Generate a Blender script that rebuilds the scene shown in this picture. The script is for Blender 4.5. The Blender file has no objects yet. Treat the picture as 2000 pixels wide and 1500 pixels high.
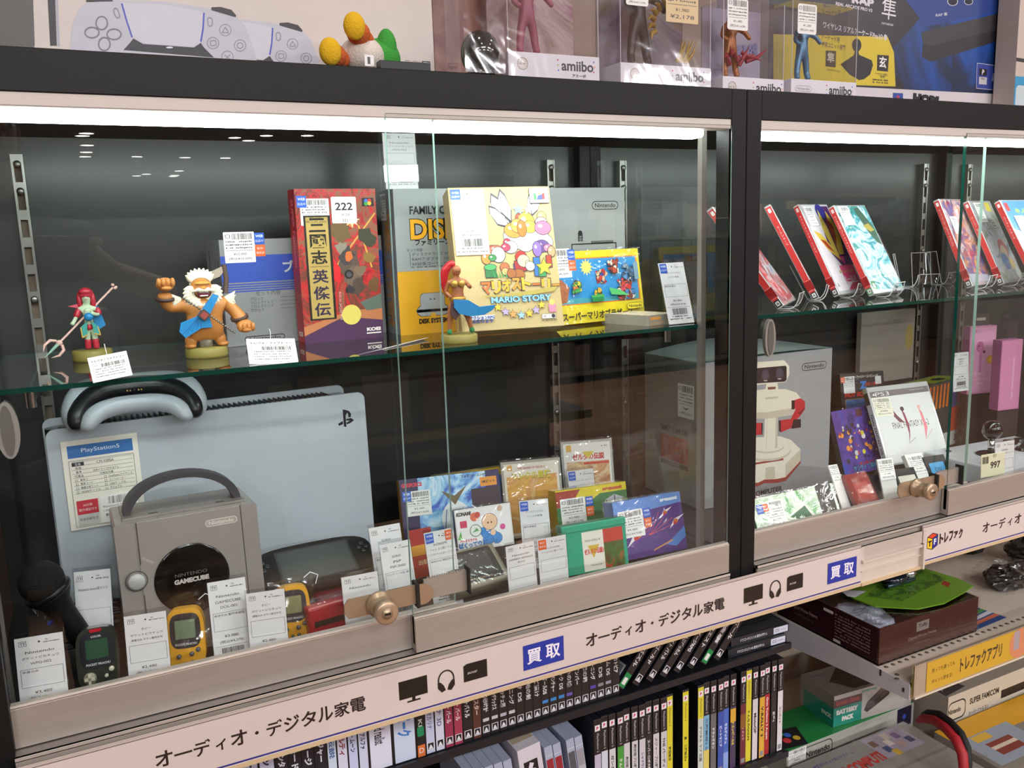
import bpy, math, random
from mathutils import Vector, Matrix
from math import sin, cos, pi, radians as R
random.seed(7)
C = bpy.context.scene.collection
SC = bpy.context.scene

# ---------------------------------------------------------------- camera, world, exposure
H = 1.35                                   # eye height; all heights below are relative to it
F_PX = 1662.87
YAW, PIT, ROL = .459630, .172200, -.033333
def cam_rot():
    B = Matrix(((1,0,0),(0,0,-1),(0,1,0)))
    Rz = Matrix(((cos(YAW),-sin(YAW),0),(sin(YAW),cos(YAW),0),(0,0,1)))
    Rx = Matrix(((1,0,0),(0,cos(PIT),-sin(PIT)),(0,sin(PIT),cos(PIT))))
    Rr = Matrix(((cos(ROL),-sin(ROL),0),(sin(ROL),cos(ROL),0),(0,0,1)))
    return Rr @ Rx @ B @ Rz
RW = cam_rot()
cam_d = bpy.data.cameras.new('camera'); cam = bpy.data.objects.new('camera', cam_d); C.objects.link(cam)
cam_d.sensor_width = 36; cam_d.lens = F_PX / 2000 * 36; cam_d.clip_start = .02
cam.matrix_world = Matrix.Translation((0,0,H)) @ (Matrix(((1,0,0),(0,-1,0),(0,0,-1))) @ RW).transposed().to_4x4()
SC.camera = cam
def at(px, py, y):
    "point on the vertical plane at depth y seen at a pixel of the photograph (height relative to the eye)"
    d = RW.transposed() @ Vector(((px-1000)/F_PX, (py-750)/F_PX, 1))
    return d * (y / d.y)
def at_z(px, py, z):
    d = RW.transposed() @ Vector(((px-1000)/F_PX, (py-750)/F_PX, 1))
    return d * (z / d.z)

w = bpy.data.worlds.new('world'); SC.world = w; w.use_nodes = True
w.node_tree.nodes['Background'].inputs[0].default_value = (1, .9, .84, 1)
w.node_tree.nodes['Background'].inputs[1].default_value = .25
SC.view_settings.view_transform = 'Standard'; SC.view_settings.look = 'None'
SC.view_settings.exposure = 0; SC.view_settings.gamma = 1; SC.view_settings.use_curve_mapping = False
LED_STRENGTH = 20
ROOM_W = 3.5
# fill lights added over the aisle, out of view, to brighten the lower racks
FILL_PANELS = [(-1.6,-1.9,50), (.3,-1.9,50), (2.2,-1.9,50), (4.1,-1.9,50), (-2.0,-4.75,128), (.4,-4.75,128), (2.8,-4.75,128), (5.2,-4.75,128)]
FILL_LAMPS = []
for x, y, e in FILL_PANELS:
    l = bpy.data.lights.new('fill_panel','AREA'); l.shape = 'RECTANGLE'; l.size = 1.1; l.size_y = .28; l.energy = e; l.color = (.97,.97,1)
    o = bpy.data.objects.new('fill_lamp', l); C.objects.link(o); o.location = (x, y, H+1.325); FILL_LAMPS.append(o)

# ---------------------------------------------------------------- materials
def lin(c):
    if isinstance(c, str):
        c = tuple(int(c[i:i+2], 16)/255 for i in (0,2,4))
    return tuple(((x+.055)/1.055)**2.4 if x > .04045 else x/12.92 for x in c)
_M = {}
def M(c, rough=.5, metal=0, coat=0, spec=.5, bump=0, bscale=200, var=.06, trans=0, name=None):
    key = (c, rough, metal, coat, spec, bump, bscale, trans)
    if key in _M: return _M[key]
    m = bpy.data.materials.new(name or 'paint_%s' % c); m.use_nodes = True
    nt = m.node_tree; b = nt.nodes['Principled BSDF']
    l = lin(c)
    tc = nt.nodes.new('ShaderNodeTexCoord'); n = nt.nodes.new('ShaderNodeTexNoise'); n.inputs['Scale'].default_value = 35
    nt.links.new(tc.outputs['Object'], n.inputs['Vector'])
    mx = nt.nodes.new('ShaderNodeMix'); mx.data_type = 'RGBA'
    mx.inputs[6].default_value = (*[x*(1-var) for x in l], 1); mx.inputs[7].default_value = (*[min(1, x*(1+var)) for x in l], 1)
    nt.links.new(n.outputs['Fac'], mx.inputs[0]); nt.links.new(mx.outputs[2], b.inputs['Base Color'])
    b.inputs['Roughness'].default_value = rough; b.inputs['Metallic'].default_value = metal
    b.inputs['Coat Weight'].default_value = coat; b.inputs['Coat Roughness'].default_value = .08
    b.inputs['Specular IOR Level'].default_value = spec
    if trans: b.inputs['Transmission Weight'].default_value = trans
    if bump:
        n2 = nt.nodes.new('ShaderNodeTexNoise'); n2.inputs['Scale'].default_value = bscale; n2.inputs['Detail'].default_value = 3
        nt.links.new(tc.outputs['Object'], n2.inputs['Vector'])
        bp = nt.nodes.new('ShaderNodeBump'); bp.inputs['Strength'].default_value = bump; bp.inputs['Distance'].default_value = .002
        nt.links.new(n2.outputs['Fac'], bp.inputs['Height']); nt.links.new(bp.outputs['Normal'], b.inputs['Normal'])
    _M[key] = m
    return m
def busy(cols, scale=40, stretch=(1,1,1), rough=.35, name='printed_artwork', seed=0):
    "printed illustration: warped cells in the print's own colours"
    m = bpy.data.materials.new(name); m.use_nodes = True; nt = m.node_tree; b = nt.nodes['Principled BSDF']
    tc = nt.nodes.new('ShaderNodeTexCoord'); mp = nt.nodes.new('ShaderNodeMapping')
    mp.inputs['Scale'].default_value = stretch; mp.inputs['Location'].default_value = (seed, seed*.7, seed*.3)
    nt.links.new(tc.outputs['Object'], mp.inputs['Vector'])
    n = nt.nodes.new('ShaderNodeTexNoise'); n.inputs['Scale'].default_value = scale; n.inputs['Detail'].default_value = 5
    n.inputs['Distortion'].default_value = 1.6; n.inputs['Roughness'].default_value = .6
    nt.links.new(mp.outputs[0], n.inputs['Vector'])
    r = nt.nodes.new('ShaderNodeValToRGB'); r.color_ramp.interpolation = 'LINEAR'
    e = r.color_ramp.elements; k = len(cols)
    for i, c in enumerate(cols):
        pos = .28 + .44*i/(k-1)
        if i < 2: e[i].position = pos; e[i].color = (*lin(c), 1)
        else: q = e.new(pos); q.color = (*lin(c), 1)
    nt.links.new(n.outputs['Fac'], r.inputs[0]); nt.links.new(r.outputs[0], b.inputs['Base Color'])
    b.inputs['Roughness'].default_value = rough
    return m
def glass(name, tint=(.965,.985,.975), f0=.07, rough=.0, bump=0, bscale=60, gloss=1.0):
    m = bpy.data.materials.new(name); m.use_nodes = True; nt = m.node_tree; nt.nodes.clear()
    o = nt.nodes.new('ShaderNodeOutputMaterial'); mix = nt.nodes.new('ShaderNodeMixShader')
    t = nt.nodes.new('ShaderNodeBsdfTransparent'); t.inputs[0].default_value = (*tint, 1)
    g = nt.nodes.new('ShaderNodeBsdfAnisotropic'); g.inputs['Roughness'].default_value = rough; g.inputs['Color'].default_value = (gloss, gloss, gloss, 1)
    lw = nt.nodes.new('ShaderNodeLayerWeight'); lw.inputs[0].default_value = .5
    p = nt.nodes.new('ShaderNodeMath'); p.operation = 'POWER'; p.inputs[1].default_value = 5
    ma = nt.nodes.new('ShaderNodeMath'); ma.operation = 'MULTIPLY_ADD'; ma.inputs[1].default_value = 1-f0; ma.inputs[2].default_value = f0
    ge = nt.nodes.new('ShaderNodeNewGeometry'); inv = nt.nodes.new('ShaderNodeMath'); inv.operation = 'SUBTRACT'; inv.inputs[0].default_value = 1
    ml = nt.nodes.new('ShaderNodeMath'); ml.operation = 'MULTIPLY'
    L = nt.links.new
    L(lw.outputs['Facing'], p.inputs[0]); L(p.outputs[0], ma.inputs[0]); L(ge.outputs['Backfacing'], inv.inputs[1])
    L(ma.outputs[0], ml.inputs[0]); L(inv.outputs[0], ml.inputs[1]); L(ml.outputs[0], mix.inputs[0])
    L(t.outputs[0], mix.inputs[1]); L(g.outputs[0], mix.inputs[2]); L(mix.outputs[0], o.inputs[0])
    if bump:
        tc = nt.nodes.new('ShaderNodeTexCoord'); n = nt.nodes.new('ShaderNodeTexNoise'); n.inputs['Scale'].default_value = bscale; n.inputs['Detail'].default_value = 2; n.inputs['Distortion'].default_value = 2
        bp = nt.nodes.new('ShaderNodeBump'); bp.inputs['Strength'].default_value = bump; bp.inputs['Distance'].default_value = .01
        L(tc.outputs['Object'], n.inputs['Vector']); L(n.outputs['Fac'], bp.inputs['Height'])
        L(bp.outputs[0], g.inputs['Normal']); L(bp.outputs[0], lw.inputs['Normal'])
    return m
def emit(c, s, name):
    m = bpy.data.materials.new(name); m.use_nodes = True; nt = m.node_tree; nt.nodes.clear()
    o = nt.nodes.new('ShaderNodeOutputMaterial'); e = nt.nodes.new('ShaderNodeEmission')
    e.inputs[0].default_value = (*c, 1); e.inputs[1].default_value = s; nt.links.new(e.outputs[0], o.inputs[0]); return m
GLASS = glass('door_glass', (.97,.985,.978), .055)
SHELF = glass('shelf_glass', (.93,.97,.95), .06)
ACRYL = glass('clear_acrylic', (.96,.965,.975), .10, .03)
WRAP = glass('clear_film', (.965,.965,.97), .055, .10, .16, 30)
WRAPS = glass('smooth_clear_film', (.97,.97,.975), .045, .08, .10, 9)
STDM = M('93938e', .34, .9, name='slotted_steel')
EDGE = M('123f37', .12, spec=.8, name='green_glass_edge')
EDGEL = M('9fc4b8', .12, spec=.8, name='pale_glass_edge')
EDGED = M('0c4a3d', .1, spec=.8, name='dark_green_glass_edge')
BLK = M('0f0e0e', .5, spec=.3, bump=.1, bscale=900, name='black_laminate')
CHROME = M('c9c9c6', .18, 1, name='chrome')
LEDM = emit((.93, 1, .97), LED_STRENGTH, 'led_diffuser')
def brushed(c, name, rough=.35, ax=(1,40,40), metal=.75):
    m = M(c, rough, metal, name=name, var=.02).copy(); m.name = name; nt = m.node_tree; b = nt.nodes['Principled BSDF']
    tc = nt.nodes.new('ShaderNodeTexCoord'); mp = nt.nodes.new('ShaderNodeMapping'); mp.inputs['Scale'].default_value = ax
    n = nt.nodes.new('ShaderNodeTexNoise'); n.inputs['Scale'].default_value = 12; n.inputs['Detail'].default_value = 6
    l = lin(c); r = nt.nodes.new('ShaderNodeValToRGB'); r.color_ramp.elements[0].color = (*[x*.95 for x in l], 1); r.color_ramp.elements[1].color = (*[min(1, x*1.04) for x in l], 1)
    r.color_ramp.elements[0].position = .3; r.color_ramp.elements[1].position = .7
    L = nt.links.new; L(tc.outputs['Object'], mp.inputs[0]); L(mp.outputs[0], n.inputs['Vector']); L(n.outputs['Fac'], r.inputs[0]); L(r.outputs[0], b.inputs['Base Color'])
    return m
ALU = brushed('ada49b', 'brushed_aluminium', .42, (1,25,25), .45)
ALUP = M('cbc2bb', .5, .0, name='anodised_header_rail', var=.03)
ALUD = brushed('8c8682', 'track_aluminium', .3, (1,40,40))
def back_panel():
    "dark glossy back board: a soft sheen and a faint mirror image"
    m = bpy.data.materials.new('dark_glossy_back_board'); m.use_nodes = True; nt = m.node_tree; nt.nodes.clear()
    L = nt.links.new; o = nt.nodes.new('ShaderNodeOutputMaterial')
    d = nt.nodes.new('ShaderNodeBsdfDiffuse'); d.inputs[0].default_value = (.009,.0085,.008,1)
    g1 = nt.nodes.new('ShaderNodeBsdfAnisotropic'); g1.inputs['Roughness'].default_value = .48; g1.inputs['Color'].default_value = (.9,.95,.93,1)
    g2 = nt.nodes.new('ShaderNodeBsdfAnisotropic'); g2.inputs['Roughness'].default_value = .22; g2.inputs['Color'].default_value = (.9,.9,.9,1)
    m1 = nt.nodes.new('ShaderNodeMixShader'); m1.inputs[0].default_value = .05
    m2 = nt.nodes.new('ShaderNodeMixShader'); m2.inputs[0].default_value = .02
    L(d.outputs[0], m1.inputs[1]); L(g1.outputs[0], m1.inputs[2]); L(m1.outputs[0], m2.inputs[1]); L(g2.outputs[0], m2.inputs[2]); L(m2.outputs[0], o.inputs[0])
    return m
BACK = back_panel()

# ---------------------------------------------------------------- mesh builder
class MB:
    def __init__(s): s.v = []; s.f = []; s.m = []; s.mats = []; s.sm = []; s.T = Matrix.Identity(4)
    def mi(s, m):
        if m not in s.mats: s.mats.append(m)
        return s.mats.index(m)
    def add(s, vs, fs, m, smooth=False):
        b = len(s.v); s.v += [tuple(s.T @ Vector(p)) for p in vs]; k = s.mi(m)
        for f in fs: s.f.append(tuple(b+i for i in f)); s.m.append(k); s.sm.append(smooth)
        return s
    def box(s, x0, x1, y0, y1, z0, z1, m, side=None, front=None, top=None):
        vs = [(x,y,z) for x in (x0,x1) for y in (y0,y1) for z in (z0,z1)]
        fs = [(0,1,3,2),(4,6,7,5),(0,4,5,1),(2,3,7,6),(0,2,6,4),(1,5,7,3)]   # -x +x -y +y -z +z
        b = len(s.v); s.v += [tuple(s.T @ Vector(p)) for p in vs]
        for i, f in enumerate(fs):
            mm = m
            if side and i in (0,1): mm = side
            if front and i == 2: mm = front
            if top and i == 5: mm = top
            s.f.append(tuple(b+j for j in f)); s.m.append(s.mi(mm)); s.sm.append(False)
        return s
    def prism(s, pts, d0, d1, m, axis='y', cap=None, smooth=False):
        "outline pts in (x,z) extruded in y (or the other axes)"
        if d0 > d1: d0, d1 = d1, d0
        n = len(pts)
        A = sum(pts[i][0]*pts[(i+1)%n][1]-pts[(i+1)%n][0]*pts[i][1] for i in range(n))
        if A < 0: pts = pts[::-1]
        f = {'y': lambda p,d:(p[0],d,p[1]), 'x': lambda p,d:(d,p[0],p[1]), 'z': lambda p,d:(p[0],p[1],d)}[axis]
        vs = [f(p,d0) for p in pts]+[f(p,d1) for p in pts]
        fl = axis != 'y'
        c0 = tuple(range(n)); c1 = tuple(range(2*n-1,n-1,-1)); sd = [(i+n,(i+1)%n+n,(i+1)%n,i) for i in range(n)]
        if fl: c0 = c0[::-1]; c1 = c1[::-1]; sd = [q[::-1] for q in sd]
        s.add(vs, sd, m, smooth); s.add(vs, [c0,c1], cap or m)
        return s
    def tube(s, pts, r, m, seg=8, cap=True):
        pts = [Vector(p) for p in pts]; n = len(pts); rr = r if isinstance(r,(list,tuple)) else [r]*n
        vs = []; up = None
        for i,p in enumerate(pts):
            t = (pts[min(i+1,n-1)]-pts[max(i-1,0)]).normalized()
            if up is None: up = Vector((0,0,1)) if abs(t.z) < .9 else Vector((1,0,0))
            a = t.cross(up).normalized(); up = a.cross(t).normalized()
            for k in range(seg):
                q = 2*pi*k/seg; vs.append(p + a*cos(q)*rr[i] + up*sin(q)*rr[i])
        fs = [(i*seg+k, (i+1)*seg+k, (i+1)*seg+(k+1)%seg, i*seg+(k+1)%seg) for i in range(n-1) for k in range(seg)]
        s.add(vs, fs, m, True)
        if cap: s.add(vs, [tuple(range(seg)), tuple(range(n*seg-1,(n-1)*seg-1,-1))], m)
        return s
    def lathe(s, prof, m, seg=24, c=(0,0,0), smooth=True, axis='z'):
        vs = []; n = len(prof)
        for r,z in prof:
            for k in range(seg):
                q = 2*pi*k/seg
                p = (c[0]+r*cos(q), c[1]+r*sin(q), c[2]+z) if axis=='z' else (c[0]+r*cos(q), c[1]-z, c[2]+r*sin(q))
                vs.append(p)
        fs = [(i*seg+k, i*seg+(k+1)%seg, (i+1)*seg+(k+1)%seg, (i+1)*seg+k) for i in range(n-1) for k in range(seg)]
        fs += [tuple(range(seg))[::-1], tuple(range((n-1)*seg, n*seg))]
        s.add(vs, fs, m, smooth); return s
    def ball(s, c, r, m, seg=16, rings=10):
        r = r if isinstance(r,(tuple,list)) else (r,r,r); vs = []; 
        for i in range(rings+1):
            a = pi*i/rings
            for k in range(seg):
                q = 2*pi*k/seg; vs.append((c[0]+r[0]*sin(a)*cos(q), c[1]+r[1]*sin(a)*sin(q), c[2]-r[2]*cos(a)))
        fs = [(i*seg+k, i*seg+(k+1)%seg, (i+1)*seg+(k+1)%seg, (i+1)*seg+k) for i in range(rings) for k in range(seg)]
        s.add(vs, fs, m, True); return s
    def obj(s, name, parent=None, bevel=0, seg=2, solid=0, subsurf=0, smooth=None):
        me = bpy.data.meshes.new(name); me.from_pydata(s.v, [], s.f)
        for m in s.mats: me.materials.append(m)
        me.polygons.foreach_set('material_index', s.m); me.polygons.foreach_set('use_smooth', s.sm if smooth is None else [smooth]*len(s.sm)); me.update()
        o = bpy.data.objects.new(name, me); C.objects.link(o)
        if parent: o.parent = parent
        else: o.location.z = H
        if bevel:
            b = o.modifiers.new('bevel','BEVEL'); b.width = bevel; b.segments = seg; b.limit_method = 'ANGLE'; b.angle_limit = R(50)
        if subsurf:
            b = o.modifiers.new('sub','SUBSURF'); b.levels = subsurf; b.render_levels = subsurf
        return o
def tag(o, label, cat, group=None, kind=None):
    if kind != 'structure' or cat: o['category'] = cat
    o['label'] = label
    if group: o['group'] = group
    if kind: o['kind'] = kind
    return o
def structure(name, mb, **k):
    o = mb.obj(name, **k); o['kind'] = 'structure'; return o
def thing(name, label, cat, loc=(0,0,0), yaw=0, lean=0, roll=0, group=None):
    e = bpy.data.objects.new(name, None); C.objects.link(e); e.empty_display_size = .02
    y, l, r = R(yaw), R(lean), R(roll)
    ex = Vector((cos(y), sin(y), 0)); b = Vector((-sin(y), cos(y), 0))
    u = cos(l)*Vector((0,0,1)) + sin(l)*b
    e2 = cos(r)*ex + sin(r)*u; u2 = cos(r)*u - sin(r)*ex; b2 = u2.cross(e2)
    m = Matrix((e2, b2, u2)).transposed().to_4x4(); m.translation = Vector(loc) + Vector((0,0,H))
    e.matrix_world = m
    tag(e, label, cat, group)
    return e
_T = {}
def glyphs(s, bold=0, shear=0):
    if any(ord(ch) > 0x3400 and ord(ch) < 0xA000 for ch in s): bold = min(bold, .022)     # dense characters clog when thickened
    elif any(ord(ch) > 0x3000 for ch in s): bold = min(bold, .05)
    k = (s, bold, shear)
    if k in _T: return _T[k]
    c = bpy.data.curves.new('t','FONT'); c.body = s; c.offset = bold; c.shear = shear; c.resolution_u = 3
    o = bpy.data.objects.new('t', c); me = bpy.data.meshes.new_from_object(o)
    vs = [(v.co.x, v.co.y) for v in me.vertices]; fs = [tuple(p.vertices) for p in me.polygons]
    bpy.data.objects.remove(o); bpy.data.meshes.remove(me); bpy.data.curves.remove(c)
    if not vs: vs = [(0,0)]; fs = []
    x0 = min(v[0] for v in vs); x1 = max(v[0] for v in vs); y0 = min(v[1] for v in vs); y1 = max(v[1] for v in vs)
    _T[k] = (vs, fs, x0, x1, y0, y1); return _T[k]
class Art:
    "print laid on a flat face: shapes in metres along u and v, each a hair above the last"
    def __init__(s, mb, O, U=(1,0,0), V=(0,0,1), step=.00001, lift=.00012):
        s.mb = mb; s.O = Vector(O); s.U = Vector(U); s.V = Vector(V); s.N = s.U.cross(s.V); s.k = 0; s.step = step; s.lift = lift; s.clip = None
    def P(s, u, v): return s.O + s.U*u + s.V*v + s.N*(s.lift + s.k*s.step)
    def mat(s, c): return c if not isinstance(c, str) else M(c, .4)
    def poly(s, pts, c):
        s.k += 1; s.mb.add([s.P(*p) for p in pts], [tuple(range(len(pts)))], s.mat(c)); return s
    def rect(s, u0, v0, u1, v1, c): return s.poly([(u0,v0),(u1,v0),(u1,v1),(u0,v1)], c)
    def rrect(s, u0, v0, u1, v1, r, c, n=5):
        p = []
        for cx,cy,a in ((u1-r,v0+r,-90),(u1-r,v1-r,0),(u0+r,v1-r,90),(u0+r,v0+r,180)):
            p += [(cx+r*cos(R(a+90*i/n)), cy+r*sin(R(a+90*i/n))) for i in range(n+1)]
        return s.poly(p, c)
    def circ(s, u, v, r, c, n=24, ry=None): return s.poly([(u+r*cos(2*pi*i/n), v+(ry or r)*sin(2*pi*i/n)) for i in range(n)], c)
    def blob(s, u, v, r, c, seed=1, n=11, q=.35):
        rnd = random.Random(seed); f = [1+rnd.uniform(-q,q) for _ in range(n)]
        return s.poly([(u+r*f[i]*cos(2*pi*i/n), v+r*f[i]*sin(2*pi*i/n)) for i in range(n)], c)
    def star(s, u, v, r, c, k=5, q=.45, a0=90): return s.poly([(u+(r if i%2==0 else r*q)*cos(R(a0+180*i/k)), v+(r if i%2==0 else r*q)*sin(R(a0+180*i/k))) for i in range(2*k)], c)
    def line(s, u0, v0, u1, v1, t, c):
        d = Vector((u1-u0, v1-v0)); 
        if d.length == 0: return s
        n = Vector((-d.y, d.x)).normalized()*t/2
        return s.poly([(u0-n.x,v0-n.y),(u1-n.x,v1-n.y),(u1+n.x,v1+n.y),(u0+n.x,v0+n.y)], c)
    def frame(s, u0, v0, u1, v1, t, c):
        for a in ((u0,v0,u1,v0+t),(u0,v1-t,u1,v1),(u0,v0,u0+t,v1),(u1-t,v0,u1,v1)): s.rect(*a, c)
        return s
    def pill(s, u0, v0, u1, v1, t, c, bg, text=None):
        r = (v1-v0)/2; s.rrect(u0,v0,u1,v1,r*.98,c); s.rrect(u0+t,v0+t,u1-t,v1-t,(r-t)*.98,bg)
        if text: s.text(text, (u0+u1)/2, (v0+v1)/2, (v1-v0)*.5, c, w=(u1-u0)*.78, bold=.02)
        return s
    def ring(s, u, v, r0, r1, c, n=28):
        s.k += 1
        vs = [s.P(u+r*cos(2*pi*i/n), v+r*sin(2*pi*i/n)) for r in (r0,r1) for i in range(n)]
        s.mb.add(vs, [(i,(i+1)%n,n+(i+1)%n,n+i)[::-1] for i in range(n)], s.mat(c)); return s
    def text(s, t, u, v, h, c, w=None, bold=0, shear=0, rot=0, al='c'):
        "text centred on (u, v); h is the height of its ink; w squeezes it to a width"
        s.k += 1
        vs, fs, x0, x1, y0, y1 = glyphs(t, bold, shear)
        if x1-x0 < 1e-6 or y1-y0 < 1e-6: return s
        sy = h/(y1-y0) if y1-y0 > .35 else h/.7; sx = w/(x1-x0) if w else sy
        cx = (x0+x1)/2 if al == 'c' else x0; cy = (y0+y1)/2; a = R(rot)
        q = []
        for x,y in vs:
            X, Y = (x-cx)*sx, (y-cy)*sy; q.append(s.P(u+X*cos(a)-Y*sin(a), v+X*sin(a)+Y*cos(a)))
        s.mb.add(q, fs, s.mat(c)); return s
    def column(s, t, u, v0, v1, w, c, bold=0, fill=.88):
        "characters stacked downwards from v1 to v0"
        n = len(t); dh = (v1-v0)/n
        for i, ch in enumerate(t):
            if ch == ' ': continue
            if ch in 'ー-': s.rect(u-w*.07, v1-dh*(i+.9), u+w*.07, v1-dh*(i+.1), c); continue
            s.text(ch, u, v1-dh*(i+.5), dh*fill, c, w=w, bold=bold)
        return s
    def barcode(s, u0, v0, u1, v1, c='1c1c1c', n=18, seed=1):
        rnd = random.Random(seed); x = u0; W = (u1-u0)
        while x < u1:
            t = W/n*rnd.choice((.25,.35,.6)); s.k -= 1; s.rect(x, v0, min(u1,x+t), v1, c); x += t + W/n*rnd.choice((.25,.4,.55))
        s.k += 1; return s
    def scribble(s, u0, v0, u1, v1, c='3a3a3a', n=12, seed=1):
        "a line of print too small to read"
        rnd = random.Random(seed); dx = (u1-u0)/n
        for i in range(n):
            if rnd.random() < .12: continue
            s.k -= 1; s.rect(u0+dx*i, v0+(v1-v0)*rnd.uniform(0,.3), u0+dx*(i+rnd.uniform(.5,.85)), v1-(v1-v0)*rnd.uniform(0,.3), c)
        s.k += 1; return s
def skin(name, nodes, edges, m, parent=None, sub=2, cat=None):
    me = bpy.data.meshes.new(name); me.from_pydata([n[0] for n in nodes], edges, []); me.materials.append(m)
    o = bpy.data.objects.new(name, me); C.objects.link(o)
    if parent: o.parent = parent
    sk = o.modifiers.new('skin','SKIN'); sk.use_smooth_shade = True
    if not me.skin_vertices: me.skin_vertices.new(name='')
    for i, n in enumerate(nodes):
        r = n[1] if isinstance(n[1], tuple) else (n[1], n[1]); me.skin_vertices[0].data[i].radius = r
    me.skin_vertices[0].data[0].use_root = True
    s = o.modifiers.new('sub','SUBSURF'); s.levels = sub; s.render_levels = sub
    return o
def chain(name, nodes, m, parent=None, sub=2): return skin(name, nodes, [(i,i+1) for i in range(len(nodes)-1)], m, parent, sub)
# ---------------------------------------------------------------- room shell and its lights
def wood():
    m = bpy.data.materials.new('plank_floor'); m.use_nodes = True; nt = m.node_tree; b = nt.nodes['Principled BSDF']; L = nt.links.new
    tc = nt.nodes.new('ShaderNodeTexCoord'); br = nt.nodes.new('ShaderNodeTexBrick'); br.offset = .4
    br.inputs['Scale'].default_value = 1; br.inputs['Brick Width'].default_value = .9; br.inputs['Row Height'].default_value = .12; br.inputs['Mortar Size'].default_value = .002
    br.inputs['Color1'].default_value = (*lin('a37c5e'),1); br.inputs['Color2'].default_value = (*lin('8c6349'),1); br.inputs['Mortar'].default_value = (*lin('3a251a'),1)
    L(tc.outputs['Object'], br.inputs['Vector']); L(br.outputs['Color'], b.inputs['Base Color']); b.inputs['Roughness'].default_value = .35
    return m
WALLM = M('c2aea1', .7, bump=.05, bscale=300, name='warm_white_wall')
structure('floor', MB().box(-6,9,-16,1.72,-1.37,-1.35, wood()))
structure('ceiling', MB().box(-6,9,-16,1.72,1.35,1.37, M('cfc4ba',.8,name='ceiling_tiles')))
structure('wall_back', MB().box(-6,9,1.70,1.72,-1.35,1.35, WALLM))
structure('wall_front', MB().box(-6,9,-16.02,-16,-1.35,1.35, M('4a4038',.8,name='dark_far_wall')))
structure('wall_left', MB().box(-6.02,-6,-16,1.72,-1.35,1.35, WALLM))
structure('wall_right', MB().box(9,9.02,-16,1.72,-1.35,1.35, WALLM))
i = 0
for x, y in ((-1.3,-.3),(.2,-.5),(1.7,-.3),(3.2,-.5),(-.6,-1.6),(.9,-1.7),(2.4,-1.6),(.2,.45),(1.6,.5)):
    mb = MB().lathe([(.0,.0),(.075,.0),(.085,-.012),(.07,-.02)], M('e8e4de',.5)); t = thing('ceiling_downlight', 'round white ceiling downlight near the photographer', 'ceiling light', (x,y,1.348), group='ceiling downlights')
    mb.obj('housing', t)
    l = bpy.data.lights.new('downlight','AREA'); l.shape = 'DISK'; l.size = .12; l.energy = ROOM_W; l.color = (1,.955,.915); l.spread = R(150)
    o = bpy.data.objects.new('lamp', l); C.objects.link(o); o.parent = t; o.location = (0,0,-.03)

for (x, y, e_), o in zip(FILL_PANELS, FILL_LAMPS):  # housings built round the added fill lamps
    t = thing('added_fill_light', 'rectangular fill light added over the aisle behind the photographer, out of view', 'ceiling light', (x,y,1.348), group='added fill lights')
    MB().box(-.57,.57,-.16,.16,-.02,0,M('e8e4de',.5)).obj('housing', t); o.parent = t; o.location = (0,0,-.023)
LENS = emit((1,.93,.86), 26, 'spotlight_lens')
for px, py in ((160,258),(168,253),(169,277),(168,291),(166,300),(267,300),(361,302),(440,303),(350,329),(338,340),(326,350),(458,262),(520,258),(485,268),(254,356),(261,364),(600,258)):
    d = at_z(px, py, 1.33); yy = 1.75-d.y
    if yy < -15.5: yy = -15.5+random.uniform(0,.8)
    t = thing('track_spotlight', 'small round ceiling spotlight far across the shop, mirrored as a white dot', 'ceiling light', (d.x, yy, 1.348), group='track spotlights'); m = MB(); m.lathe([(.09,0),(.09,-.05),(.08,-.06)], M('e0dcd6',.5), 16); m.obj('housing', t); m = MB(); m.lathe([(.0,-.061),(.078,-.061),(.078,-.0605),(.0,-.0605)], LENS, 16); m.obj('lens', t)

# ---------------------------------------------------------------- the two display cabinets
YF, YB = .865, 1.26           # front of the posts, face of the back board
Z_DECK = -.46
def standard(x, parent):
    "slotted shelf upright on the back board"
    mb = MB(); y = YB-.012
    mb.box(x-.007,x-.0042,y,YB,-.455,.12,STDM); mb.box(x+.0042,x+.007,y,YB,-.455,.12,STDM)
    z = .12; 
    while z > -.44:
        mb.box(x-.0042,x+.0042,y+.001,y+.003,z-.012,z,STDM); z -= .034
    mb.box(x-.0042,x+.0042,YB-.003,YB,-.455,.12,M('7a6a58',.6))
    for z in (.108,.075,-.06,-.3): mb.lathe([(.0045,-.0),(.0045,.002),(.002,.003)], STDM, 12, (x,y,z), axis='y')
    mb.obj('shelf_standard', parent)
def door(x0, x1, y, left, parent, pull, dark=False):
    mb = MB(); e = EDGED if dark else EDGEL
    mb.box(x0,x1,y,y+.005,-.455,.128,GLASS,side=e,top=e)
    d = mb.obj('glass_door', parent); d['label'] = 'sliding glass door with aluminium bottom rail'
    r = MB(); r.prism([(y-.004,-.4635),(y+.009,-.4635),(y+.009,-.423),(y+.006,-.4215),(y-.0015,-.4215),(y-.004,-.4245)], x0, x1, ALU, 'x')
    r.box(x0,x1,y-.0042,y-.0035,-.4235,-.4228,M('f0f0ee',.2,1))
    r.obj('door_rail', d)
    if pull:
        p = MB(); pts = [(pull[0]+.0095*cos(2*pi*i/28), pull[1]+.026*sin(2*pi*i/28)) for i in range(28)]
        p.prism(pts, y-.006, y-.0005, M('a5a39c',.35,.6,name='grey_finger_pull')); p.prism([(pull[0]+(a-pull[0])*.55, pull[1]+(b-pull[1])*.9) for a,b in pts], y-.0068, y-.006, M('62605b',.45,.3)); p.obj('finger_pull', d)
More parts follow.
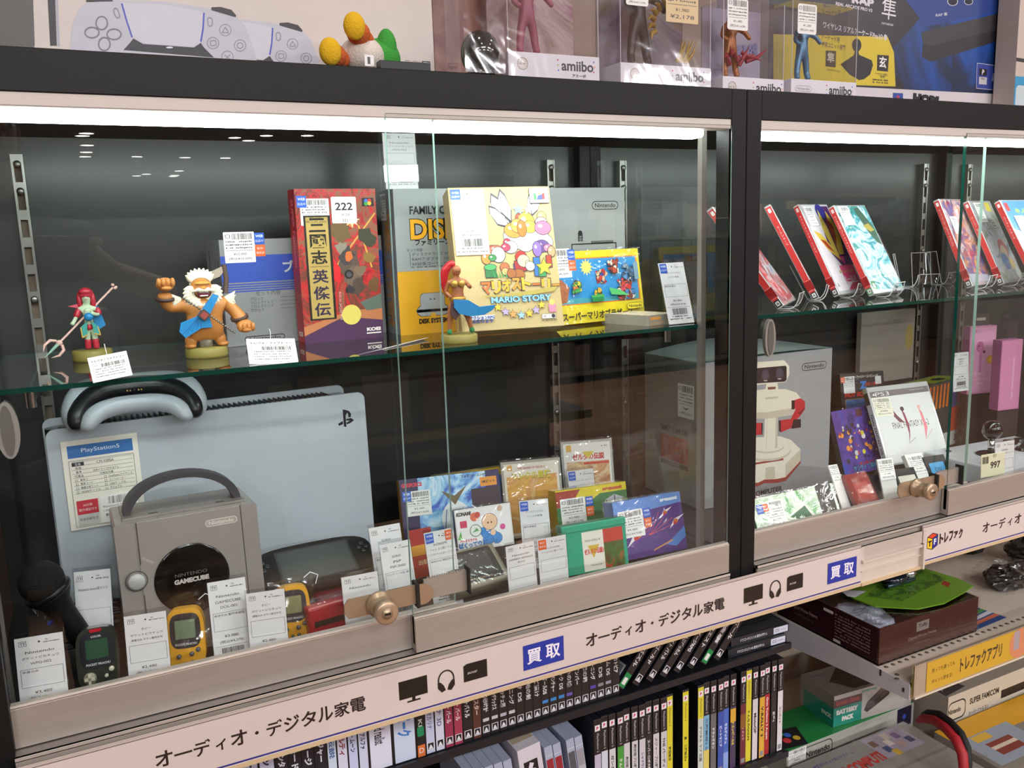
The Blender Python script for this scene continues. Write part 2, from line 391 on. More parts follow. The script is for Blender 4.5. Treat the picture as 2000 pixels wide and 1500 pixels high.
def cabinet(name, X0, label, sides=True):
    "X0 is the inner left edge; the bay is .852 wide and its posts .024 each side"
    X1 = X0+.852
    t = thing(name, label, 'display cabinet', (0,0,0)); t['group'] = 'black display cabinets'
    m = MB()
    m.box(X0-.024,X0,YF,YF+.03,-.528,.172,BLK); m.box(X1,X1+.024,YF,YF+.03,-.528,.172,BLK)
    m.box(X0,X1,YF,YF+.022,.1353,.172,BLK)
    m.box(X0,X1,YF+.006,YF+.03,-.528,-.4685,BLK)
    m.box(X0-.024,X1+.024,YF+.03,YB+.02,.142,.172,BLK)
    m.box(X0-.024,X1+.024,YF+.03,YB+.02,-.49,-.462,BLK)
    m.box(X0-.024,X0-.004,YB-.02,YB+.02,-.462,.142,BLK); m.box(X1+.004,X1+.024,YB-.02,YB+.02,-.462,.142,BLK)
    m.obj('frame', t, bevel=.0008, seg=1)
    MB().box(X0,X1,YF+.001,YF+.024,.1235,.1353,ALUP).obj('header_rail', t, bevel=.0008, seg=1)
    k = MB(); k.box(X0,X1,YF-.006,YF+.027,-.4688,-.4645,ALUD); k.box(X0,X1,YF-.006,YF-.003,-.4755,-.4645,ALU); k.box(X0,X1,YF-.007,YF-.006,-.4675,-.4645,M('d5d2cc',.3,.6)); k.obj('door_track', t)
    MB().box(X0-.003,X1+.003,YF+.03,YB,-.462,Z_DECK,M('15110f',.35,name='black_deck')).obj('deck', t)
    MB().box(X0-.004,X1+.004,YB,YB+.012,-.46,.142,BACK).obj('back_board', t)
    for x in (X0+.046, X1-.046): standard(x, t)
    for x in ((X0-.008, X0-.002) , (X1+.002,X1+.008)):
        g = MB(); g.box(x[0],x[1],.932,YB-.022,-.458,.14,GLASS); g.box(x[0]-.001,x[1]+.001,.924,.933,-.458,.14,M('8f8983',.4,.4)); g.obj('side_glass', t)
    l = MB(); l.prism([(.898,.1365),(.926,.1365),(.926,.119),(.922,.1165),(.902,.1165),(.898,.119)], X0+.02, X1-.018, LEDM, 'x'); l.obj('led_strip_light', t)
    f = MB(); f.box(X0+.004,X1-.004,.895,.93,.1365,.142,M('d8d8d4',.4)); f.obj('light_fitting', t)
    return t
cabL = cabinet('display_cabinet', -.104, 'black framed glass display cabinet holding the white game console, left of the middle post')
cabR = cabinet('display_cabinet', .797, 'black framed glass display cabinet right of the middle post, holding the red-spined game cases')
door(-.104,.352,YF+.014,True,cabL,(at(15,841,.875).x,at(15,841,.875).z)); door(.294,.748,YF,False,cabL,None)
door(.797,1.262,YF+.014,True,cabR,(at(1503,660,.875).x, at(1503,660,.875).z)); door(1.196,1.649,YF,False,cabR,None,True)
# the neighbouring cabinets' frames beyond these two
for X, nm in ((-1.004,'left'),(1.697,'right')):
    m = MB(); a, b = (X, X+.852)
    m.box(a-.024,a,YF,YF+.03,-.528,.172,BLK); m.box(b,b+.024,YF,YF+.03,-.528,.172,BLK); m.box(a,b,YF,YF+.022,.135,.172,BLK); m.box(a,b,YF+.006,YF+.03,-.528,-.4685,BLK)
    m.box(a,b,YF+.03,YB+.02,.142,.172,BLK); m.box(a,b,YF+.03,YB+.02,-.49,-.46,BLK); m.box(a,b,YB,YB+.02,-.46,.142,BACK)
    o = m.obj('display_cabinet'); tag(o, 'black display cabinet frame cut off by the %s edge of the picture' % nm, 'display cabinet', 'black display cabinets')
    if nm == 'right':
        standard(X+.046, o)
        MB().box(X+.02,b,.898,.926,.1165,.1365,LEDM).obj('led_strip_light', o)
        MB().box(X,b,YF+.001,YF+.024,.1235,.1353,ALUP).obj('header_rail', o)
# glass shelves and the brackets that carry them
for X0, z, nm in ((-.104,-.127,'left'),(.797,-.1225,'right')):
    m = MB(); m.box(X0+.006,X0+.846,  .922,1.232,z-.005,z,SHELF,side=EDGE); b = len(m.f)
    m.f = m.f; m.m[2] = m.mi(EDGE); m.m[3] = m.mi(EDGE)
    o = m.obj('glass_shelf'); tag(o, 'clear glass shelf carrying %s in the %s cabinet' % (('figurines and boxed games','left') if nm=='left' else ('leaning red-spined cases','right')), 'shelf', 'glass shelves')
    for x in (X0+.046, X0+.806):
        bk = MB(); bk.prism([(.94,z-.006),(1.248,z-.006),(1.248,z-.055),(1.22,z-.05),(.96,z-.018),(.94,z-.016)], x-.0015, x+.0015, CHROME, 'x'); bk.tube([(x,.938,z-.022),(x,.938,z-.006)], .005, CHROME, 12)
        bk.obj('shelf_bracket', o)
        o.children[-1].location.z = 0
# children of a top-level mesh sit in its own frame: undo the double lift
# ---------------------------------------------------------------- cylinder locks across the door overlap
def lock(px, py, px2, label, tilt=0):
    a = at(px,py,YF-.03); z = a.z
    t = thing('showcase_lock', label, 'lock', (a.x+.004,YF-.006,z-.002), group='brass cylinder locks'); t.scale = (1.12,1.12,1.12)
    BR = M('b8a084', .32, .6, name='worn_brass'); BR2 = M('b09a80', .35, .55)
    b = MB(); pts = [(-.03,-.0095),(-.034,-.004),(-.034,.005),(-.03,.0105),(.042,.0105),(.042,-.0095)]
    b.prism(pts, .0005, .0025, BR2); b.prism([(.046+.0105*cos(R(q)), .0005+.0105*sin(R(q))) for q in range(-90,91,15)]+[(.042,.011),(.042,-.010)], -.003, -.0008, BR); b.obj('plate', t)
    c = MB(); c.lathe([(.013,0),(.013,.004),(.0105,.005),(.0105,.02),(.0115,.0205),(.0115,.026),(.010,.027)], BR, 32, axis='y')
    c.lathe([(.0055,.027),(.0055,.0278)], BR2, 24, axis='y'); c.box(-.003,.003,-.0285,-.0278,-.001,.001,M('14100d',.6)); c.obj('lock_cylinder', t)
    s = MB(); s.box(.05,.098,.006,.0085,-.010,.0115,ALU)
    for i in range(16): s.box(.054+i*.0027,.0553+i*.0027,.006,.0085,.0115,.0128,ALU)
    s.box(.097,.0985,-.001,.012,-.012,.016,M('1c1a18',.5)); s.obj('ratchet_bar', t)
    k = MB(); k.box(.0385,.0415,-.0045,.010,-.0125,.0125,M('1c1a18',.5)); k.obj('rubber_guard', t)
lock(746,1193,830,'brass cylinder lock on the bottom rail of the left cabinet')
lock(1812,958,1890,'brass cylinder lock on the bottom rail of the right cabinet')

# ---------------------------------------------------------------- sign strips under the cabinets
INK = '2b1d1c'; NAVY = '1f2f8f'; SIGN = M('cfc1bb', .45, name='sign_paper', var=.02)
def tf_cube(a, u, v, s):
    a.poly([(u-s*.5,v-s*.45),(u,v-s*.62),(u,v+s*.12),(u-s*.5,v+s*.3)], 'f0c81e'); a.poly([(u,v-s*.62),(u+s*.5,v-s*.4),(u+s*.5,v+s*.32),(u,v+s*.12)], '2a2f8e')
    a.poly([(u-s*.5,v+s*.3),(u,v+s*.12),(u+s*.5,v+s*.32),(u,v+s*.5)], 'd8452c')
    for p in ((u-s*.5,v-s*.45,u-s*.5,v+s*.3),(u,v-s*.62,u,v+s*.12),(u+s*.5,v-s*.4,u+s*.5,v+s*.32),(u-s*.5,v+s*.3,u,v+s*.12),(u,v+s*.12,u+s*.5,v+s*.32),(u-s*.5,v-s*.45,u,v-s*.62),(u,v-s*.62,u+s*.5,v-s*.4),(u-s*.5,v+s*.3,u,v+s*.5),(u,v+s*.5,u+s*.5,v+s*.32)): a.line(*p, s*.05, '1c1a20')
    a.text('T', u-s*.25, v-s*.18, s*.4, '1c1a20', bold=.06); a.text('F', u+s*.25, v-s*.12, s*.4, 'e8e8f0', bold=.04)
def icons(a, x, zc):
    "x in metres along the strip; zc the strip's centre line"
    a.rect(x-.017, zc-.009, x+.017, zc+.013, '1b160f'); a.rect(x-.002,zc-.013,x+.002,zc-.009,'1b160f'); a.rrect(x-.008,zc-.0145,x+.008,zc-.0125,.0009,'1b160f')
    h = x+.040
    for k in range(14):
        a0, a1 = R(-25+230*k/14), R(-25+230*(k+1)/14)
        a.line(h+.0095*cos(a0), zc+.001+.011*sin(a0), h+.0095*cos(a1), zc+.001+.011*sin(a1), .0018, '241b1b')
    for sgn in (-1,1): a.poly([(h+sgn*.0105,zc-.001),(h+sgn*.0105,zc-.008),(h+sgn*.006,zc-.0135),(h+sgn*.001,zc-.012),(h+sgn*.003,zc-.006),(h+sgn*.007,zc-.001)][::sgn], '241b1b')
    s = x+.077
    a.poly([(s-.015,zc-.009),(s+.015,zc-.009),(s+.015,zc+.013),(s-.011,zc+.013),(s-.015,zc+.011)], '1b1512'); a.text('BOSE', s-.004, zc+.001, .0026, 'b0a8a4', w=.013, shear=.3, bold=.03)
def kaitori(a, x0, x1, zc):
    a.rect(x0, zc-.016, x1, zc+.016, '22349a'); c = (x0+x1)/2
    a.text('買', c-(x1-x0)*.23, zc, .019, 'e8e4ee', bold=.022); a.text('取', c+(x1-x0)*.23, zc, .019, 'e8e4ee', bold=.022)
YS = .852
def strip(x0, x1, label, items, z0=-.5305, z1=-.4735):
    t = thing('sign_strip', label, 'sign', (x0,YS,0), group='buy-back sign strips')
    m = MB(); m.box(0,x1-x0,0,.0006,z0,z1,SIGN); a = Art(m,(0,0,0)); zc = (z0+z1)/2+.001
    a.rect(0,z0+.0015,x1-x0,z0+.0035,'2b2a7c'); a.rect(0,z1-.0008,x1-x0,z1,'54453f')
    items(a, x0, zc); m.obj('printed_insert', t)
    h = MB(); h.box(0,x1-x0,-.0012,.0026,z0-.0042,z0-.0002,M('c8b08c',.4,name='cream_holder_lip')); h.box(0,x1-x0,.0012,.003,z0,z1+.002,M('b8aaa0',.5)); h.obj('holder', t)
    return t
def X(px, py): return at(px, py, YS).x
def main_items(a, x0, zc):
    for p, q, ch in ((330,1473,'オ'),(402,1463,'ー'),(463,1450,'デ'),(515,1442,'ィ'),(556,1432,'オ'),(597,1423,'・'),(632,1414,'デ'),(680,1402,'ジ'),(612,1,''),(722,1392,'タ'),(757,1383,'ル'),(0,0,''),(672,0,''),):
        pass
    def word(pl, pr, s, h):
        "word from pixel column pl to pr of the strip"
        n = len(s); xa, xb = pl, pr
        for i, ch in enumerate(s):
            x = xa+(xb-xa)*(i/(n-1))-x0
            if ch == 'ー': a.rect(x-.0085, zc-.001, x+.0085, zc+.0012, INK)
            elif ch == '・': a.circ(x, zc, .0019, INK)
            else: a.text(ch, x, zc-(.002 if ch=='ィ' else 0), h*(.72 if ch=='ィ' else 1), INK, bold=.02, w=h*(.62 if ch=='ィ' else .98 if ch not in '家電' else 1.02))
    word(X(320,1478), X(700,1387), 'オーディオ・デジタル家電', .0168)
    icons(a, X(807,1343)-x0, zc); kaitori(a, X(1022,1295)-x0, X(1101,1275)-x0, zc)
    word(X(1155,1240), X(1405,1182), 'オーディオ・デジタル家電', .0168)
    icons(a, X(1471,1160)-x0, zc); kaitori(a, X(1616,1122)-x0, X(1672,1108)-x0, zc)
    icons(a, X(143,1540)-x0-.08, zc)
x_end = at(1682,1100,YS).x
strip(-.12, x_end, 'long white buy-back sign strip with dark Japanese lettering and two blue squares', main_items)
def right_items(a, x0, zc):
    tf_cube(a, .022, zc+.003, .024)
    for i, ch in enumerate('トレファク'): a.text(ch, .043+i*.0115, zc+.002, .017 if ch!='ァ' else .012, INK, w=.0095, bold=.05)
    x = at(1925,1038,YS).x-x0
    for i, ch in enumerate('オーディオ・デジタル家電'):
        if ch=='ー': a.rect(x+i*.0207-.0085,zc-.001,x+i*.0207+.0085,zc+.0012,INK)
        elif ch=='・': a.circ(x+i*.0207,zc,.0019,INK)
        else: a.text(ch, x+i*.0207, zc-(.002 if ch=='ィ' else 0), .0168*(.72 if ch=='ィ' else 1), INK, bold=.02, w=.0168*(.62 if ch=='ィ' else 1))
x_r = at(1802,1070,YS).x
strip(x_r, 1.75, 'white sign strip with a small coloured cube logo, cut off by the right edge', right_items, -.5265, -.4685)
# bare length of holder between the two strips
t = thing('empty_sign_holder', 'empty cream shelf-edge sign holder between the two white sign strips', 'sign holder', (x_end,YS,0))
m = MB(); L_ = x_r-x_end-.001; CR = M('cbbfb2',.45,name='cream_plastic')
m.box(0,L_,0.001,.003,-.5305,-.475,CR); m.box(0,L_,-.004,.001,-.498,-.494,CR); m.box(0,L_,-.003,.001,-.5345,-.5305,M('c8b08c',.4)); m.box(0,L_,-.0016,.001,-.513,-.511,CR)
m.box(L_-.004,L_,-.006,.001,-.534,-.494,CR); m.obj('holder', t); MB().box(0,L_,-.0052,-.0048,-.494,-.470,ACRYL).obj('clear_cover', t)
SC.cycles.transparent_max_bounces = 32
SC.cycles.max_bounces = 10
Z1, Z2, ZT = -.127, -.1225, .172
PAPER = M('efeeec', .55, name='label_paper', var=.01)
# ---------------------------------------------------------------- shared builders
def sticker(parent, u, v, w, h, web=None, orange=None, lines=2, price='', tax='', seed=1, O=(0,0,0), U=(1,0,0), V=(0,0,1), r=.001, name='price_sticker', rot=0, tint='efeeec'):
    "white barcode label, lower left corner at (u, v) of the face"
    O = Vector(O)+Vector(U)*u+Vector(V)*v; U = Vector(U); V = Vector(V)
    if rot: c, s = cos(R(rot)), sin(R(rot)); U, V = U*c+V*s, V*c-U*s
    m = MB(); a = Art(m, O, U, V, lift=.0003); a.rrect(0,0,w,h,r,M(tint,.5,var=.01) if tint!='efeeec' else PAPER)
    a.rrect(w*.06,h*.80,w*.22,h*.92,h*.03,'3a3a3a'); a.rrect(w*.08,h*.815,w*.20,h*.905,h*.02,'efeeec'); a.text('中古',w*.14,h*.86,h*.05,'3a3a3a')
    a.barcode(w*.27,h*.76,w*.93,h*.95,seed=seed)
    for i in range(lines+1): a.scribble(w*.06, h*(.66-.1*i), w*.93, h*(.71-.1*i), '4a4a4a', 14, seed+i)
    a.line(w*.05,h*.40-.0,w*.95,h*.40,h*.01,'222222')
    if price: a.text(price, w*.5, h*.28, h*.085, '222222', w=w*.42); a.text(tax, w*.5, h*.13, h*.10, '222222', w=w*.74)
    if web:
        s = web[2] if len(web) > 2 else w*.27; x, y = web[0], web[1]
        a.rect(x, y, x+s, y+s*1.15, '2a62cf'); a.text('WEB', x+s/2, y+s*.83, s*.26, 'e8eefc', w=s*.76, bold=.02); a.text('出品中', x+s/2, y+s*.36, s*.26, 'e8eefc', w=s*.8)
    if orange:
        s = orange[2] if len(orange) > 2 else w*.27; x, y = orange[0], orange[1]
        a.rect(x, y, x+s, y+s*1.15, 'ef6c2e'); a.text('動作', x+s/2, y+s*.8, s*.26, 'fdeee4', w=s*.6); a.text('確認済', x+s/2, y+s*.36, s*.26, 'fdeee4', w=s*.8)
    return m.obj(name, parent)
def carton(name, label, cat, x, y, yaw, lean, w, h, z, d, front, side=None, top=None, art=None, spine=None, topart=None, group=None, wrap=False, part='carton', bevel=.0006, roll=0, right=None):
    t = thing(name, label, cat, (x,y,z), yaw, lean, roll, group)
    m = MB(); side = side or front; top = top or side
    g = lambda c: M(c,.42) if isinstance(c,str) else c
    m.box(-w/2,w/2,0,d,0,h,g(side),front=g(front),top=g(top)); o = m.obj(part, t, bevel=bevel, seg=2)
    p = MB()
    if art: art(Art(p,(-w/2,0,0)), w, h)
    if spine: spine(Art(p,(-w/2,d,0),(0,-1,0),(0,0,1)), d, h)
    if right: right(Art(p,(w/2,0,0),(0,1,0),(0,0,1)), d, h)
    if topart: topart(Art(p,(-w/2,0,h),(1,0,0),(0,1,0)), w, d)
    if p.v:     # print belongs to the carton: same part
        q = p.obj('printed_cover' if art else 'printed_panel', t)
    if wrap:
        e = .0012; k = MB(); k.box(-w/2-e,w/2+e,-e-.0008,d+e,.0002,h+e,WRAP)
        k.prism([(-w/2-e,h+e),(w/2+e,h+e),(w/2+.004,h+.004),(-w/2-.003,h+.003)], d*.4, d*.43, WRAP); k.obj('clear_wrapping', t)
    return t
def price_card(x, y, yaw, lean, w, h, z, label, brand='', sub='', code='', box='', price='', tax='', web=False, orange=False, sleeve=True, seed=1, tf=True, group='price cards in clear sleeves'):
    t = thing('price_card', label, 'price card', (x,y,z+.0006+.0022*abs(sin(R(lean)))), yaw, lean, 0, group)
    m = MB(); m.box(-w/2,w/2,.0006,.0012,0,h,PAPER); a = Art(m, (-w/2,.0006,0), lift=.0001); k = '38383a'
    if tf:
        a.frame(w*.08,h*.905,w*.24,h*.96,w*.008,k); a.text('TF',w*.16,h*.932,h*.03,k,w=w*.12)
    a.circ(w*.5,h*.935,w*.022,'222222'); a.scribble(w*.58,h*.915,w*.95,h*.93,'5a5a5a',18,seed); a.text('10r',w*.66,h*.95,h*.018,k)
    if brand: a.text(brand,w*.5,h*.83,h*.030,k,w=w*min(.8,.075*len(brand)))
    if sub: a.text(sub,w*.5,h*.765,h*.030,k,w=w*min(.85,.085*len(sub)))
    if code: a.text(code,w*.5,h*.705,h*.028,k,w=w*min(.85,.062*len(code)))
    a.frame(w*.07,h*.44,w*.95,h*.645,w*.007,'2c2c2c')
    if box: a.text(box,w*.10,h*.615,h*.027,k,w=w*min(.8,.085*len(box)),al='l')
    if price: a.text(price,w*.5,h*.375,h*.036,'222222',w=w*.36); a.text(tax,w*.5,h*.315,h*.038,'222222',w=w*.62)
    a.line(w*.04,h*.27,w*.97,h*.27,w*.008,'444444'); a.barcode(w*.22,h*.15,w*.8,h*.25,seed=seed); a.scribble(w*.18,h*.11,w*.84,h*.13,'333333',16,seed); a.scribble(w*.08,h*.07,w*.93,h*.09,'333333',20,seed+3)
    s = w*.27
    if web: u = w*.03; v = h*.985-s*1.15; a.rect(u,v,u+s,v+s*1.15,'2a62cf'); a.text('WEB',u+s/2,v+s*.83,s*.26,'e8eefc',w=s*.76,bold=.02); a.text('出品中',u+s/2,v+s*.36,s*.26,'e8eefc',w=s*.8)
    if orange: u = w*(.70 if web else .03) if orange is True else w*orange; v = h*.985-s*1.15; a.rect(u,v,u+s,v+s*1.15,'ef6c2e'); a.text('動作',u+s/2,v+s*.8,s*.26,'fdeee4',w=s*.6); a.text('確認済',u+s/2,v+s*.36,s*.26,'fdeee4',w=s*.8)
    m.obj('card', t)
    if sleeve:
        e = .0012; k = MB(); k.box(-w/2-e,w/2+e,-.0004,.0002,0,h+.0045,ACRYL); k.box(-w/2-e,w/2+e,.0016,.0022,0,h+.0045,ACRYL); k.obj('clear_sleeve', t)
    return t
def nintendo(a, u0, v0, u1, v1, c='1c1c1c', bg='8d8d8d', t=.0012): a.pill(u0,v0,u1,v1,t,c,bg,'Nintendo')
def string_tag(x, y, z, pts, label, lines=True, up=.35):
    "shop hang tag lying or leaning: four corners given"
    O, A, B = Vector(pts[0]), Vector(pts[1]), Vector(pts[3])      # top-left, top-right, bottom-left
    U = (A-O); w = U.length; U.normalize(); V = (O-B); h = V.length; V = (V - U*V.dot(U)).normalized()
    t = thing('hang_tag', label, 'price tag', tuple(B), group='white shop hang tags')
    N = U.cross(V); m = MB(); c = [Vector((0,0,0)), U*w, U*w+V*h, V*h]
    m.add([p-N*.0004 for p in c]+[p for p in c], [(4,5,6,7),(3,2,1,0),(0,1,5,4),(1,2,6,5),(2,3,7,6),(3,0,4,7)], PAPER)
    a = Art(m, (0,0,0), U, V, lift=.0001)
    a.text('トレジャーファクトリー', w*.5, h*.82, h*.10, '1e1e1e', w=w*.84, bold=.03); a.frame(w*.08,h*.06,w*.92,h*.72,w*.006,'555555')
    a.text('中古',w*.17,h*.63,h*.06,'333333'); a.barcode(w*.28,h*.54,w*.88,h*.68,seed=3)
    for i in range(4): a.scribble(w*.12,h*(.46-.1*i),w*.88,h*(.50-.1*i),'444444',18,i)
    m.obj('card', t)
    s = MB(); q = V*h+U*w*.5
    s.tube([q, q+V*.006+N*.004, q+V*.012+N*.001], .0004, M('e8e8ea',.4), 6); s.obj('string', t)
    return t

# ================================================================ upper shelf of the left cabinet
# ---- the three figurines (plain stand-ins in the photo's colours)
OLIVE = M('8c8240', .45, name='olive_base')
def base_disc(t, r=.0225):
    m = MB(); m.lathe([(r,.0),(r+.0004,.002),(r,.0085),(r-.001,.0095)], OLIVE, 40); m.obj('round_base', t)
p = at_z(182, 703, Z1)
f = F1 = thing('figurine', 'slim red and pale green spear-bearer figurine at the left end of the glass shelf', 'figurine', (p.x, p.y, Z1), 0, group='collectable figurines on round bases')
m = MB(); m.lathe([(.0235,0),(.0239,.003),(.0239,.013),(.0225,.0145)], OLIVE, 40); m.obj('round_base', f)
s_ = .84; dx = .0
PG = M('b9cfae', .4); CR_ = M('b52a3c', .35); TL_ = M('3f9f96', .4); BL_ = M('2185c4', .4); PK = M('e0b9ae', .4)
body = [((-.004,0,.0145),.0028),((-.0035,0,.024),.0035),((-.003,.0,.036),.0042),((0,0,.046),.0062),((.0,0,.056),.005),((0,0,.068),.0066),((0,0,.076),.0032),((0,-.001,.082),.0062),((0,-.002,.089),.006),
        ((.006,.001,.0145),.0028),((.0055,0,.024),.0035),((.005,0,.036),.0042),
        ((-.009,-.001,.070),.003),((-.0135,-.004,.060),.0026),((-.018,-.010,.0525),.0026),((-.020,-.012,.050),.0034),
        ((.0095,-.001,.070),.003),((.0125,-.005,.061),.0027),((.006,-.009,.063),.0027),((.003,-.0105,.066),.0034)]
ed = [(0,1),(1,2),(2,3),(3,4),(4,5),(5,6),(6,7),(7,8),(9,10),(10,11),(11,3),(5,12),(12,13),(13,14),(14,15),(5,16),(16,17),(17,18),(18,19)]
skin('body', body, ed, PG, f)
chain('tunic', [((.001,.001,.072),(.0078,.006)),((.0,.001,.060),(.0062,.0052)),((.0,.0015,.048),(.0095,.006)),((0,.002,.040),(.0125,.0065))], CR_, f)
chain('bodice', [((0,-.0045,.071),(.0052,.003)),((0,-.0045,.060),(.0046,.003)),((0,-.006,.048),(.006,.002))], PG, f)
for sx in (-1,1): chain('boot', [((-.004 if sx<0 else .006, 0,.0145),.0042),((-.0035 if sx<0 else .0055,0,.024),.0044),((-.0033 if sx<0 else .0053,0,.031),.0046)], CR_, f)
for a_, b_ in (((-.009,0,.071),(-.0145,-.005,.058)),((.0105,0,.071),(.0135,-.004,.060))): chain('sleeve', [(a_,.0044),(b_,.0042)], CR_, f)
m = MB(); m.ball((0,.002,.0885),(.0095,.0085,.0098),CR_); m.ball((0,-.0035,.0925),(.0075,.004,.0045),CR_); m.ball((-.0078,.001,.080),(.0035,.004,.012),CR_); m.ball((.0078,.001,.080),(.0035,.004,.012),CR_)
m.prism([(-.022,.0745),(-.009,.071),(-.009,.077)],-.001,.002,M('d0566a',.4)); m.obj('hood', f)
m = MB(); m.ball((-.0022,-.0085,.0865),.0009,M('2a2320',.4),8,6); m.ball((.0022,-.0085,.0865),.0009,M('2a2320',.4),8,6); m.tube([(-.0015,-.0082,.0828),(.0015,-.0082,.0828)],.0004,CR_,6); m.obj('face', f)
m = MB(); m.prism([(.003,.074),(.013,.073),(.0195,.046),(.012,.041),(.007,.047)],.004,.0085,BL_); m.obj('cape', f, bevel=.0015)
m = MB(); m.ball((.0005,-.0115,.0595),(.0055,.004,.0055),BL_); m.obj('pouch', f)
for k_, pts in enumerate(([(-.002,.054),(-.010,.046),(-.009,.032),(-.003,.036)],[(.003,.054),(.010,.046),(.012,.034),(.005,.037)])):
    m = MB(); m.prism(pts,-.009,-.0075,TL_); q = Art(m,(0,-.009,0)); q.line(*pts[1],*pts[2],.0012,'d8a93a'); q.line(*pts[2],*pts[3],.0012,'d8a93a'); m.obj('skirt_panel', f)
S0, S1 = Vector((-.036,-.014,.028)), Vector((.033,.008,.096))
m = MB(); m.tube([S0,S1],.0014,PK,8); 
for q in range(3): m.ball(S1+Vector(((0,.003,.004)[q],0,(.004,-.001,.0)[q]))*.9,.0022,PK,8,6)
m.ball(S0,(.004,.003,.004),PK,10,8); m.obj('spear_shaft', f)
m = MB(); D = (S0-S1).normalized(); Nn = Vector((-D.z,0,D.x))
for q in (-1,0,1):
    st = S0+Nn*q*.004; m.tube([st, st+Nn*q*.006+D*.004, st+Nn*q*.007+D*.013, st+Nn*q*.002+D*.022*(1.15 if q==0 else .95)], [.0018,.0022,.0018,.0003], PK if q else M('8fb9a8',.4), 8)
m.obj('trident_head', f)

p = at_z(405, 696, Z1)
f = F2 = thing('figurine', 'stout orange-skinned figurine with white beard and blue sash raising one fist', 'figurine', (p.x, p.y, Z1), 4, group='collectable figurines on round bases')
m = MB(); m.lathe([(.027,0),(.0275,.003),(.0275,.0125),(.026,.014)], OLIVE, 44); m.obj('round_base', f)
SK = M('c07f3e', .42, name='tan_plastic'); WH = M('e9e4cb', .5, name='cream_hair'); DK = M('4a3a33', .45)
body = [((0,0,.027),(.022,.018)),((0,0,.040),(.026,.020)),((0,0,.055),(.027,.019)),((0,0,.068),(.0235,.016)),((0,-.001,.080),(.011,.011)),
        ((-.019,.0,.021),(.008,.008)),((-.023,-.002,.0165),(.0045,.006)),((.019,0,.021),(.008,.008)),((.023,-.002,.0165),(.0045,.006)),
        ((-.030,0,.068),(.010,.010)),((-.043,-.001,.064),(.009,.009)),((-.047,-.004,.078),(.011,.010)),((-.0475,-.006,.088),(.012,.010)),
        ((.029,0,.068),(.010,.010)),((.041,-.002,.056),(.009,.009)),((.047,-.008,.043),(.0105,.0105)),((.049,-.011,.036),(.010,.010))]
ed = [(0,1),(1,2),(2,3),(3,4),(0,5),(5,6),(0,7),(7,8),(3,9),(9,10),(10,11),(11,12),(3,13),(13,14),(14,15),(15,16)]
skin('body', body, ed, SK, f)
for (cx, cy, cz), sg in (((-.046,-.010,.098),-1),((.050,-.017,.0335),1)):
    m = MB(); m.ball((cx,cy,cz),(.0115,.0085,.0095),SK)
    for k_ in range(4): m.ball((cx+(-.0084+.0056*k_),cy-.007,cz+(.003 if sg<0 else -.001)),(.0032,.0042,.0062),SK,10,8)
    m.ball((cx+sg*-.0,cy-.009,cz-.005),(.0065,.003,.003),SK,10,8); m.obj('fist', f)
m = MB(); m.ball((0,-.003,.091),(.0125,.0115,.0125),SK); m.ball((0,-.0155,.091),(.004,.003,.003),M('d08a3a',.4)); m.ball((0,-.0125,.097),(.009,.004,.0022),M('cfa04a',.4))
m.obj('head', f)
m = MB(); m.ball((0,-.0128,.0845),(.0072,.0035,.0042),M('6a2030',.4)); m.box(-.005,.005,-.0168,-.0145,.0862,.0878,M('efece4',.4)); m.box(-.0045,.0045,-.0165,-.0145,.0815,.0828,M('efece4',.4)); m.obj('mouth', f)
m = MB()
for k_ in range(17):
    a_ = R(-200+k_*220/16); q = Vector((cos(a_)*.013, -.006, .086+sin(a_)*.011)); e_ = Vector((cos(a_)*.0225, -.010, .0835+sin(a_)*.021))
    m.tube([q,(q+e_)/2+Vector((0,-.003,0)),e_],[.0050,.0044,.0006],WH,8)
for k_ in range(9):
    a_ = R(20+k_*140/8); q = Vector((cos(a_)*.009,.001,.100+sin(a_)*.004)); e_ = Vector((cos(a_)*.017,.0,.1025+sin(a_)*.013)); m.tube([q,(q+e_)/2,e_],[.0052,.0042,.0006],WH,8)
m.ball((0,.003,.096),(.0125,.0085,.010),WH); 
for k_ in (-1,1): m.tube([(0,-.016,.0885),(k_*.006,-.0155,.0895),(k_*.013,-.012,.087)],[.0028,.0026,.0006],WH,8)
m.obj('beard', f)
for sx, zz in ((-1,.075),(1,.072)):
    m = MB()
    for k_ in range(5): a_ = R(60*k_-60); m.tube([(sx*.030,-.004,zz),(sx*(.036+.003*sin(a_)),-.006,zz+.004*cos(a_)),(sx*(.043),-.005+.003*sin(a_),zz+.011*cos(a_))],[.005,.004,.0006],WH,8)
    m.obj('shoulder_tuft', f)
m = MB(); m.prism([(.018,.079),(.011,.082),(-.013,.052),(-.033,.045),(-.036,.033),(-.029,.024),(-.008,.036),(.006,.036),(.003,.052)],-.0225,-.0185,BL_)
q = Art(m,(0,-.0225,0)); 
for k_ in range(5): q.line(-.012+.001*k_,.050,-.033+k_*.006,.028+k_*.002,.0009,'1668a4')
m.obj('blue_sash', f, bevel=.002, seg=2)
m = MB()
for k_ in range(22): tt = k_/21; m.ball((-.026+.060*tt,-.0185-.006*sin(pi*tt),.078-.052*tt),(.0017,.0014,.0017),M('8a857c',.3,.8),8,6)
m.obj('chain_strap', f)
m = MB(); m.prism([(0,-.0085),(.0085,0),(0,.0085),(-.0085,0)],-.0275,-.0245,DK); q = Art(m,(0,-.0275,0)); q.poly([(0,-.006),(.006,0),(0,.006),(-.006,0)],'9a4540'); m.T = Matrix.Identity(4); o = m.obj('buckle', f, bevel=.0006); o.location = (-.004,0,.054)
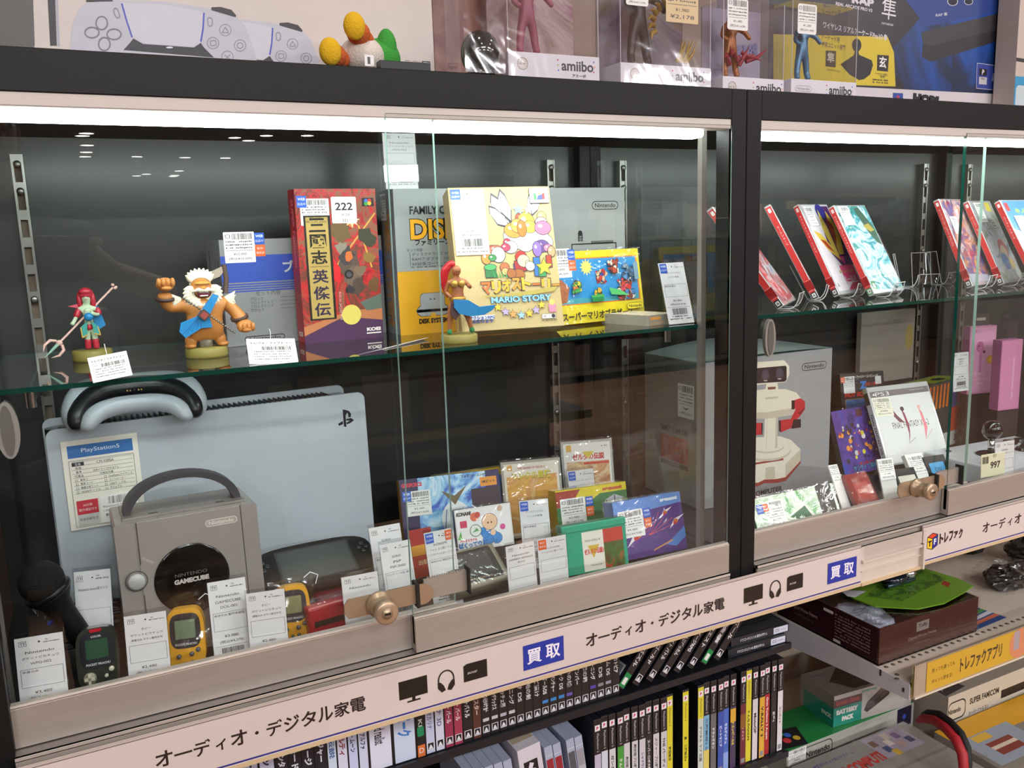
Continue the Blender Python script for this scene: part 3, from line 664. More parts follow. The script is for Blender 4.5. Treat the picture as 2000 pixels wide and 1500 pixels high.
for c_, r_, tl in (((-.0465,-.003,.0785),.0125,0),((.0455,-.007,.0455),.012,.5)):
    m = MB(); m.lathe([(r_*.9,-.0025),(r_,-.002),(r_,.002),(r_*.9,.0025)], DK, 24); o = m.obj('wrist_cuff', f); o.location = c_; o.rotation_euler = (.2,tl*-.6,0)
m = MB(); m.prism([(-.005,.104),(.018,.112),(.034,.119),(.036,.113),(.028,.104),(.008,.097)],.012,.015,M('a89c8c',.5)); m.tube([(.035,.013,.121),(.037,.014,.100),(.034,.013,.080)],.0035,M('5a4a40',.5)); m.obj('back_blade', f, bevel=.001)
m = MB(); m.lathe([(.010,.0),(.0085,.006),(.0095,.011)], M('bdb19a',.15,trans=.6), 24, (0,.0,.0135)); m.obj('clear_support', f)

p = at_z(897, 668, Z1)
f = thing('figurine', 'red-haired dancer figurine in blue skirt standing before the beige boxed game', 'figurine', (p.x, p.y, Z1), -8, group='collectable figurines on round bases')
m = MB(); m.lathe([(.0225,0),(.0229,.002),(.0229,.009),(.0215,.010)], OLIVE, 40); m.obj('round_base', f)
BR_ = M('a8673f', .4, name='brown_plastic')
body = [((0,0,.054),.0075),((.001,0,.063),.006),((0,0,.073),(.0088,.0065)),((0,0,.079),.0035),((0,-.001,.083),.0034),((0,-.001,.086),.0034),
        ((-.007,.001,.042),.006),((-.010,.002,.028),.0038),((-.011,.003,.014),.0026),((-.0115,.0,.0115),.0028),
        ((.008,0,.042),.006),((.013,-.002,.028),.0038),((.0155,-.003,.015),.0026),((.016,-.006,.0125),.003),
        ((-.010,0,.074),.0032),((-.014,.002,.062),.0026),((-.008,-.005,.055),.0024),((.0105,0,.074),.0032),((.017,-.003,.066),.0026),((.011,-.010,.070),.0026)]
ed = [(0,1),(1,2),(2,3),(3,4),(4,5),(0,6),(6,7),(7,8),(8,9),(0,10),(10,11),(11,12),(12,13),(2,14),(14,15),(15,16),(2,17),(17,18),(18,19)]
skin('body', body, ed, BR_, f)
chain('hair', [((0,.001,.094),.006),((-.006,.003,.096),.0055),((-.013,.005,.087),.006),((-.015,.006,.074),.0055),((-.012,.006,.062),.0035),((-.011,.006,.055),.001)], M('c2202c',.3), f)
m = MB(); m.ball((-.0045,-.006,.072),.0046,M('c9a04e',.3,.4),12,8); m.ball((.0045,-.006,.072),.0046,M('c9a04e',.3,.4),12,8); m.obj('gold_top', f)
m = MB(); m.ball((0,-.001,.0875),(.0056,.0055,.0066),BR_); m.ball((-.0015,-.0062,.0865),.0007,M('2a2320'),8,6); m.ball((.002,-.0062,.0865),.0007,M('2a2320'),8,6); m.tube([(-.0008,-.006,.0835),(.0015,-.006,.0835)],.0004,M('8a3030'),6); m.obj('face', f)
m = MB(); m.lathe([(.0098,-.002),(.0105,0),(.0098,.003)], M('b98a3a',.3,.5), 24, (0,0,.053)); m.obj('belt', f)
m = MB(); m.prism([(-.007,.0535),(.010,.052),(.024,.043),(.045,.044),(.040,.038),(.030,.033),(.012,.032),(-.002,.036),(-.008,.044)],-.014,-.009,BL_); m.obj('blue_skirt', f, bevel=.003, seg=3)
m = MB(); m.prism([(-.010,.050),(-.003,.046),(.0,.036),(-.006,.028),(-.012,.036)],-.011,-.007,M('4a3038',.45)); m.obj('side_cloth', f, bevel=.002)
m = MB(); m.box(.0,.008,.001,.006,.010,.046,ACRYL); m.obj('clear_support', f)
for c_ in ((-.011,.002,.013),(.0158,-.004,.0145)):
    m = MB(); m.ball(c_,(.0034,.0045,.0038),M('2f8a58',.4),10,8); m.obj('green_shoe', f)

for o_ in F2.children:
    if 'round_base' not in o_.name and 'support' not in o_.name: o_.location.z += .007
    if o_.name.split('.')[0] in ('head','beard','mouth'): o_.scale = (1.14,1.1,1.14); o_.location.z -= .0135
for sx in (-1,1): m = MB(); m.ball((sx*.019,.0,.024),(.008,.008,.0095),SK); m.ball((sx*.021,-.005,.0175),(.0075,.010,.0042),SK); m.obj('foot', F2)
F1.scale = (.9,.9,.86); F2.scale = (.86,.86,.82)
# ---- hang tags on the shelf
string_tag(0,0,0,[at(151,706,.925),at(228,691,.925),None,at(182,748,.907)], 'white hang tag hanging over the shelf edge before the spear-bearer figurine')
a0 = at(477,662,.955); a1 = at(572,661,.955); a3 = Vector((a0.x,a0.y-.02,Z1+.0008)); string_tag(0,0,0,[a0,a1,a1,a3], 'white hang tag propped against the grey block set box')
string_tag(0,0,0,[at_z(785,672,Z1+.001),at_z(866,651,Z1+.003),None,at_z(751,681,Z1+.001)], 'white hang tag lying flat left of the dancer figurine')

# ---- boxes
G8 = '8c8f90'
def block_art(a, w, h):
    a.rect(.0,h*.60,w,h*.85,'2f52b0'); 
    for i in range(4): a.rect(0,h*(.575-.022*i),w,h*(.588-.022*i),'2f52b0')
    a.text('ー ココ', w*.55, h*.92, .011, '35353a', bold=.03); a.text('ブロック', w*.50, h*.73, .016, 'c9ccd2', bold=.03)
    a.text('セット内容', w*.26, h*.49, .006, '2c2c2c')
    for i,(s,n) in enumerate((('ブロック','5コ'),('ブロックトレイ','5コ'),('ブロックハンド','2コ'),('カセット','1コ'))):
        a.text(s, w*.15, h*(.44-.036*i), .0042, '2c2c2c', w=.0042*len(s)*1.0, al='l'); a.rect(w*.33, h*(.44-.036*i), w*.42, h*(.443-.036*i), '2c2c2c'); a.text(n, w*.46, h*(.44-.036*i), .0042, '2c2c2c')
    a.rrect(w*.44,h*.10,w*.72,h*.32,.002,'dfe2e2'); a.rect(w*.46,h*.13,w*.70,h*.29,'3f6cb4'); a.rect(w*.56,h*.15,w*.68,h*.2,'7a2a3a'); nintendo(a,w*.10,h*.035,w*.34,h*.088,bg=G8)
def block_spine(a, w, h):
    a.rect(w*.5,h*.1,w*.68,h*.72,'2f52b0'); a.text('FAMILY COMPUTER', w*.82, h*.5, .010, '26262a', rot=-90, w=h*.62, bold=.02); a.text('BLOCK', w*.59, h*.42, .013, '8c8f90', rot=-90, w=h*.5, bold=.05); a.rect(w*.2,h*.3,w*.26,h*.9,'26262a')
t = carton('game_set_box','grey and blue block set game box in clear wrap behind the orange figurine','boxed game',.262,1.125,5,0,.216,at(457,468,1.12).z-Z1,Z1,.075,G8,art=block_art,spine=block_spine,wrap=True)
sticker(t,.006,.105,.038,.038,web=(.038,.022,.0125),orange=(.038,.007,.0125),price='¥15,000',tax='(税込¥16,500)',O=(-.108,0,0),seed=2)
SANG = busy(['221c26','8a1c22','c8242a','5a4030','c02028','7a6048','b01f26','3a3038','a83028'],24,(1,1,.7),name='battle_illustration')
def sfc_art(a, w, h):
    a.rect(0,0,w,h,SANG); a.poly([(0,.0),(w,0),(w,h*.12),(w*.5,h*.16),(0,h*.05)],'4a2a50'); a.poly([(0,h*.05),(w*.5,h*.16),(w,h*.12),(w,h*.2),(w*.6,h*.2),(0,h*.11)],'b8744a')
    a.poly([(w*.72,h*.25),(w,h*.3),(w,h*.2),(w*.8,h*.19)],'5a6a60'); a.line(w*.42,h*.48,w*.98,h*.84,.0022,'c89a48'); a.line(w*.76,h*.76,w*.9,h*.48,.002,'d8a040'); [a.blob(w*u,h*v,r,c,int(u*100+v*50)) for u,v,r,c in ((.62,.50,.017,'5a4a40'),(.66,.42,.014,'6a5648'),(.72,.36,.010,'4a3c34'),(.58,.57,.011,'403a3c'),(.55,.72,.013,'6a5430'),(.52,.62,.008,'8a8070'),(.85,.68,.011,'3a3a28'),(.88,.55,.007,'8a6a30'),(.90,.36,.009,'6a4a28'),(.60,.34,.006,'2a2830'),(.75,.46,.008,'7a6450'),(.62,.56,.006,'c86a30'),(.66,.79,.008,'c87030'))]; a.circ(w*.60,h*.44,.006,'1a1414'); a.circ(w*.6,h*.44,.0035,'4a4a50')
    a.circ(w*.68,h*.80,.006,'f0d8a0'); a.star(w*.68,h*.80,.011,'f3e3b0',8,.4); a.circ(w*.60,h*.17,.013,'d8c862'); a.poly([(w*.42,h*.55),(w*.5,h*.48),(w*.48,h*.38),(w*.41,h*.41)],'d21f24')
    a.rect(w*.085,h*.15,w*.41,h*.83,'181410'); a.rect(w*.11,h*.16,w*.38,h*.82,'b39a54'); a.column('三國志',w*.245,h*.51,h*.82,w*.2,'15120e',bold=.045,fill=.86); a.line(w*.13,h*.50,w*.36,h*.50,.0006,'3a3020'); a.column('英傑伝',w*.245,h*.165,h*.49,w*.2,'2a2040',bold=.035,fill=.82)
    a.column('さんごくしえいけつでん',w*.47,h*.14,h*.33,w*.03,'e8e4dc'); a.text('KOEI',w*.875,h*.062,h*.024,'efeae6',w=w*.18,bold=.05); a.rect(w*.78,h*.032,w*.97,h*.040,'efeae6')
    a.rect(w*.82,h*.885,w*.97,h*.94,'16141a')
    for k,(du,dv,c) in enumerate(((-.02,.008,'3b6fd0'),(.02,.010,'c8322a'),(-.022,-.010,'3fa04a'),(.018,-.008,'e0b838'))): a.circ(w*.895+du*w*1.1,h*.912+dv*h,.0026,c)
def sfc_spine(a, w, h): a.text('SUPER Famicom', w*.55, h*.72, .011, 'd9606c', rot=-90, w=h*.44, bold=.03); a.text('三國志 英傑伝', w*.55, h*.33, .010, '6a4a30', rot=-90, w=h*.28, bold=.04); a.text('KOEI', w*.5, h*.06, .006, 'e8e0e0', bold=.04)
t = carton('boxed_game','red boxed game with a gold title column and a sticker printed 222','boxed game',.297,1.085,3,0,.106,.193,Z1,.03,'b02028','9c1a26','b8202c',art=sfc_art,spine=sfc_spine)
sticker(t,.006,.148,.037,.033,web=(-.004,.022,.0125),price='¥6,000',tax='(税込¥6,600)',O=(-.053,0,0),seed=5)
m = MB(); a = Art(m,(-.053,0,0),lift=.0005); a.rrect(.046,.150,.079,.183,.002,PAPER); a.text('222',.0625,.171,.0095,'1c1c1c',w=.023,bold=.02); a.text('241200',.064,.1605,.003,'444444',w=.012); 
for k in range(3): a.rect(.0605+k*.0025,.151,.0612+k*.0025,.1555,'1c1c1c')
m.obj('number_sticker', t)
def disk_art(a, w, h):
    a.rect(0,0,w,h*.44,'e0a51e'); a.text('FAMILY COMPUTER',.0745,h*.855,.0110,'2a2c2e',w=.106,bold=.03)
    a.text('DISK',.058,h*.725,.029,'26261f',w=.075,bold=.075); a.text('DISK',.058,h*.725,.027,'e8a818',w=.073,bold=.03); a.text('ファミリーコンピュータ',.074,h*.635,.0085,'26282a',w=.094,bold=.04)
    a.text('セット内容',.026,h*.585,.0042,'2c2c2c'); a.line(.019,h*.57,.019,h*.48,.0005,'2c2c2c')
    for i,s in enumerate(('ディスクドライブ HVC','RAMアダプタ    HVC','RF延長コード   HVC')): a.text(s,.022,h*(.555-.033*i),.0044,'2c2c2c',w=.058,al='l')
    a.scribble(.02,h*.462,.075,h*.472,'3a3a3a',26)
    a.rrect(.030,h*.16,.066,h*.285,.006,'2a2a2a'); a.rrect(.024,h*.12,.072,h*.20,.009,'2a2a2a'); a.rrect(.0305,h*.163,.0655,h*.282,.006,'a3a7aa'); a.rrect(.0246,h*.123,.0714,h*.197,.009,'a3a7aa'); a.circ(.048,h*.125,.004,'e0a51e'); a.rect(.044,h*.235,.0462,h*.245,'3a3a44'); a.rect(.0495,h*.235,.0517,h*.245,'3a3a44')
    a.text('DISK SYSTEM',.048,h*.088,.007,'2a2418',w=.042,bold=.06); nintendo(a,w-.058,h*.835,w-.012,h*.90,bg='9aa0a1')
    a.frame(w-.094,h*.18,w-.016,h*.585,.0016,'222222'); a.frame(w-.060,h*.585,w-.022,h*.60,.0010,'222222'); a.rect(w-.082,h*.60,w-.0805,h*.66,'222222'); a.rect(w-.0765,h*.60,w-.075,h*.66,'222222'); a.circ(w-.0788,h*.664,.0036,'222222')
    for i in range(5): a.rect(w-.083,h*(.605+.012*i),w-.0745,h*(.610+.012*i),'222222')
def disk_spine(a, w, h): a.text('DISK SYSTEM', w*.4, h*.45, .024, 'b07a1a', rot=-90, w=h*.78, bold=.05); a.text('FAMILY COMPUTER', w*.78, h*.55, .008, '2c2e30', rot=-90, w=h*.5)
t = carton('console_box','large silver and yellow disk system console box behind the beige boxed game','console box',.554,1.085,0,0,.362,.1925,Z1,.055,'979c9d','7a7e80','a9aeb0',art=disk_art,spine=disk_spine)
sticker(t,.0,.153,.024,.035,price='¥',tax='(税込)',O=(-.181,.055,0),U=(0,-1,0),seed=9)
price_card(.392,1.100,-4,4,.044,.072,Z1+.1926,'tall price card standing on top of the silver and yellow console box',brand='Nintendo',sub='ファミコン ディスク',code='HVS-022',price='¥5,000',tax='(税込¥5,500)',seed=4)
def n64_art(a, w, h):
    a.rrect(w*.46,h*.88,w*.99-.004,h*.99,.001,'cbb98a') if False else None
    rnd = random.Random(3)
    for i in range(60): u, v = rnd.uniform(.02,.98)*w, rnd.uniform(.02,.98)*h; a.k -= 1; a.line(u,v,u+rnd.uniform(-.002,.002),v+.0015,.0005,'8a7a4a')
    # cut-paper scene: clouds, wings, balloons, flowers, pipes, gifts
    def petal(u, v, ang, L, W, c):
        g = [(0,0),(L*.35,W),(L*.8,W*.7),(L,0),(L*.8,-W*.5),(L*.35,-W*.7)]; ca, sa = cos(R(ang)), sin(R(ang)); g = [(w*u+x*ca-y*sa, h*v+x*sa+y*ca) for x,y in g]
        ce = (sum(p[0] for p in g)/6, sum(p[1] for p in g)/6); a.poly([(ce[0]+(x-ce[0])*1.12, ce[1]+(y-ce[1])*1.25) for x,y in g][::-1],'33333e'); a.poly(g[::-1], c)
    for u,v,an,L,W in ((.56,.74,118,.042,.009),(.58,.76,105,.040,.008),(.55,.72,132,.034,.008),(.78,.80,78,.030,.006),(.80,.80,62,.026,.006)): petal(u,v,an,L,W,'ecebe8')
    for u,v,r in ((.58,.645,.012),(.66,.63,.014),(.75,.625,.014),(.84,.60,.012),(.91,.60,.009),(.70,.60,.012),(.62,.61,.010),(.88,.64,.008)): a.circ(w*u,h*v,r+.0008,'3a3a4a')
    for u,v,r in ((.58,.645,.012),(.66,.63,.014),(.75,.625,.014),(.84,.60,.012),(.91,.60,.009),(.70,.60,.012),(.62,.61,.010),(.88,.64,.008)): a.circ(w*u,h*v,r,'dfe4f2')
    for u,v,rx,ry,c in ((.70,.775,.010,.007,'c8482a'),(.73,.745,.011,.013,'e0b43a'),(.76,.71,.009,.008,'e8c84a'),(.60,.69,.013,.010,'e0923a'),(.64,.72,.009,.009,'e8a84a'),(.68,.70,.006,.011,'d87a2a'),(.89,.78,.006,.007,'e8c86a'),(.88,.74,.008,.007,'e8a0b8'),(.89,.70,.011,.009,'d87a9c'),(.52,.60,.005,.006,'c8304a'),(.55,.57,.009,.008,'d8dce8'),(.50,.57,.006,.005,'b83a5a'),(.86,.57,.010,.008,'6a4a90'),(.92,.555,.006,.005,'c87aa0'),(.81,.55,.006,.010,'8a6ab8'),(.36,.56,.008,.005,'c85030'),(.33,.53,.007,.007,'e0c04a'),(.30,.50,.006,.008,'e8903a'),(.40,.555,.009,.006,'d86a50'),(.42,.52,.009,.010,'e4e4ea'),(.36,.50,.005,.004,'3a8a4a'),(.95,.53,.005,.007,'c8a078')): a.circ(w*u,h*v,rx+.0007,'2a2a30',ry=ry+.0007); a.circ(w*u,h*v,rx,c,ry=ry); a.circ(w*u-rx*.3,h*v+ry*.3,rx*.3,'f0ece0',10,ry=ry*.25)
    a.star(w*.66,h*.835,.008,'8ab8d8'); a.star(w*.76,h*.83,.007,'d8a8a0')
    for u0,v0,u1,v1,c in ((.56,.385,.62,.45,'2a3c98'),(.57,.40,.68,.47,'a8282c'),(.76,.36,.82,.49,'2f70b8'),(.80,.355,.87,.44,'3a9a50'),(.89,.42,.94,.50,'b8402c'),(.28,.365,.38,.43,'2a7a40')): a.rect(w*u0-.0007,h*v0-.0007,w*u1+.0007,h*v1+.0007,'2a2a30'); a.rect(w*u0,h*v0,w*u1,h*v1,c)
    a.circ(w*.33,h*.435,.0085,'2a2a30',ry=.0045); a.circ(w*.33,h*.435,.0078,'4aa860',ry=.0038)
    for u,v,r,c in ((.47,.43,.006,'b86a3a'),(.47,.40,.0045,'e0b070'),(.64,.50,.0075,'c82c28'),(.66,.47,.008,'ecccaa'),(.70,.455,.003,'ecccaa'),(.60,.37,.008,'a8642a'),(.53,.385,.006,'a8642a'),(.72,.43,.006,'e8e6e2')): a.circ(w*u,h*v,r+.0006,'2a2a30'); a.circ(w*u,h*v,r,c)
    a.star(w*.86,h*.42,.013,'2a2a30'); a.star(w*.86,h*.42,.0115,'f2d038')
    for i in range(5): a.poly([(w*(.36+.028*i),h*.36),(w*(.35+.028*i),h*.41),(w*(.375+.028*i),h*.36)],'3aa04a')
    for i,(ch,c) in enumerate(zip('マリオストーリー',('e8702a','e8b02a','e8b02a','e89a2a','e8b82a','e8702a','e8b02a','e89a2a'))):
        u = w*(.27+.098*i); v = h*(.30-.01*math.cos(i*.9))
        if ch == 'ー': a.rect(u-.0055,v-.0018,u+.0055,v+.0018,'2a1a14'); a.rect(u-.005,v-.0012,u+.005,v+.0012,c)
        else: a.text(ch,u,v,.0185,'2a1a14',w=.0145,bold=.1); a.text(ch,u,v,.0165,c,w=.0125,bold=.045)
    a.poly([(w*.20,h*.235),(w*.5,h*.215),(w*.93,h*.245),(w*.97,h*.28),(w*.6,h*.25)],'b8a84a'); a.text('MARIO STORY',w*.60,h*.205,.0088,'1e5a86',w=w*.60,bold=.09); a.text('MARIO STORY',w*.60,h*.205,.008,'8fcbe4',w=w*.59,bold=.03)
    for i,(u,v,c) in enumerate(((.36,.155,'f0c838'),(.43,.12,'b8a8d8'),(.50,.10,'e8a050'),(.58,.09,'9ac4e0'),(.66,.10,'f0c838'),(.73,.12,'b8a8d8'),(.79,.155,'f0c838'))): a.star(w*u,h*v,.0068,'5a4a30'); a.star(w*u,h*v,.0058,c)
    a.rect(w*.07,h*.075,w*.32,h*.105,'e8ecf4'); a.text('アクションRPG',w*.2,h*.09,.0048,'2a4aa0',w=w*.24,bold=.05); a.text('ふたりよう',w*.2,h*.065,.0048,'2a4aa0',w=w*.2,bold=.05)
    a.rect(w*.86,h*.10,w*.93,h*.16,'e58aa8'); a.circ(w*.895,h*.17,.004,'f0d070'); a.rect(w*.78,h*.055,w*.92,h*.09,'efece4'); a.frame(w*.78,h*.055,w*.92,h*.09,.0004,'222222'); a.text('振動パック',w*.83,h*.073,.003,'222222',w=.009); a.circ(w*.895,h*.073,.0026,'222222'); a.scribble(w*.78,h*.04,w*.93,h*.048,'4a4a3a',16)
    a.rect(w*.785,h*.875,w*.985,h*.985,'2a2a3a'); a.rect(w*.79,h*.878,w*.98,h*.982,'eceaf0'); a.text('NINTENDO',w*.885,h*.965,.003,'4a2a5a',w=w*.15); a.poly([(w*.83,h*.90),(w*.855,h*.90),(w*.855,h*.945),(w*.83,h*.95)],'2f8a50'); a.poly([(w*.855,h*.9),(w*.92,h*.90),(w*.94,h*.945),(w*.875,h*.93)],'3a4ea8'); a.poly([(w*.915,h*.90),(w*.94,h*.905),(w*.94,h*.95),(w*.915,h*.945)],'c83030'); a.poly([(w*.87,h*.94),(w*.90,h*.94),(w*.885,h*.955)],'e0b030')
def n64_spine(a, w, h):
    for i,ch in enumerate('マリオスト'): a.text(ch, w*.5, h*(.5-.07*i), .010, 'c87a2a', w=w*.6, bold=.06)
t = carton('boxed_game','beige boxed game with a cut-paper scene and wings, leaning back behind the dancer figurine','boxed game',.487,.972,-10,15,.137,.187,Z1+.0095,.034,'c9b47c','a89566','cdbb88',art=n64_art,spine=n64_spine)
m = MB(); w_, h_ = .044, .086; m.box(0,w_,-.0016,-.0012,0,h_,PAPER); a = Art(m,(0,-.0016,0)); a.rect(0,h_-.0135,.013,h_,'2a62cf'); a.text('WEB',.0065,h_-.0045,.003,'e8eefc',w=.0095); a.text('出品中',.0065,h_-.0095,.003,'e8eefc',w=.010); a.circ(.022,h_-.006,.0011,'6a6a30'); a.text('Nintendo',.022,h_-.020,.0026,'444444'); a.text('ニンテンドー64ソフト',.022,h_-.026,.0024,'555555'); a.frame(.002,h_*.43,.042,h_*.62,.0003,'3a3a3a'); a.text('¥3,480',.022,h_*.36,.003,'222222'); a.text('(税込¥3,828)',.022,h_*.30,.0034,'222222',w=.027); a.line(0,h_*.26,w_,h_*.26,.0003,'333333'); a.barcode(.009,h_*.13,.035,h_*.245); a.scribble(.008,h_*.09,.036,h_*.11,'333333',16); a.scribble(.002,h_*.04,.042,h_*.06,'333333',24)
o = m.obj('attached_price_card', t); o.location = (-.066,0,.098)
def smb_art(a, w, h):
    a.rect(w*.03,h*.26,w*.97,h*.90,'e07a28'); a.rect(w*.045,h*.275,w*.955,h*.885,'2f95d8'); a.poly([(w*.045,h*.275),(w*.955,h*.275),(w*.955,h*.36),(w*.6,h*.33),(w*.3,h*.35),(w*.045,h*.33)],'46a4b0')
    a.poly([(w*.05,h*.28),(w*.16,h*.30),(w*.2,h*.5),(w*.12,h*.62),(w*.05,h*.6)],'b3683a'); a.star(w*.40,h*.77,.012,'f0e070',12,.6)
    rnd = random.Random(8)
    for cx_,cy_,n_,sp,cols in ((.55,.62,14,.05,('d8362a','b8342a','2f4fa8','f2d8b0','f0c8a0','c83028')),(.80,.44,26,.085,('efd8c8','d84a5a','4a7ec0','e8c8b8','c8382a','7a3a30','e8e0d8')),(.84,.66,12,.07,('5a8ac0','4a6a8a','8aa8b8','3a5a7a')),(.68,.76,8,.05,('b84a38','e8dcc8','8a3a28')),(.26,.50,10,.04,('e8702a','48a048','5ab050','d8c83a')),(.48,.38,6,.03,('e8b838','2a8a48','d8a830'))):
        for _ in range(n_*3):
            u, v, r = cx_+rnd.uniform(-sp,sp), cy_+rnd.uniform(-sp*1.6,sp*1.6), rnd.uniform(.0012,.0040); c = rnd.choice(cols); q_ = rnd.uniform(.7,1.5)
            a.circ(w*u,h*v,r+.0003,'3a3030',12,ry=r*q_+.0003); a.blob(w*u,h*v,r,c,int(u*999),9,.25)
    a.rect(w*.41,h*.28,w*.53,h*.345,'2a8a48'); a.rect(w*.40,h*.34,w*.54,h*.37,'46ac58'); a.poly([(w*.62,h*.36),(w*.82,h*.33),(w*.72,h*.42),(w*.6,h*.46)],'5ac070'); a.rect(w*.90,h*.55,w*.95,h*.80,'7a9ab0'); a.text('スーパーマリオブラザーズ',w*.46,h*.10,h*.125,'3a3018',w=w*.78,bold=.04); nintendo(a,w*.78,h*.13,w*.97,h*.22,bg='e6d21e',t=.0006)
t = carton('boxed_game','yellow boxed cartridge game with a blue picture, leaning beside the beige box','boxed game',.651,1.022,7,9,.166,.101,Z1+.0035,.018,'ead71c','d8c518','efe048',art=smb_art,wrap=True)
sticker(t,.0,.065,.040,.040,web=(.036,.024,.0125),orange=(.036,.009,.0125),price='¥5,000',tax='(税込¥5,500)',O=(-.083,0,0),seed=7)
# flat case and its price card
t = thing('game_case','flat clear grey disk case lying under the upright price card','game case',(at_z(1265,637,Z1).x,at_z(1265,637,Z1).y,Z1),0,group=None)
A = at_z(1174,631,Z1); B = at_z(1265,637,Z1); Cc = at_z(1326,630,Z1)
e1 = (A-B); e2 = (Cc-B); 
m = MB(); th = .0135; pts = [(0,0),(e2.x,e2.y),(e1.x+e2.x,e1.y+e2.y),(e1.x,e1.y)]; m.prism(pts, 0, th, M('b9b5a8',.2,trans=.35,name='milky_plastic'), 'z'); m.obj('case_shell', t, bevel=.001)
m = MB(); m.prism([(x*.9+e2.x*.06+e1.x*.04,y*.9+e2.y*.06+e1.y*.04) for x,y in pts], th+.0002, th+.0004, busy(['6a8ac0','d8c090','e8e4d8','c87a50'],40,name='faded_insert'), 'z')
U = Vector((e2.x,e2.y,0)).normalized(); a = Art(m,(0,0,0),U,(0,0,1),lift=.0004); a.rect(.004,.0075,e2.length*.40,.0115,'d99a4a'); a.rect(.004,.001,e2.length*.5,.005,'a08a70'); m.obj('insert', t)
price_card(.727,.937,0,17,.0425,.086,Z1,'price card in a clear sleeve propped against the flat grey case',brand='ディスクシステム',sub='いただき街',box='動作未確認',price='¥3,480',tax='(税込¥3,828)',web=True,tf=False,seed=12)

# ================================================================ upper shelf of the right cabinet: red-spined cases and their stands
def slim_case(x, y, yaw, lean, z, w, h, label, art, spine_text, spine='c8302e', st=None, d=.0115, foot='1a1a1c'):
    t = thing('game_case', label, 'game case', (x,y,z), yaw, lean, 0, 'red-spined cases on the glass shelf')
    m = MB(); m.box(-w/2,w/2,0,d,0,h,M('c4c6c8',.15,coat=.5,name='clear_grey_plastic')); m.obj('case_shell', t, bevel=.0018, seg=3)
    p = MB(); a = Art(p,(-w/2,0,0),lift=.0003); a.rect(.0035,.006,w-.0035,h-.003,'dcd8d4'); art(a, w, h)
    s = Art(p,(-w/2,d,0),(0,-1,0),(0,0,1),lift=.0003); s.rect(.0012,.006,d-.0012,h-.003,spine); s.rrect(d*.3,h-.013,d*.7,h-.006,.001,'e8e0e0')
    s.text(spine_text,d*.5,h*.68,.0038,'f0dcdc',rot=-90,w=min(h*.42,.0042*len(spine_text)*1.2)); s.text('The Game Company',d*.5,h*.28,.0028,'eab0b0',rot=-90,w=h*.16) if False else None
    s.pill(d*.26,.016,d*.74,.034,.0005,'eab0b0',spine); s.rect(.0012,.002,d-.0012,.013,foot); s.rect(d*.25,.004,d*.75,.011,'d8d8d8'); s.text('A',d*.5,.0075,.004,'1a1a1c',bold=.03)
    p.obj('cover_insert', t)
    c = MB(); c.box(-w/2-.0006,w/2+.0006,-.0011,-.0006,.001,h-.001,glass('cover_film',(.98,.98,.985),.06,.05)); c.obj('clear_cover', t)
    if st: sticker(t, *st[:4], price='¥4,980', tax='(税込¥5,478)', O=(-w/2,-.0012,0), seed=st[4], web=st[5] if len(st)>5 else None)
    return t
def stand(x, y, yaw, z, label, lean=12):
    t = thing('display_stand', label, 'stand', (x,y,z+.0003), yaw, 0, 0, 'clear acrylic case stands'); w = .017; sl, cl = sin(R(lean)), cos(R(lean))
    path = [(-.016,.024),(-.0145,.015),(-.0115,.007),(-.0075,.002),(-.002,0),(.006,0),(.0135,0),(.0155,.0012)]
    path += [(.0165+sl*q,.003+cl*q) for q in (0,.02,.045,.062)]
    m = MB(); n = len(path); vs = []
    for i,(a_, b_) in enumerate(path):
        p0, p1 = path[max(0,i-1)], path[min(n-1,i+1)]; tx, tz = p1[0]-p0[0], p1[1]-p0[1]; L_ = math.hypot(tx,tz); nx, nz = tz/L_*.0016, -tx/L_*.0016
        if nz < 0: nx, nz = -nx, -nz
        if i < 4: nx, nz = -.0016, 0
        if i > 6: nx, nz = .0016, 0
        for xx in (-w,w): vs.append((xx,a_,b_)); vs.append((xx,a_+nx,b_+nz))
    fs = []
    for i in range(n-1):
        q, r_ = i*4, i*4+4; fs += [(q,r_,r_+2,q+2),(q+1,q+3,r_+3,r_+1),(q,q+1,r_+1,r_),(q+2,r_+2,r_+3,q+3)]
    m.add(vs, fs, ACRYL, True); BE = M('dcdedd',.15,name='painted_edge_highlight')
    for xx in (-w-.0008,w+.0008): m.tube([(xx,a_,b_+.0008) for a_,b_ in path], .0007, BE, 6)  # pale tubes stand in for highlights along the clear edges
    m.tube([(-w,path[-1][0],path[-1][1]),(w,path[-1][0],path[-1][1])],.0008,BE,6); m.tube([(-w,path[0][0]-.001,path[0][1]),(w,path[0][0]-.001,path[0][1])],.0008,BE,6)
    m.obj('acrylic_strip', t); return t
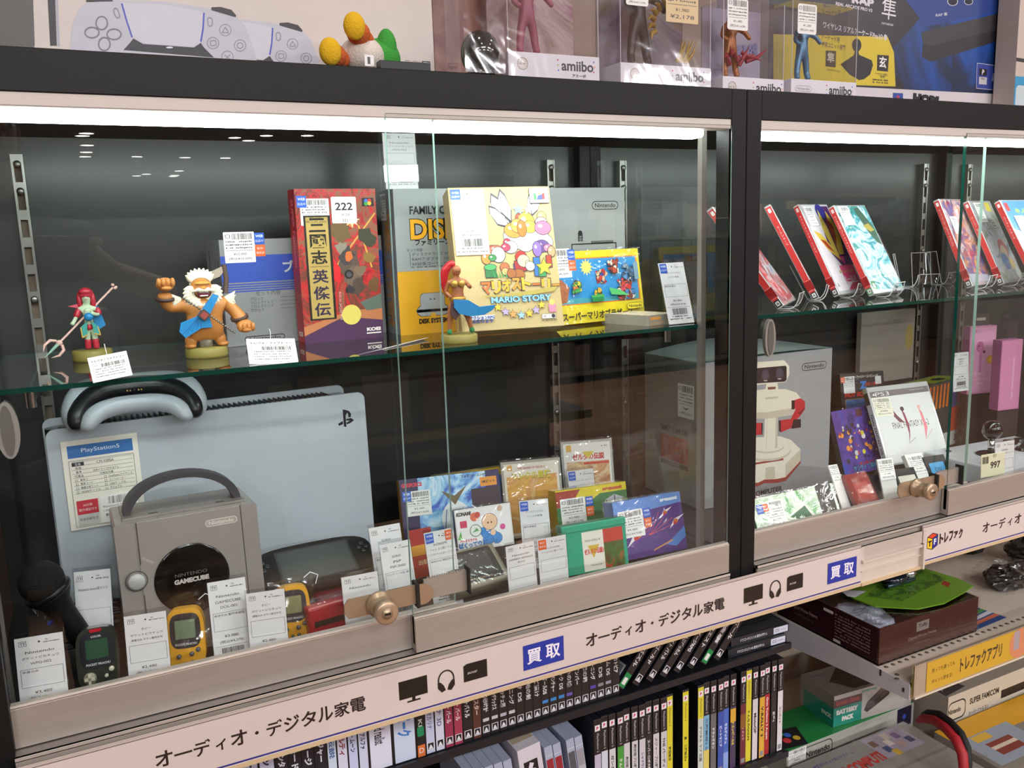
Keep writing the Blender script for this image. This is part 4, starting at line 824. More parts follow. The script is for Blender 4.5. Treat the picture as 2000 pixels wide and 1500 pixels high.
def shield(a, w, h):
    a.rect(.0035,.006,w-.0035,h-.003,'e6dfe4'); a.poly([(w*.35,h*.45),(w*.55,h*.97),(w*.95,h*.97),(w-.004,h*.3),(w*.6,h*.25)],'5a2a6a'); a.circ(w*.62,h*.90,.016,'3a3a98')
    for P_, c in (([(.10,.70),(.30,.66),(.55,.45),(.60,.35),(.30,.48),(.18,.60)],'e8c84a'),([(.55,.94),(.62,.75),(.60,.40),(.48,.48),(.44,.72)],'ecd258'),([(.80,.92),(.70,.70),(.62,.42),(.78,.42),(.92,.60),(.93,.78)],'e8c84a'),([(.20,.60),(.34,.58),(.50,.44),(.32,.50)],'b8402a'),([(.70,.86),(.66,.70),(.66,.52),(.78,.62),(.84,.74)],'b8402a'),([(.56,.40),(.66,.30),(.74,.40)],'e84a8a')): a.poly([(w*u,h*v) for u,v in P_][::-1], c)
    a.rect(w*.42,h*.12,w*.92,h*.30,'e0407a'); a.text('ポケットモンスター',w*.62,h*.235,.0068,'1e2a60',w=w*.56,bold=.09); a.text('ポケットモンスター',w*.62,h*.235,.0062,'ecd03a',w=w*.54,bold=.03); a.text('シールド',w*.62,h*.145,.015,'3a1a30',w=w*.42,bold=.09); a.text('シールド',w*.62,h*.145,.013,'e8e0e4',w=w*.4,bold=.03); a.rrect(.007,.010,.017,.024,.001,'e8e8ea'); a.text('A',.012,.017,.008,'222222'); a.poly([(w*.4,.006),(w-.004,.006),(w-.004,h*.12),(w*.6,h*.1)],'d8506a')
def landscape(a, w, h):
    a.rect(.0035,.006,w-.0035,h-.003,busy(['2f7f9a','5ab8c0','a8dce0','e6f0ee','4aa8b8','2f8a78','c8e8d8','3a90a8'],16,(1,1,1.4),name='misty_landscape_print')); a.poly([(w*.55,h*.95),(w*.72,h*.97),(w*.93,h*.75),(w*.96,h*.52),(w*.82,h*.56),(w*.70,h*.68)],'4a6a58'); a.poly([(w*.60,h*.75),(w*.82,h*.78),(w*.92,h*.70),(w*.78,h*.68)],'b8a850')
    a.text('ゼルダの伝説',w*.53,h*.225,.013,'3a7a78',w=w*.72,bold=.07); a.text('ゼルダの伝説',w*.53,h*.225,.0115,'eef2e4',w=w*.70,bold=.02); a.scribble(w*.3,h*.165,w*.8,h*.175,'e8f0ec',20); a.rrect(.004,.007,.017,.023,.001,'3a8a50'); a.rect(.007,.011,.014,.019,'e8ece4')
def flower(a, w, h):
    a.rect(.0035,.006,w-.0035,h-.003,busy(['3a2a5a','b83a3a','4a6ab8','d88a4a','e8e0e8','7a3a8a','e05a70'],26,name='crowded_cover_print')); a.text('よくばり セット',w*.55,h*.36,.012,'c8304a',w=w*.7,bold=.06); a.star(w*.55,h*.22,.013,'e8b82a',8,.5); a.poly([(.004,.006),(w-.004,.006),(w-.004,h*.1),(.004,h*.14)],'c8ccd8')
def maker(a, w, h):
    a.rect(.0035,.006,w-.0035,h-.003,busy(['5a5a68','8a9098','c8ccd4','b8b0a8','5a8a50','e0e2e8'],20,name='workshop_cover_print')); a.text('MAKER',w*.55,h*.70,.018,'2a2a2c',w=w*.62,bold=.08); a.text('MAKER',w*.55,h*.70,.016,'e8e6e2',w=w*.6,bold=.02); a.circ(w*.62,h*.40,.02,'c83a2c'); a.circ(w*.6,h*.36,.014,'efc8a0'); a.circ(w*.5,h*.25,.017,'3f7ac8'); a.circ(w*.75,h*.22,.012,'e8c83a'); a.circ(w*.86,h*.1,.012,'e8ece4'); a.rect(w*.64,h*.86,w*.84,h*.97,'e6d44a')
def meadow(a, w, h): a.rect(.0035,h*.5,w-.0035,h-.003,'4a9ae0'); a.rect(.0035,.006,w-.0035,h*.5,'6ab84a'); a.text('キノコ',w*.6,h*.86,.011,'b8d838',w=w*.5,bold=.08); a.rect(.0035,.006,w*.9,h*.2,'e8983a'); a.rrect(.006,h*.86,.02,h*.96,.002,'c8302e')
def grey_cover(a, w, h): a.rect(.0035,.006,w-.0035,h-.003,busy(['3a5a98','d8dce0','c83a3a','7a8a98','e0e4e4'],22,name='sports_cover_print')); a.text('敵対',w*.6,h*.35,.02,'e8e8ea',bold=.05)
slim_case(.955,.968,36,36,-0.1135,.107,.182,'leftmost red-spined case, partly hidden by the black post',grey_cover,'スーパーコレクション')
slim_case(1.093,1.048,48,27.6,-0.1146,.105,.171,'red-spined case turned edge-on beside the shield cover',grey_cover,'オールスターズ')
slim_case(1.174,1.045,17.8,27,-0.1146,.106,.171,'red-spined case with a yellow flame shield on its white cover',shield,'ポケットモンスター シールド',st=(.006,.128,.032,.036,21))
slim_case(1.219,1.008,13.2,28,-0.1145,.105,.168,'red-spined case with a misty blue-green landscape cover',landscape,'ゼルダの伝説 ブレス オブ ザ ワイルド',st=(.006,.128,.034,.036,22),foot='3a8a50')
slim_case(1.463,1.008,16,23,-0.1154,.105,.170,'red-spined case with a crowded purple cover behind the thick green glass edge',flower,'スーパーヒーロー ロボット クロニクル',st=(.012,.100,.030,.034,23))
slim_case(1.552,1.008,15.1,24.9,-0.1151,.105,.168,'red-spined case with a grey workshop cover',maker,'スーパー メーカー',st=(.012,.122,.034,.040,24))
slim_case(1.560,.940,8,27.8,-0.1149,.105,.170,'red-spined case with a blue sky cover, cut off by the right edge',meadow,'パーティ スターズ',st=(.02,.10,.034,.036,25))
for x, y, yw, ln, lb in ((.955,.968,36,36,'under the leftmost red-spined case'),(1.093,1.048,48,27.6,'under the case turned edge-on'),(1.174,1.045,17.8,27,'under the shield-cover case'),(1.219,1.008,13.2,28,'under the landscape-cover case'),(1.463,1.008,16,23,'under the crowded purple cover case'),(1.552,1.008,15.1,24.9,'under the grey workshop cover case'),(1.560,.940,8,27.8,'under the case cut off by the right edge')):
    stand(x, y, yw, Z2, 'clear acrylic case stand '+lb, ln)
for px, py, yw, lb in ((1786,562,35,'standing empty, first right of the landscape-cover case'),(1818,560,-30,'standing empty, turned sideways beside another empty one'),(1856,556,10,'standing empty behind the thick green glass edge')):
    p = at_z(px, py, Z2); stand(p.x, p.y+.012, yw, Z2, 'clear acrylic case stand '+lb, 12)
# ================================================================ lower deck of the left cabinet
ZD = Z_DECK+.0006
PWH = M('b2bac3', .38, coat=.2, name='cool_white_plastic', var=.01); PBK = M('131317', .25, coat=.3, name='gloss_black_plastic')
# ---- the white game console lying on its long side, facing out
t = thing('game_console','large white and black game console standing on its long side at the back','game console',(.1365,1.112,ZD+.004),3,2)
w_, h_ = .390, .250
def plate(y0, y1, dz=0, dx=0):
    m = MB(); r = .010; p = []
    for cx, cz, a0 in ((w_/2-r,r,-90),(w_/2-r,h_-r,0),(-w_/2+r,h_-r,90),(-w_/2+r,r,180)): p += [(cx+dx+r*cos(R(a0+18*i)), cz+dz+r*sin(R(a0+18*i))) for i in range(6)]
    m.prism(p, y0, y1, PWH); return m
o = plate(0,.004).obj('side_plate', t, bevel=.0012)
o = plate(.083,.087,.002,-.002).obj('side_plate', t, bevel=.0012)
m = MB(); m.box(-w_/2+.012,w_/2-.006,.004,.083,.004,h_-.008,PBK)
m.tube([(-w_/2+.020,.042,h_-.02),(-w_/2+.020,.042,h_-.004)],.020,PBK,24); m.obj('body', t, bevel=.004)
m = MB()
for i in range(46): x = -w_/2+.045+i*.0068; m.prism([(x,h_-.009),(x+.0032,h_-.009),(x+.0032,h_-.003),(x,h_-.003)],.010,.030,PWH if i%1==0 else PBK); m.box(x,x+.0015,.034,.078,h_-.009,h_-.004,M('202226',.4))
m.obj('cooling_vent', t)
m = MB(); a = Art(m,(-w_/2,0,0),lift=.0002); u, v = w_*.925, h_*.865
a.poly([(u-.003,v-.011),(u+.0005,v-.012),(u+.0005,v+.012),(u-.003,v+.0128)],'1b1c22'); a.poly([(u+.0005,v+.004),(u+.0005,v+.012),(u+.006,v+.0095),(u+.0085,v+.005),(u+.0075,v+.001),(u+.004,v+.001),(u+.0045,v+.005),(u+.003,v+.0075)],'1b1c22')
a.poly([(u-.004,v-.003),(u-.011,v-.006),(u-.010,v-.009),(u-.004,v-.0075)],'1b1c22'); a.poly([(u+.001,v-.001),(u+.008,v-.0005),(u+.012,v-.004),(u+.006,v-.0075),(u+.001,v-.0085),(u+.001,v-.006),(u+.006,v-.004),(u+.001,v-.003)],'1b1c22')
m.obj('logo', t)
# specification card taped on its face
W2, H2 = .083, .108
m = MB(); m.box(0,W2,-.0012,-.0006,0,H2,M('e9e6da',.5)); a = Art(m,(0,-.0012,0)); a.rect(.006,H2-.021,W2-.006,H2-.006,'3a72b4'); a.text('PlayStation5',W2/2,H2-.0135,.0062,'e6eef6',w=W2*.5)
for i in range(9):
    v = H2-.026-.0048*i; a.line(.009,v,W2-.008,v,.0003,'5a5a5a')
a.rect(.009,H2-.031,.022,H2-.0265,'38383c'); a.text('型番',.0155,H2-.0288,.003,'e0e0e0'); a.text('CFI-1000A',.045,H2-.0288,.003,'333333')
for i, s in enumerate(('程度','備考','付属品')): a.text(s,.0155,H2-.0335-.0048*i,.003,'333333')
a.text('光学ドライブ付きモデル',.045,H2-.0385,.0028,'333333',w=.028); a.text('付属品完備',.045,H2-.0432,.0028,'333333')
for i, (s, q) in enumerate((('箱有り','DualSenseワイヤレス'),('電源コード','コントローラー'),('横置き用フット','USBケーブル'),('HDMIケーブル','マニュアル'))):
    a.frame(.011,H2-.0495-.0048*i,.0135,H2-.047-.0048*i,.0003,'333333'); a.text(s,.016,H2-.048-.0048*i,.0028,'333333',w=.0026*len(s),al='l'); a.frame(.042,H2-.0495-.0048*i,.0445,H2-.047-.0048*i,.0003,'333333'); a.text(q,.047,H2-.048-.0048*i,.0028,'333333',w=min(.026,.0026*len(q)),al='l')
a.rect(.009,.018,.032,.035,'c93a48'); a.text('30日間',.0205,.029,.003,'f4dede'); a.text('動作保証付き',.0205,.0235,.0034,'f4dede',w=.019); a.rect(.009,.005,.032,.018,'c9c9c6'); a.text('本体初期化済',.0205,.012,.0034,'333333',w=.020)
a.rect(.034,.003,W2-.005,.037,'efefec'); a.barcode(.043,.026,W2-.010,.035,seed=8); a.text('Playstation5 SONY CF',.054,.023,.003,'222222',w=.034); a.text('I-1000A エンタテインメント',.054,.0185,.003,'222222',w=.034); a.text('動作確認済み',.05,.013,.0036,'222222',w=.022); a.frame(.006,.003,W2-.006,H2-.024,.0004,'5a5a5a')
o = m.obj('specification_card', t); p_ = at(134,865,1.10); o.location = (p_.x-.1365-.009,-.0005,p_.z-ZD-.004-H2)

# ---- its controller lying across the top, seen from behind
c0 = at(262,752,1.10)
t = thing('game_controller','white and black game controller lying on top of the white console','game controller',(c0.x,1.110,ZD+.257),-2,0); t.scale = (1.05,1.05,1.05)
hh = .160/2
def ctl(z): return z
wl = [((-.062,-.020,.000),(.012,.015)),((-.065,-.006,.014),(.0165,.019)),((-.056,.016,.030),(.0185,.021)),((-.036,.032,.030),(.016,.022)),((0,.036,.030),(.013,.022)),((.036,.032,.030),(.016,.022)),((.056,.016,.030),(.0185,.021)),((.065,-.006,.014),(.0165,.019)),((.062,-.020,.000),(.012,.015))]
o = chain('shell', wl, M('b4bcc8',.35,coat=.2,name='controller_white'), t)
bl = [((-.0625,-.034,-.001),(.0085,.0095)),((-.0615,-.022,.012),(.0110,.0125)),((-.051,-.004,.026),(.0125,.012)),((-.031,.010,.034),(.0135,.0125)),((0,.014,.035),(.0135,.0125)),((.031,.010,.034),(.0135,.0125)),((.051,-.004,.026),(.0125,.012)),((.0615,-.022,.012),(.0110,.0125)),((.0625,-.034,-.001),(.0085,.0095))]
chain('black_trim', bl, M('1b1c20',.32,name='controller_black'), t)
fl_ = [((-.0545,-.036,-.004),(.0075,.006)),((-.049,-.030,.008),(.0115,.010)),((-.038,-.020,.0155),(.0125,.011)),((-.018,-.010,.0185),(.0105,.011)),((0,-.008,.0185),(.0095,.011)),((.018,-.010,.0185),(.0105,.011)),((.038,-.020,.0155),(.0125,.011)),((.049,-.030,.008),(.0115,.010)),((.0545,-.036,-.004),(.0075,.006))]
chain('front_shell', fl_, M('b4bcc8',.35,coat=.2,name='controller_white'), t)
m = MB(); m.box(-.009,.009,.0000,.0035,.0305,.0345,PBK)
for x in (-.0075,-.0045,.0045,.0075): m.ball((x,-.0003,.0325),.0011,M('d8b870',.3,.8),10,8)
m.ball((0,-.0003,.0325),.0022,M('0a0a0c',.4),12,8); m.obj('charging_contacts', t)

# ---- silver cube console leaning back, handle up
SIL = M('a29b96', .36, .4, name='silver_plastic'); SILD = M('8d8580', .45, .5, name='darker_silver'); DG = M('353336', .5, name='dark_grey_plastic')
t = thing('cube_console','silver cube-shaped game console with dark carrying handle and round black lid badge','game console',(.0765,.972,ZD+.009),1.3,4)
W3, H3, D3 = .151, at(352,1007,.98).z-ZD-.009, .104
m = MB(); m.prism([(-W3/2+.004,0),(W3/2-.004,0),(W3/2,.004),(W3/2,H3-.002),(W3/2-.002,H3),(-W3/2+.002,H3),(-W3/2,H3-.002),(-W3/2,.004)],0,D3,SIL)
m.obj('body', t, bevel=.003, seg=3)
m = MB(); m.prism([(-W3/2+.022,.0),(W3/2-.018,.0),(W3/2-.018,H3-.0005),(-W3/2+.022,H3-.0005)],-.0018,.0,SIL); m.obj('lid', t, bevel=.0008)
m = MB(); a = Art(m,(-W3/2,-.0018,0),lift=.0001); a.line(.0225,H3,.0225,H3*.70,.0009,'3a3532'); a.line(.0225,H3*.48,.0225,0,.0009,'3a3532'); a.line(W3-.0185,H3,W3-.0185,0,.0009,'3a3532'); a.ring(.0165,H3*.59,.0105,.0116,'4a4542'); 
a.text('POWER',.030,H3*.72,.0028,'c4bcb6',rot=-35); a.pill(.093,H3-.0185,.128,H3-.0105,.0007,'cfc8c2','a39a93','Nintendo'); m.obj('seam_print', t)
m = MB(); m.lathe([(.0088,.0),(.0088,.0035),(.008,.0045),(.0005,.0047)], M('a7a8a8',.35,name='power_button_grey'), 32, (-W3/2+.0165,-.0018,H3*.59), axis='y'); m.obj('power_button', t)
m = MB(); m.lathe([(.0400,0),(.0400,.0012),(.038,.0018),(.0005,.0018)], M('100c0b',.08,coat=.6,name='smoked_badge'), 56, (-.002,-.0018,H3*.535), axis='y'); a = Art(m,(-.002,-.0038,H3*.535),lift=.0001); a.text('NINTENDO',-.001,.0062,.0038,'6a6260',w=.034); a.text('GAMECUBE',-.001,-.0012,.0056,'b9b0ac',w=.037,bold=.06); m.obj('lid_badge', t)
m = MB(); m.box(-W3/2+.010,W3/2-.010,.016,D3-.010,H3,H3+.0025,SILD)
for x in (-.038,.034): m.box(x,x+.010,.022,.026,H3+.0024,H3+.003,DG)
m.box(-.030,.060,.004,.010,H3-.0002,H3+.0015,SILD); m.obj('top_panel', t, bevel=.0008)
m = MB(); n = 22; pts = []
for i in range(n+1):
    q = pi*i/n; pts.append((-.064*cos(q), .052, H3-.002+.044*sin(q)**.85))
m2 = []; outer = [(p[0]*1.0,p[2]) for p in pts]; inner = [(p[0]*.885,p[2]-.0062*min(1,sin(pi*i/n)*3)) for i,p in enumerate(pts)]
for i in range(n): m.prism([outer[i],outer[i+1],inner[i+1],inner[i]],.030,.058,DG)
m.obj('carrying_handle', t)

# ---- microphone
p0 = at(78,1132,.985); p1 = at(150,1232,.985)
t = thing('microphone','black handheld microphone with round grille leaning at the far left of the deck','microphone',(p1.x,p1.y,p1.z))
base = Vector((0,0,0)); top = p0-p1; D_ = top.normalized(); L4 = top.length/.9
rot = D_.to_track_quat('Z','Y').to_matrix().to_4x4()
MK = M('09090b', .55, spec=.3, name='microphone_black')
m = MB(); m.T = rot; m.lathe([(.0105,-.02),(.0115,-.016),(.0125,L4*.35),(.0150,L4*.50),(.0205,L4*.62),(.0215,L4*.66)], MK, 32)
m.obj('grip', t)
m = MB(); m.T = rot; m.lathe([(.0225,L4*.65),(.0235,L4*.68),(.0235,L4*.71),(.0225,L4*.73)], M('1c1c1f',.3,.5), 32); m.obj('grille_ring', t)
m = MB(); m.T = rot; m.ball((0,0,L4*.86),(.0225,.0225,.0225),M('0e0e10',.5,.4,bump=1.0,bscale=900,name='wire_mesh_grille'),28,18); m.obj('grille', t)
m = MB(); m.T = rot; a = Art(m,(0,-.0236,L4*.66),(1,0,0),(0,0,1)); m.v = m.v
N_ = Vector((0,-1,0)); 
a.O = Vector((0,-.0205,L4*.56)); a.rrect(-.0055,-.003,-.0006,.005,.0012,'b8b8ba'); a.rrect(.0006,-.003,.0055,.005,.0012,'b8b8ba'); a.circ(-.003,.002,.0011,'1a1a1a'); a.text('LICENSED',0,-.0055,.0018,'8a8a8c',w=.011); m.obj('logo_print', t)
m = MB(); m.T = rot; m.box(-.0028,.0028,-.0155,-.0115,L4*.33,L4*.42,M('2a2a2c',.3)); m.box(-.0024,.0024,-.017,-.0155,L4*.40,L4*.41,CHROME); m.box(-.0024,.0024,-.0165,-.015,L4*.34,L4*.35,CHROME); m.obj('slide_switch', t)
t = thing('cable_bundle','dark cable bundle with bright blue plugs in the shadow beside the microphone','cable',(-.038,1.055,ZD+.004))
m = MB()
for k in range(5): m.tube([(.038*cos(q*.7+k)+k*.003, .02*sin(q*.7+k), .012+.009*k+.004*sin(q)) for q in range(12)], .0022, M('0e0e10',.4), 8)
m.obj('cable', t); m = MB(); m.tube([(.0,-.02,.050),(.006,-.024,.066),(.018,-.022,.078)],.0026,M('1f5ad8',.35),8); m.obj('blue_plug', t)
m = MB(); m.tube([(-.036,-.02,.045),(-.030,-.024,.055)],.0028,M('1f5ad8',.35),8); m.obj('blue_plug', t)

# ---- pocket gadgets
def gadget(px, py, y, yaw, lean, w, h, label, shell, screen, bezel, text, btn, dpad=False, red=False, bag=False):
    p = at(px,py,y); t = thing('handheld_toy', label, 'handheld toy', (p.x,y,ZD+.0048), yaw, lean, 0, 'pocket electronic pets')
    m = MB(); n = 30; pts = []
    for i in range(n): q = 2*pi*i/n; pts.append((w/2*math.copysign(abs(cos(q))**.45,cos(q))*(1+.04*sin(q)*-1), h/2+h/2*math.copysign(abs(sin(q))**.55,sin(q))))
    m.prism(pts, .0, .015, shell); m.obj('shell', t, bevel=.0045, seg=4)
    m = MB(); a = Art(m,(-w/2,-.0001,0),lift=.0002)
    n = 24; a.poly([(w/2+w*.40*math.copysign(abs(cos(2*pi*i/n))**.5,cos(2*pi*i/n)), h*.63+h*.29*math.copysign(abs(sin(2*pi*i/n))**.6,sin(2*pi*i/n))) for i in range(n)], bezel)
    a.rrect(w*.24,h*.50,w*.76,h*.81,.001,screen); a.text(text,w*.5,h*.41,h*.038,'c9c9c4',w=w*.56,bold=.03)
    if red: a.text('COLOR',w*.5,h*.86,h*.035,'c9c9c4',w=w*.24,bold=.03)
    m.obj('screen_panel', t)
    m = MB(); 
    if dpad:
        m.lathe([(w*.155,0),(w*.155,.001)],M('8f8e78',.35),28,(-w*.22,0,h*.19),axis='y'); m.box(-w*.34,-w*.10,-.004,0,h*.165,h*.215,btn); m.box(-w*.25,-w*.19,-.004,0,h*.105,h*.275,btn); m.obj('direction_pad', t); m = MB()
        for cx, cz, r in ((.30,.30,.065),(.17,.20,.048)): m.lathe([(w*r,0),(w*r,.0025),(w*r*.8,.0032)],btn,20,(w*cx,0,h*cz),axis='y')
    else:
        for cx, cz, r in ((.30,.30,.062),(.13,.24,.062),(-.2,.22,.062),(.13,.10,.055),(-.05,.09,.05)): m.lathe([(w*r,0),(w*r,.0022),(w*r*.8,.003)],btn,20,(w*cx,0,h*cz),axis='y')
    m.obj('buttons', t)
    if red: m = MB(); m.prism([(-w*.15,h*.985),(w*.15,h*.985),(w*.12,h*.93),(-w*.12,h*.93)],-.001,.012,M('b4202c',.2,coat=.4)); m.obj('infrared_window', t)
    if bag:
        m = MB(); random.seed(int(px)); g = 7; gw, gh = w*1.28, h*1.10
        for s_ in (-.002,.017):
            vs = [(-gw/2+gw*i/g, s_+random.uniform(-.0015,.0015), gh*j/g) for j in range(g+1) for i in range(g+1)]
            m.add(vs, [(j*(g+1)+i,j*(g+1)+i+1,(j+1)*(g+1)+i+1,(j+1)*(g+1)+i) for j in range(g) for i in range(g)], WRAP, False)
        m.tube([(gw*.3,.005,gh),(gw*.45,.004,gh*1.08),(gw*.62,.004,gh*1.02),(gw*.55,.003,gh*.88)],.0006,M('e6e6e8',.2),6)
        m.obj('plastic_bag', t)
    return t
gadget(190,1290,.940,-5,12,.041,.064,'smoky clear handheld toy with green screen marked COLOR','' or M('34362f',.22,coat=.5,name='smoky_clear_plastic'),'1f4a2c','14161c','POCKET PIKACHU',M('ccc8ae',.35),True,True)
YEL = M('e0a21e',.4,coat=.2,name='yellow_plastic'); GRY = M('4a4a50',.45)
gadget(362,1255,.938,-12,10.5,.040,.066,'yellow handheld toy in a plastic bag, left of the two yellow ones',YEL,'6f8466','24262c','POCKET PIKACHU',GRY,bag=True)
gadget(573,1210,.944,-11,12,.040,.064,'yellow handheld toy in a plastic bag, right of the two yellow ones',YEL,'8a8a60','2a2c32','POCKET PIKACHU',GRY,bag=True)

# ---- portable consoles
pA, pB = at(508,1148,.985), at(730,1096,1.02)
t = thing('portable_console','black portable game console with wide screen lying tilted before the white console','portable console',((pA.x+pB.x)/2+.004,1.0,ZD+.006),2,62)
w5, h5 = .152, .070
m = MB(); n = 28; m.prism([(w5/2*math.copysign(abs(cos(2*pi*i/n))**.55,cos(2*pi*i/n)), h5/2+h5/2*math.copysign(abs(sin(2*pi*i/n))**.55,sin(2*pi*i/n))) for i in range(n)],0,.018,M('232323',.3,coat=.3,name='piano_black')); m.obj('body', t, bevel=.003)
m = MB(); a = Art(m,(-w5/2,0,0),lift=.0003); a.rrect(w5*.19,h5*.12,w5*.82,h5*.90,.002,'3a3c3c'); a.rect(w5*.21,h5*.16,w5*.80,h5*.86,'4b4e4d'); m.obj('screen', t)
m = MB()
for cx in (-.42,.42):
    for dx, dz in ((.0,.055),(0,-.055),(.03,0),(-.03,0)): m.lathe([(.0032,0),(.0032,.0012),(.0025,.0016)],M('343436',.3),16,(w5*(cx+dx),0,h5*(.62+dz*1.6)),axis='y')
m.obj('buttons', t)
o = t; t.location.z = ZD+H+.045
m = MB(); m.box(-.07,.07,.018,.030,.0,.05,M('1a1818',.6)); m.obj('clear_rest', t)
def bagged(name, label, cat, px, py, y, w, h, d, mat, parts, zlift=.0, yaw=0, lean=0, bagged=True, roll=0):
    p = at(px,py,y); t = thing(name, label, cat, (p.x,y,ZD+zlift+.001+(d+.005)*abs(sin(R(lean)))), yaw, lean, roll)
    m = MB(); m.box(-w/2,w/2,0,d,0,h,mat); m.obj('body', t, bevel=min(w,h,d)*.2, seg=3)
    for nm, f in parts: m = MB(); f(m, w, h, d); m.obj(nm, t)
    if bagged: m = MB(); m.box(-w/2-.006,w/2+.008,-.003,d+.004,.0,h+.005,WRAP); m.obj('plastic_bag', t, bevel=.003)
    return t
RED = M('a3202c',.3,coat=.4,name='metallic_red')
bagged('portable_console','red clamshell game console in a plastic bag beside the yellow toy','portable console',668,1205,.935,.078,.040,.020,RED,[('hinge_gap',lambda m,w,h,d: (m.box(-w*.42,w*.46,-.0008,.001,h*.40,h*.56,M('231818',.4)), m.box(w*.3,w*.38,-.0012,.0,h*.36,h*.6,CHROME)))],.0,8,8)
bagged('portable_console','dark red portable console in a plastic bag behind the small price card','portable console',690,1172,.985,.085,.030,.04,M('7a2a34',.35),[],.0,6,0)
def gba(m, w, h, d):
    a = Art(m,(-w/2,0,0),lift=.0003); a.rrect(w*.10,h*.12,w*.90,h*.92,.004,'1a1a1c'); a.rrect(w*.2,h*.28,w*.8,h*.84,.002,'3a3a3c'); a.text('GAME BOY ADVANCE',w*.5,h*.19,.0024,'b8a878',w=w*.42)
bagged('portable_console','dark handheld game console in a plastic bag behind the lock bar','portable console',948,1150,.930,.082,.062,.02,M('8d8778',.35,.3),[('screen_panel',gba)],.004,4,58)

# ---- boxed games standing in rows
def pk(*c, s=28, n='print'): return busy(list(c), s, name=n)
def mario2(a, w, h):
    a.rect(w*.05,h*.08,w*.95,h*.90,'2a8ccc'); a.star(w*.42,h*.60,.013,'efe07a',12,.6)
    for u,v,r,c in ((.55,.72,.007,'c8503a'),(.62,.62,.009,'d8a88a'),(.70,.6,.007,'4a4a6a'),(.82,.7,.008,'5a8a6a'),(.86,.55,.009,'7a9ab8'),(.75,.45,.008,'c8b0a0'),(.6,.4,.009,'b83a2a'),(.35,.35,.009,'3a9a4a')): a.circ(w*u,h*v,r+.0006,'26262e'); a.circ(w*u,h*v,r,c)
t = carton('boxed_game','yellow-edged boxed cartridge game with blue cover at the back of the lower deck','boxed game',.512,1.170,-3,8,.126,.097,ZD+.003,.022,'e2b52a','b98f20','e8be38',art=mario2,wrap=True); sticker(t,.004,.056,.034,.032,seed=31,O=(-.063,-.0002,0))
def hinotori(a, w, h):
    a.rect(0,0,w,h,pk('1c2470','2a5ac0','8ac4ec','d8ecf8','3a78d8','241a58',s=16,n='blue_flame_print')); a.poly([(0,0),(w*.16,0),(w*.18,h),(0,h)],'2a1a4a'); a.poly([(w*.84,0),(w,0),(w,h),(w*.86,h)],'241a5a'); a.circ(w*.53,h*.42,.022,'dfe4e6',ry=.026); a.poly([(w*.40,h*.80),(w*.53,h*.60),(w*.66,h*.84),(w*.53,h*.72)],'6a5a38')
    a.circ(w*.5,h*.2,.0035,'b84a4a'); a.line(w*.44,h*.55,w*.40,h*.20,.0012,'2f62b0'); a.line(w*.60,h*.56,w*.70,h*.24,.0012,'2f62b0'); a.rect(w*.70,h*.40,w*.99,h*.78,'3a2028'); a.text('ゴーム',w*.86,h*.50,.006,'c0302a',w=w*.2,bold=.05)
    a.text('GEKIFORCE',w*.12,h*.92,.006,'d83048',w=w*.2,bold=.06); a.rect(w*.80,h*.80,w*.97,h*.92,'e8982a'); a.text('1Mビット',w*.885,h*.86,.005,'2a1a14',w=w*.14,bold=.03); a.text('ファミリーコンピュータ',w*.78,h*.955,.0045,'1a1a3a',w=w*.34,bold=.04)
    a.text('火',w*.13,h*.16,.020,'e8402a',bold=.06); a.circ(w*.13,h*.03,.01,'e8a030')
t = carton('boxed_game','dark blue and purple boxed game with a small orange badge in the back row','boxed game',.447,1.103,-10,15,.150,.112,ZD+.0075,.028,'2a1c58','b8822a','2a2a78',art=hinotori); sticker(t,.008,.058,.036,.036,web=(-.005,.022,.0125),price='¥3,480',tax='(税込¥3,828)',O=(-.075,-.0002,0),seed=33)
t = thing('banner_card','small orange-red printed leaflet before the dark blue boxed game','leaflet',(at(826,1080,1.06).x,1.055,ZD),0,14)
m = MB(); m.box(-.017,.017,0,.0008,0,.066,M('b8332a',.45)); a = Art(m,(-.017,0,0)); a.rect(0,.03,.034,.044,'e8a02c'); a.text('出版',.017,.020,.007,'e8c8a0',bold=.04); m.obj('leaflet', t)
def link(a, w, h):
    a.rect(.004,.004,w-.004,h-.004,'e6dfd0'); a.rect(w*.08,.008,w*.92,h*.80,pk('c8783a','e0b04a','d89a58','efd890','b8683a',s=14,n='sunset_print')); a.text('THE LEGEND OF ZELDA 2',w*.5,h*.90,.0035,'b84a58',w=w*.45,bold=.03)
    a.text('リンクの冒険',w*.5,h*.80,.0125,'6a6424',w=w*.66,bold=.1); a.text('リンクの冒険',w*.5,h*.805,.0115,'d8cf3a',w=w*.64,bold=.04); a.rect(w*.10,h*.88,w*.18,h*.95,'d8a040')
t = carton('disk_game_case','disk game case with a golden sunset cover and yellow-green title','game case',.582,1.108,-13,12,.095,.118,ZD+.0025,.012,'aaa79a',art=link,wrap=True,part='case_shell')
def zelda(a, w, h):
    a.rect(.004,.004,w-.004,h-.004,'e9e6e0'); a.rect(w*.10,.006,w*.92,h*.74,pk('8a5a3a','c88a58','e0c89a','b86a48','5a8ab0',s=20,n='map_print')); a.rect(w*.42,h*.70,w*.92,h*.73,'c83a2a'); a.text('ゼルダの伝説',w*.52,h*.80,.011,'7a1a1a',w=w*.62,bold=.1); a.text('ゼルダの伝説',w*.52,h*.80,.010,'d8322c',w=w*.60,bold=.05); a.poly([(w*.40,h*.86),(w*.64,h*.86),(w*.52,h*.77)],'d8c23a'); a.rect(w*.10,h*.87,w*.20,h*.95,'d8a83a'); a.scribble(w*.78,h*.91,w*.9,h*.93,'555555',8)
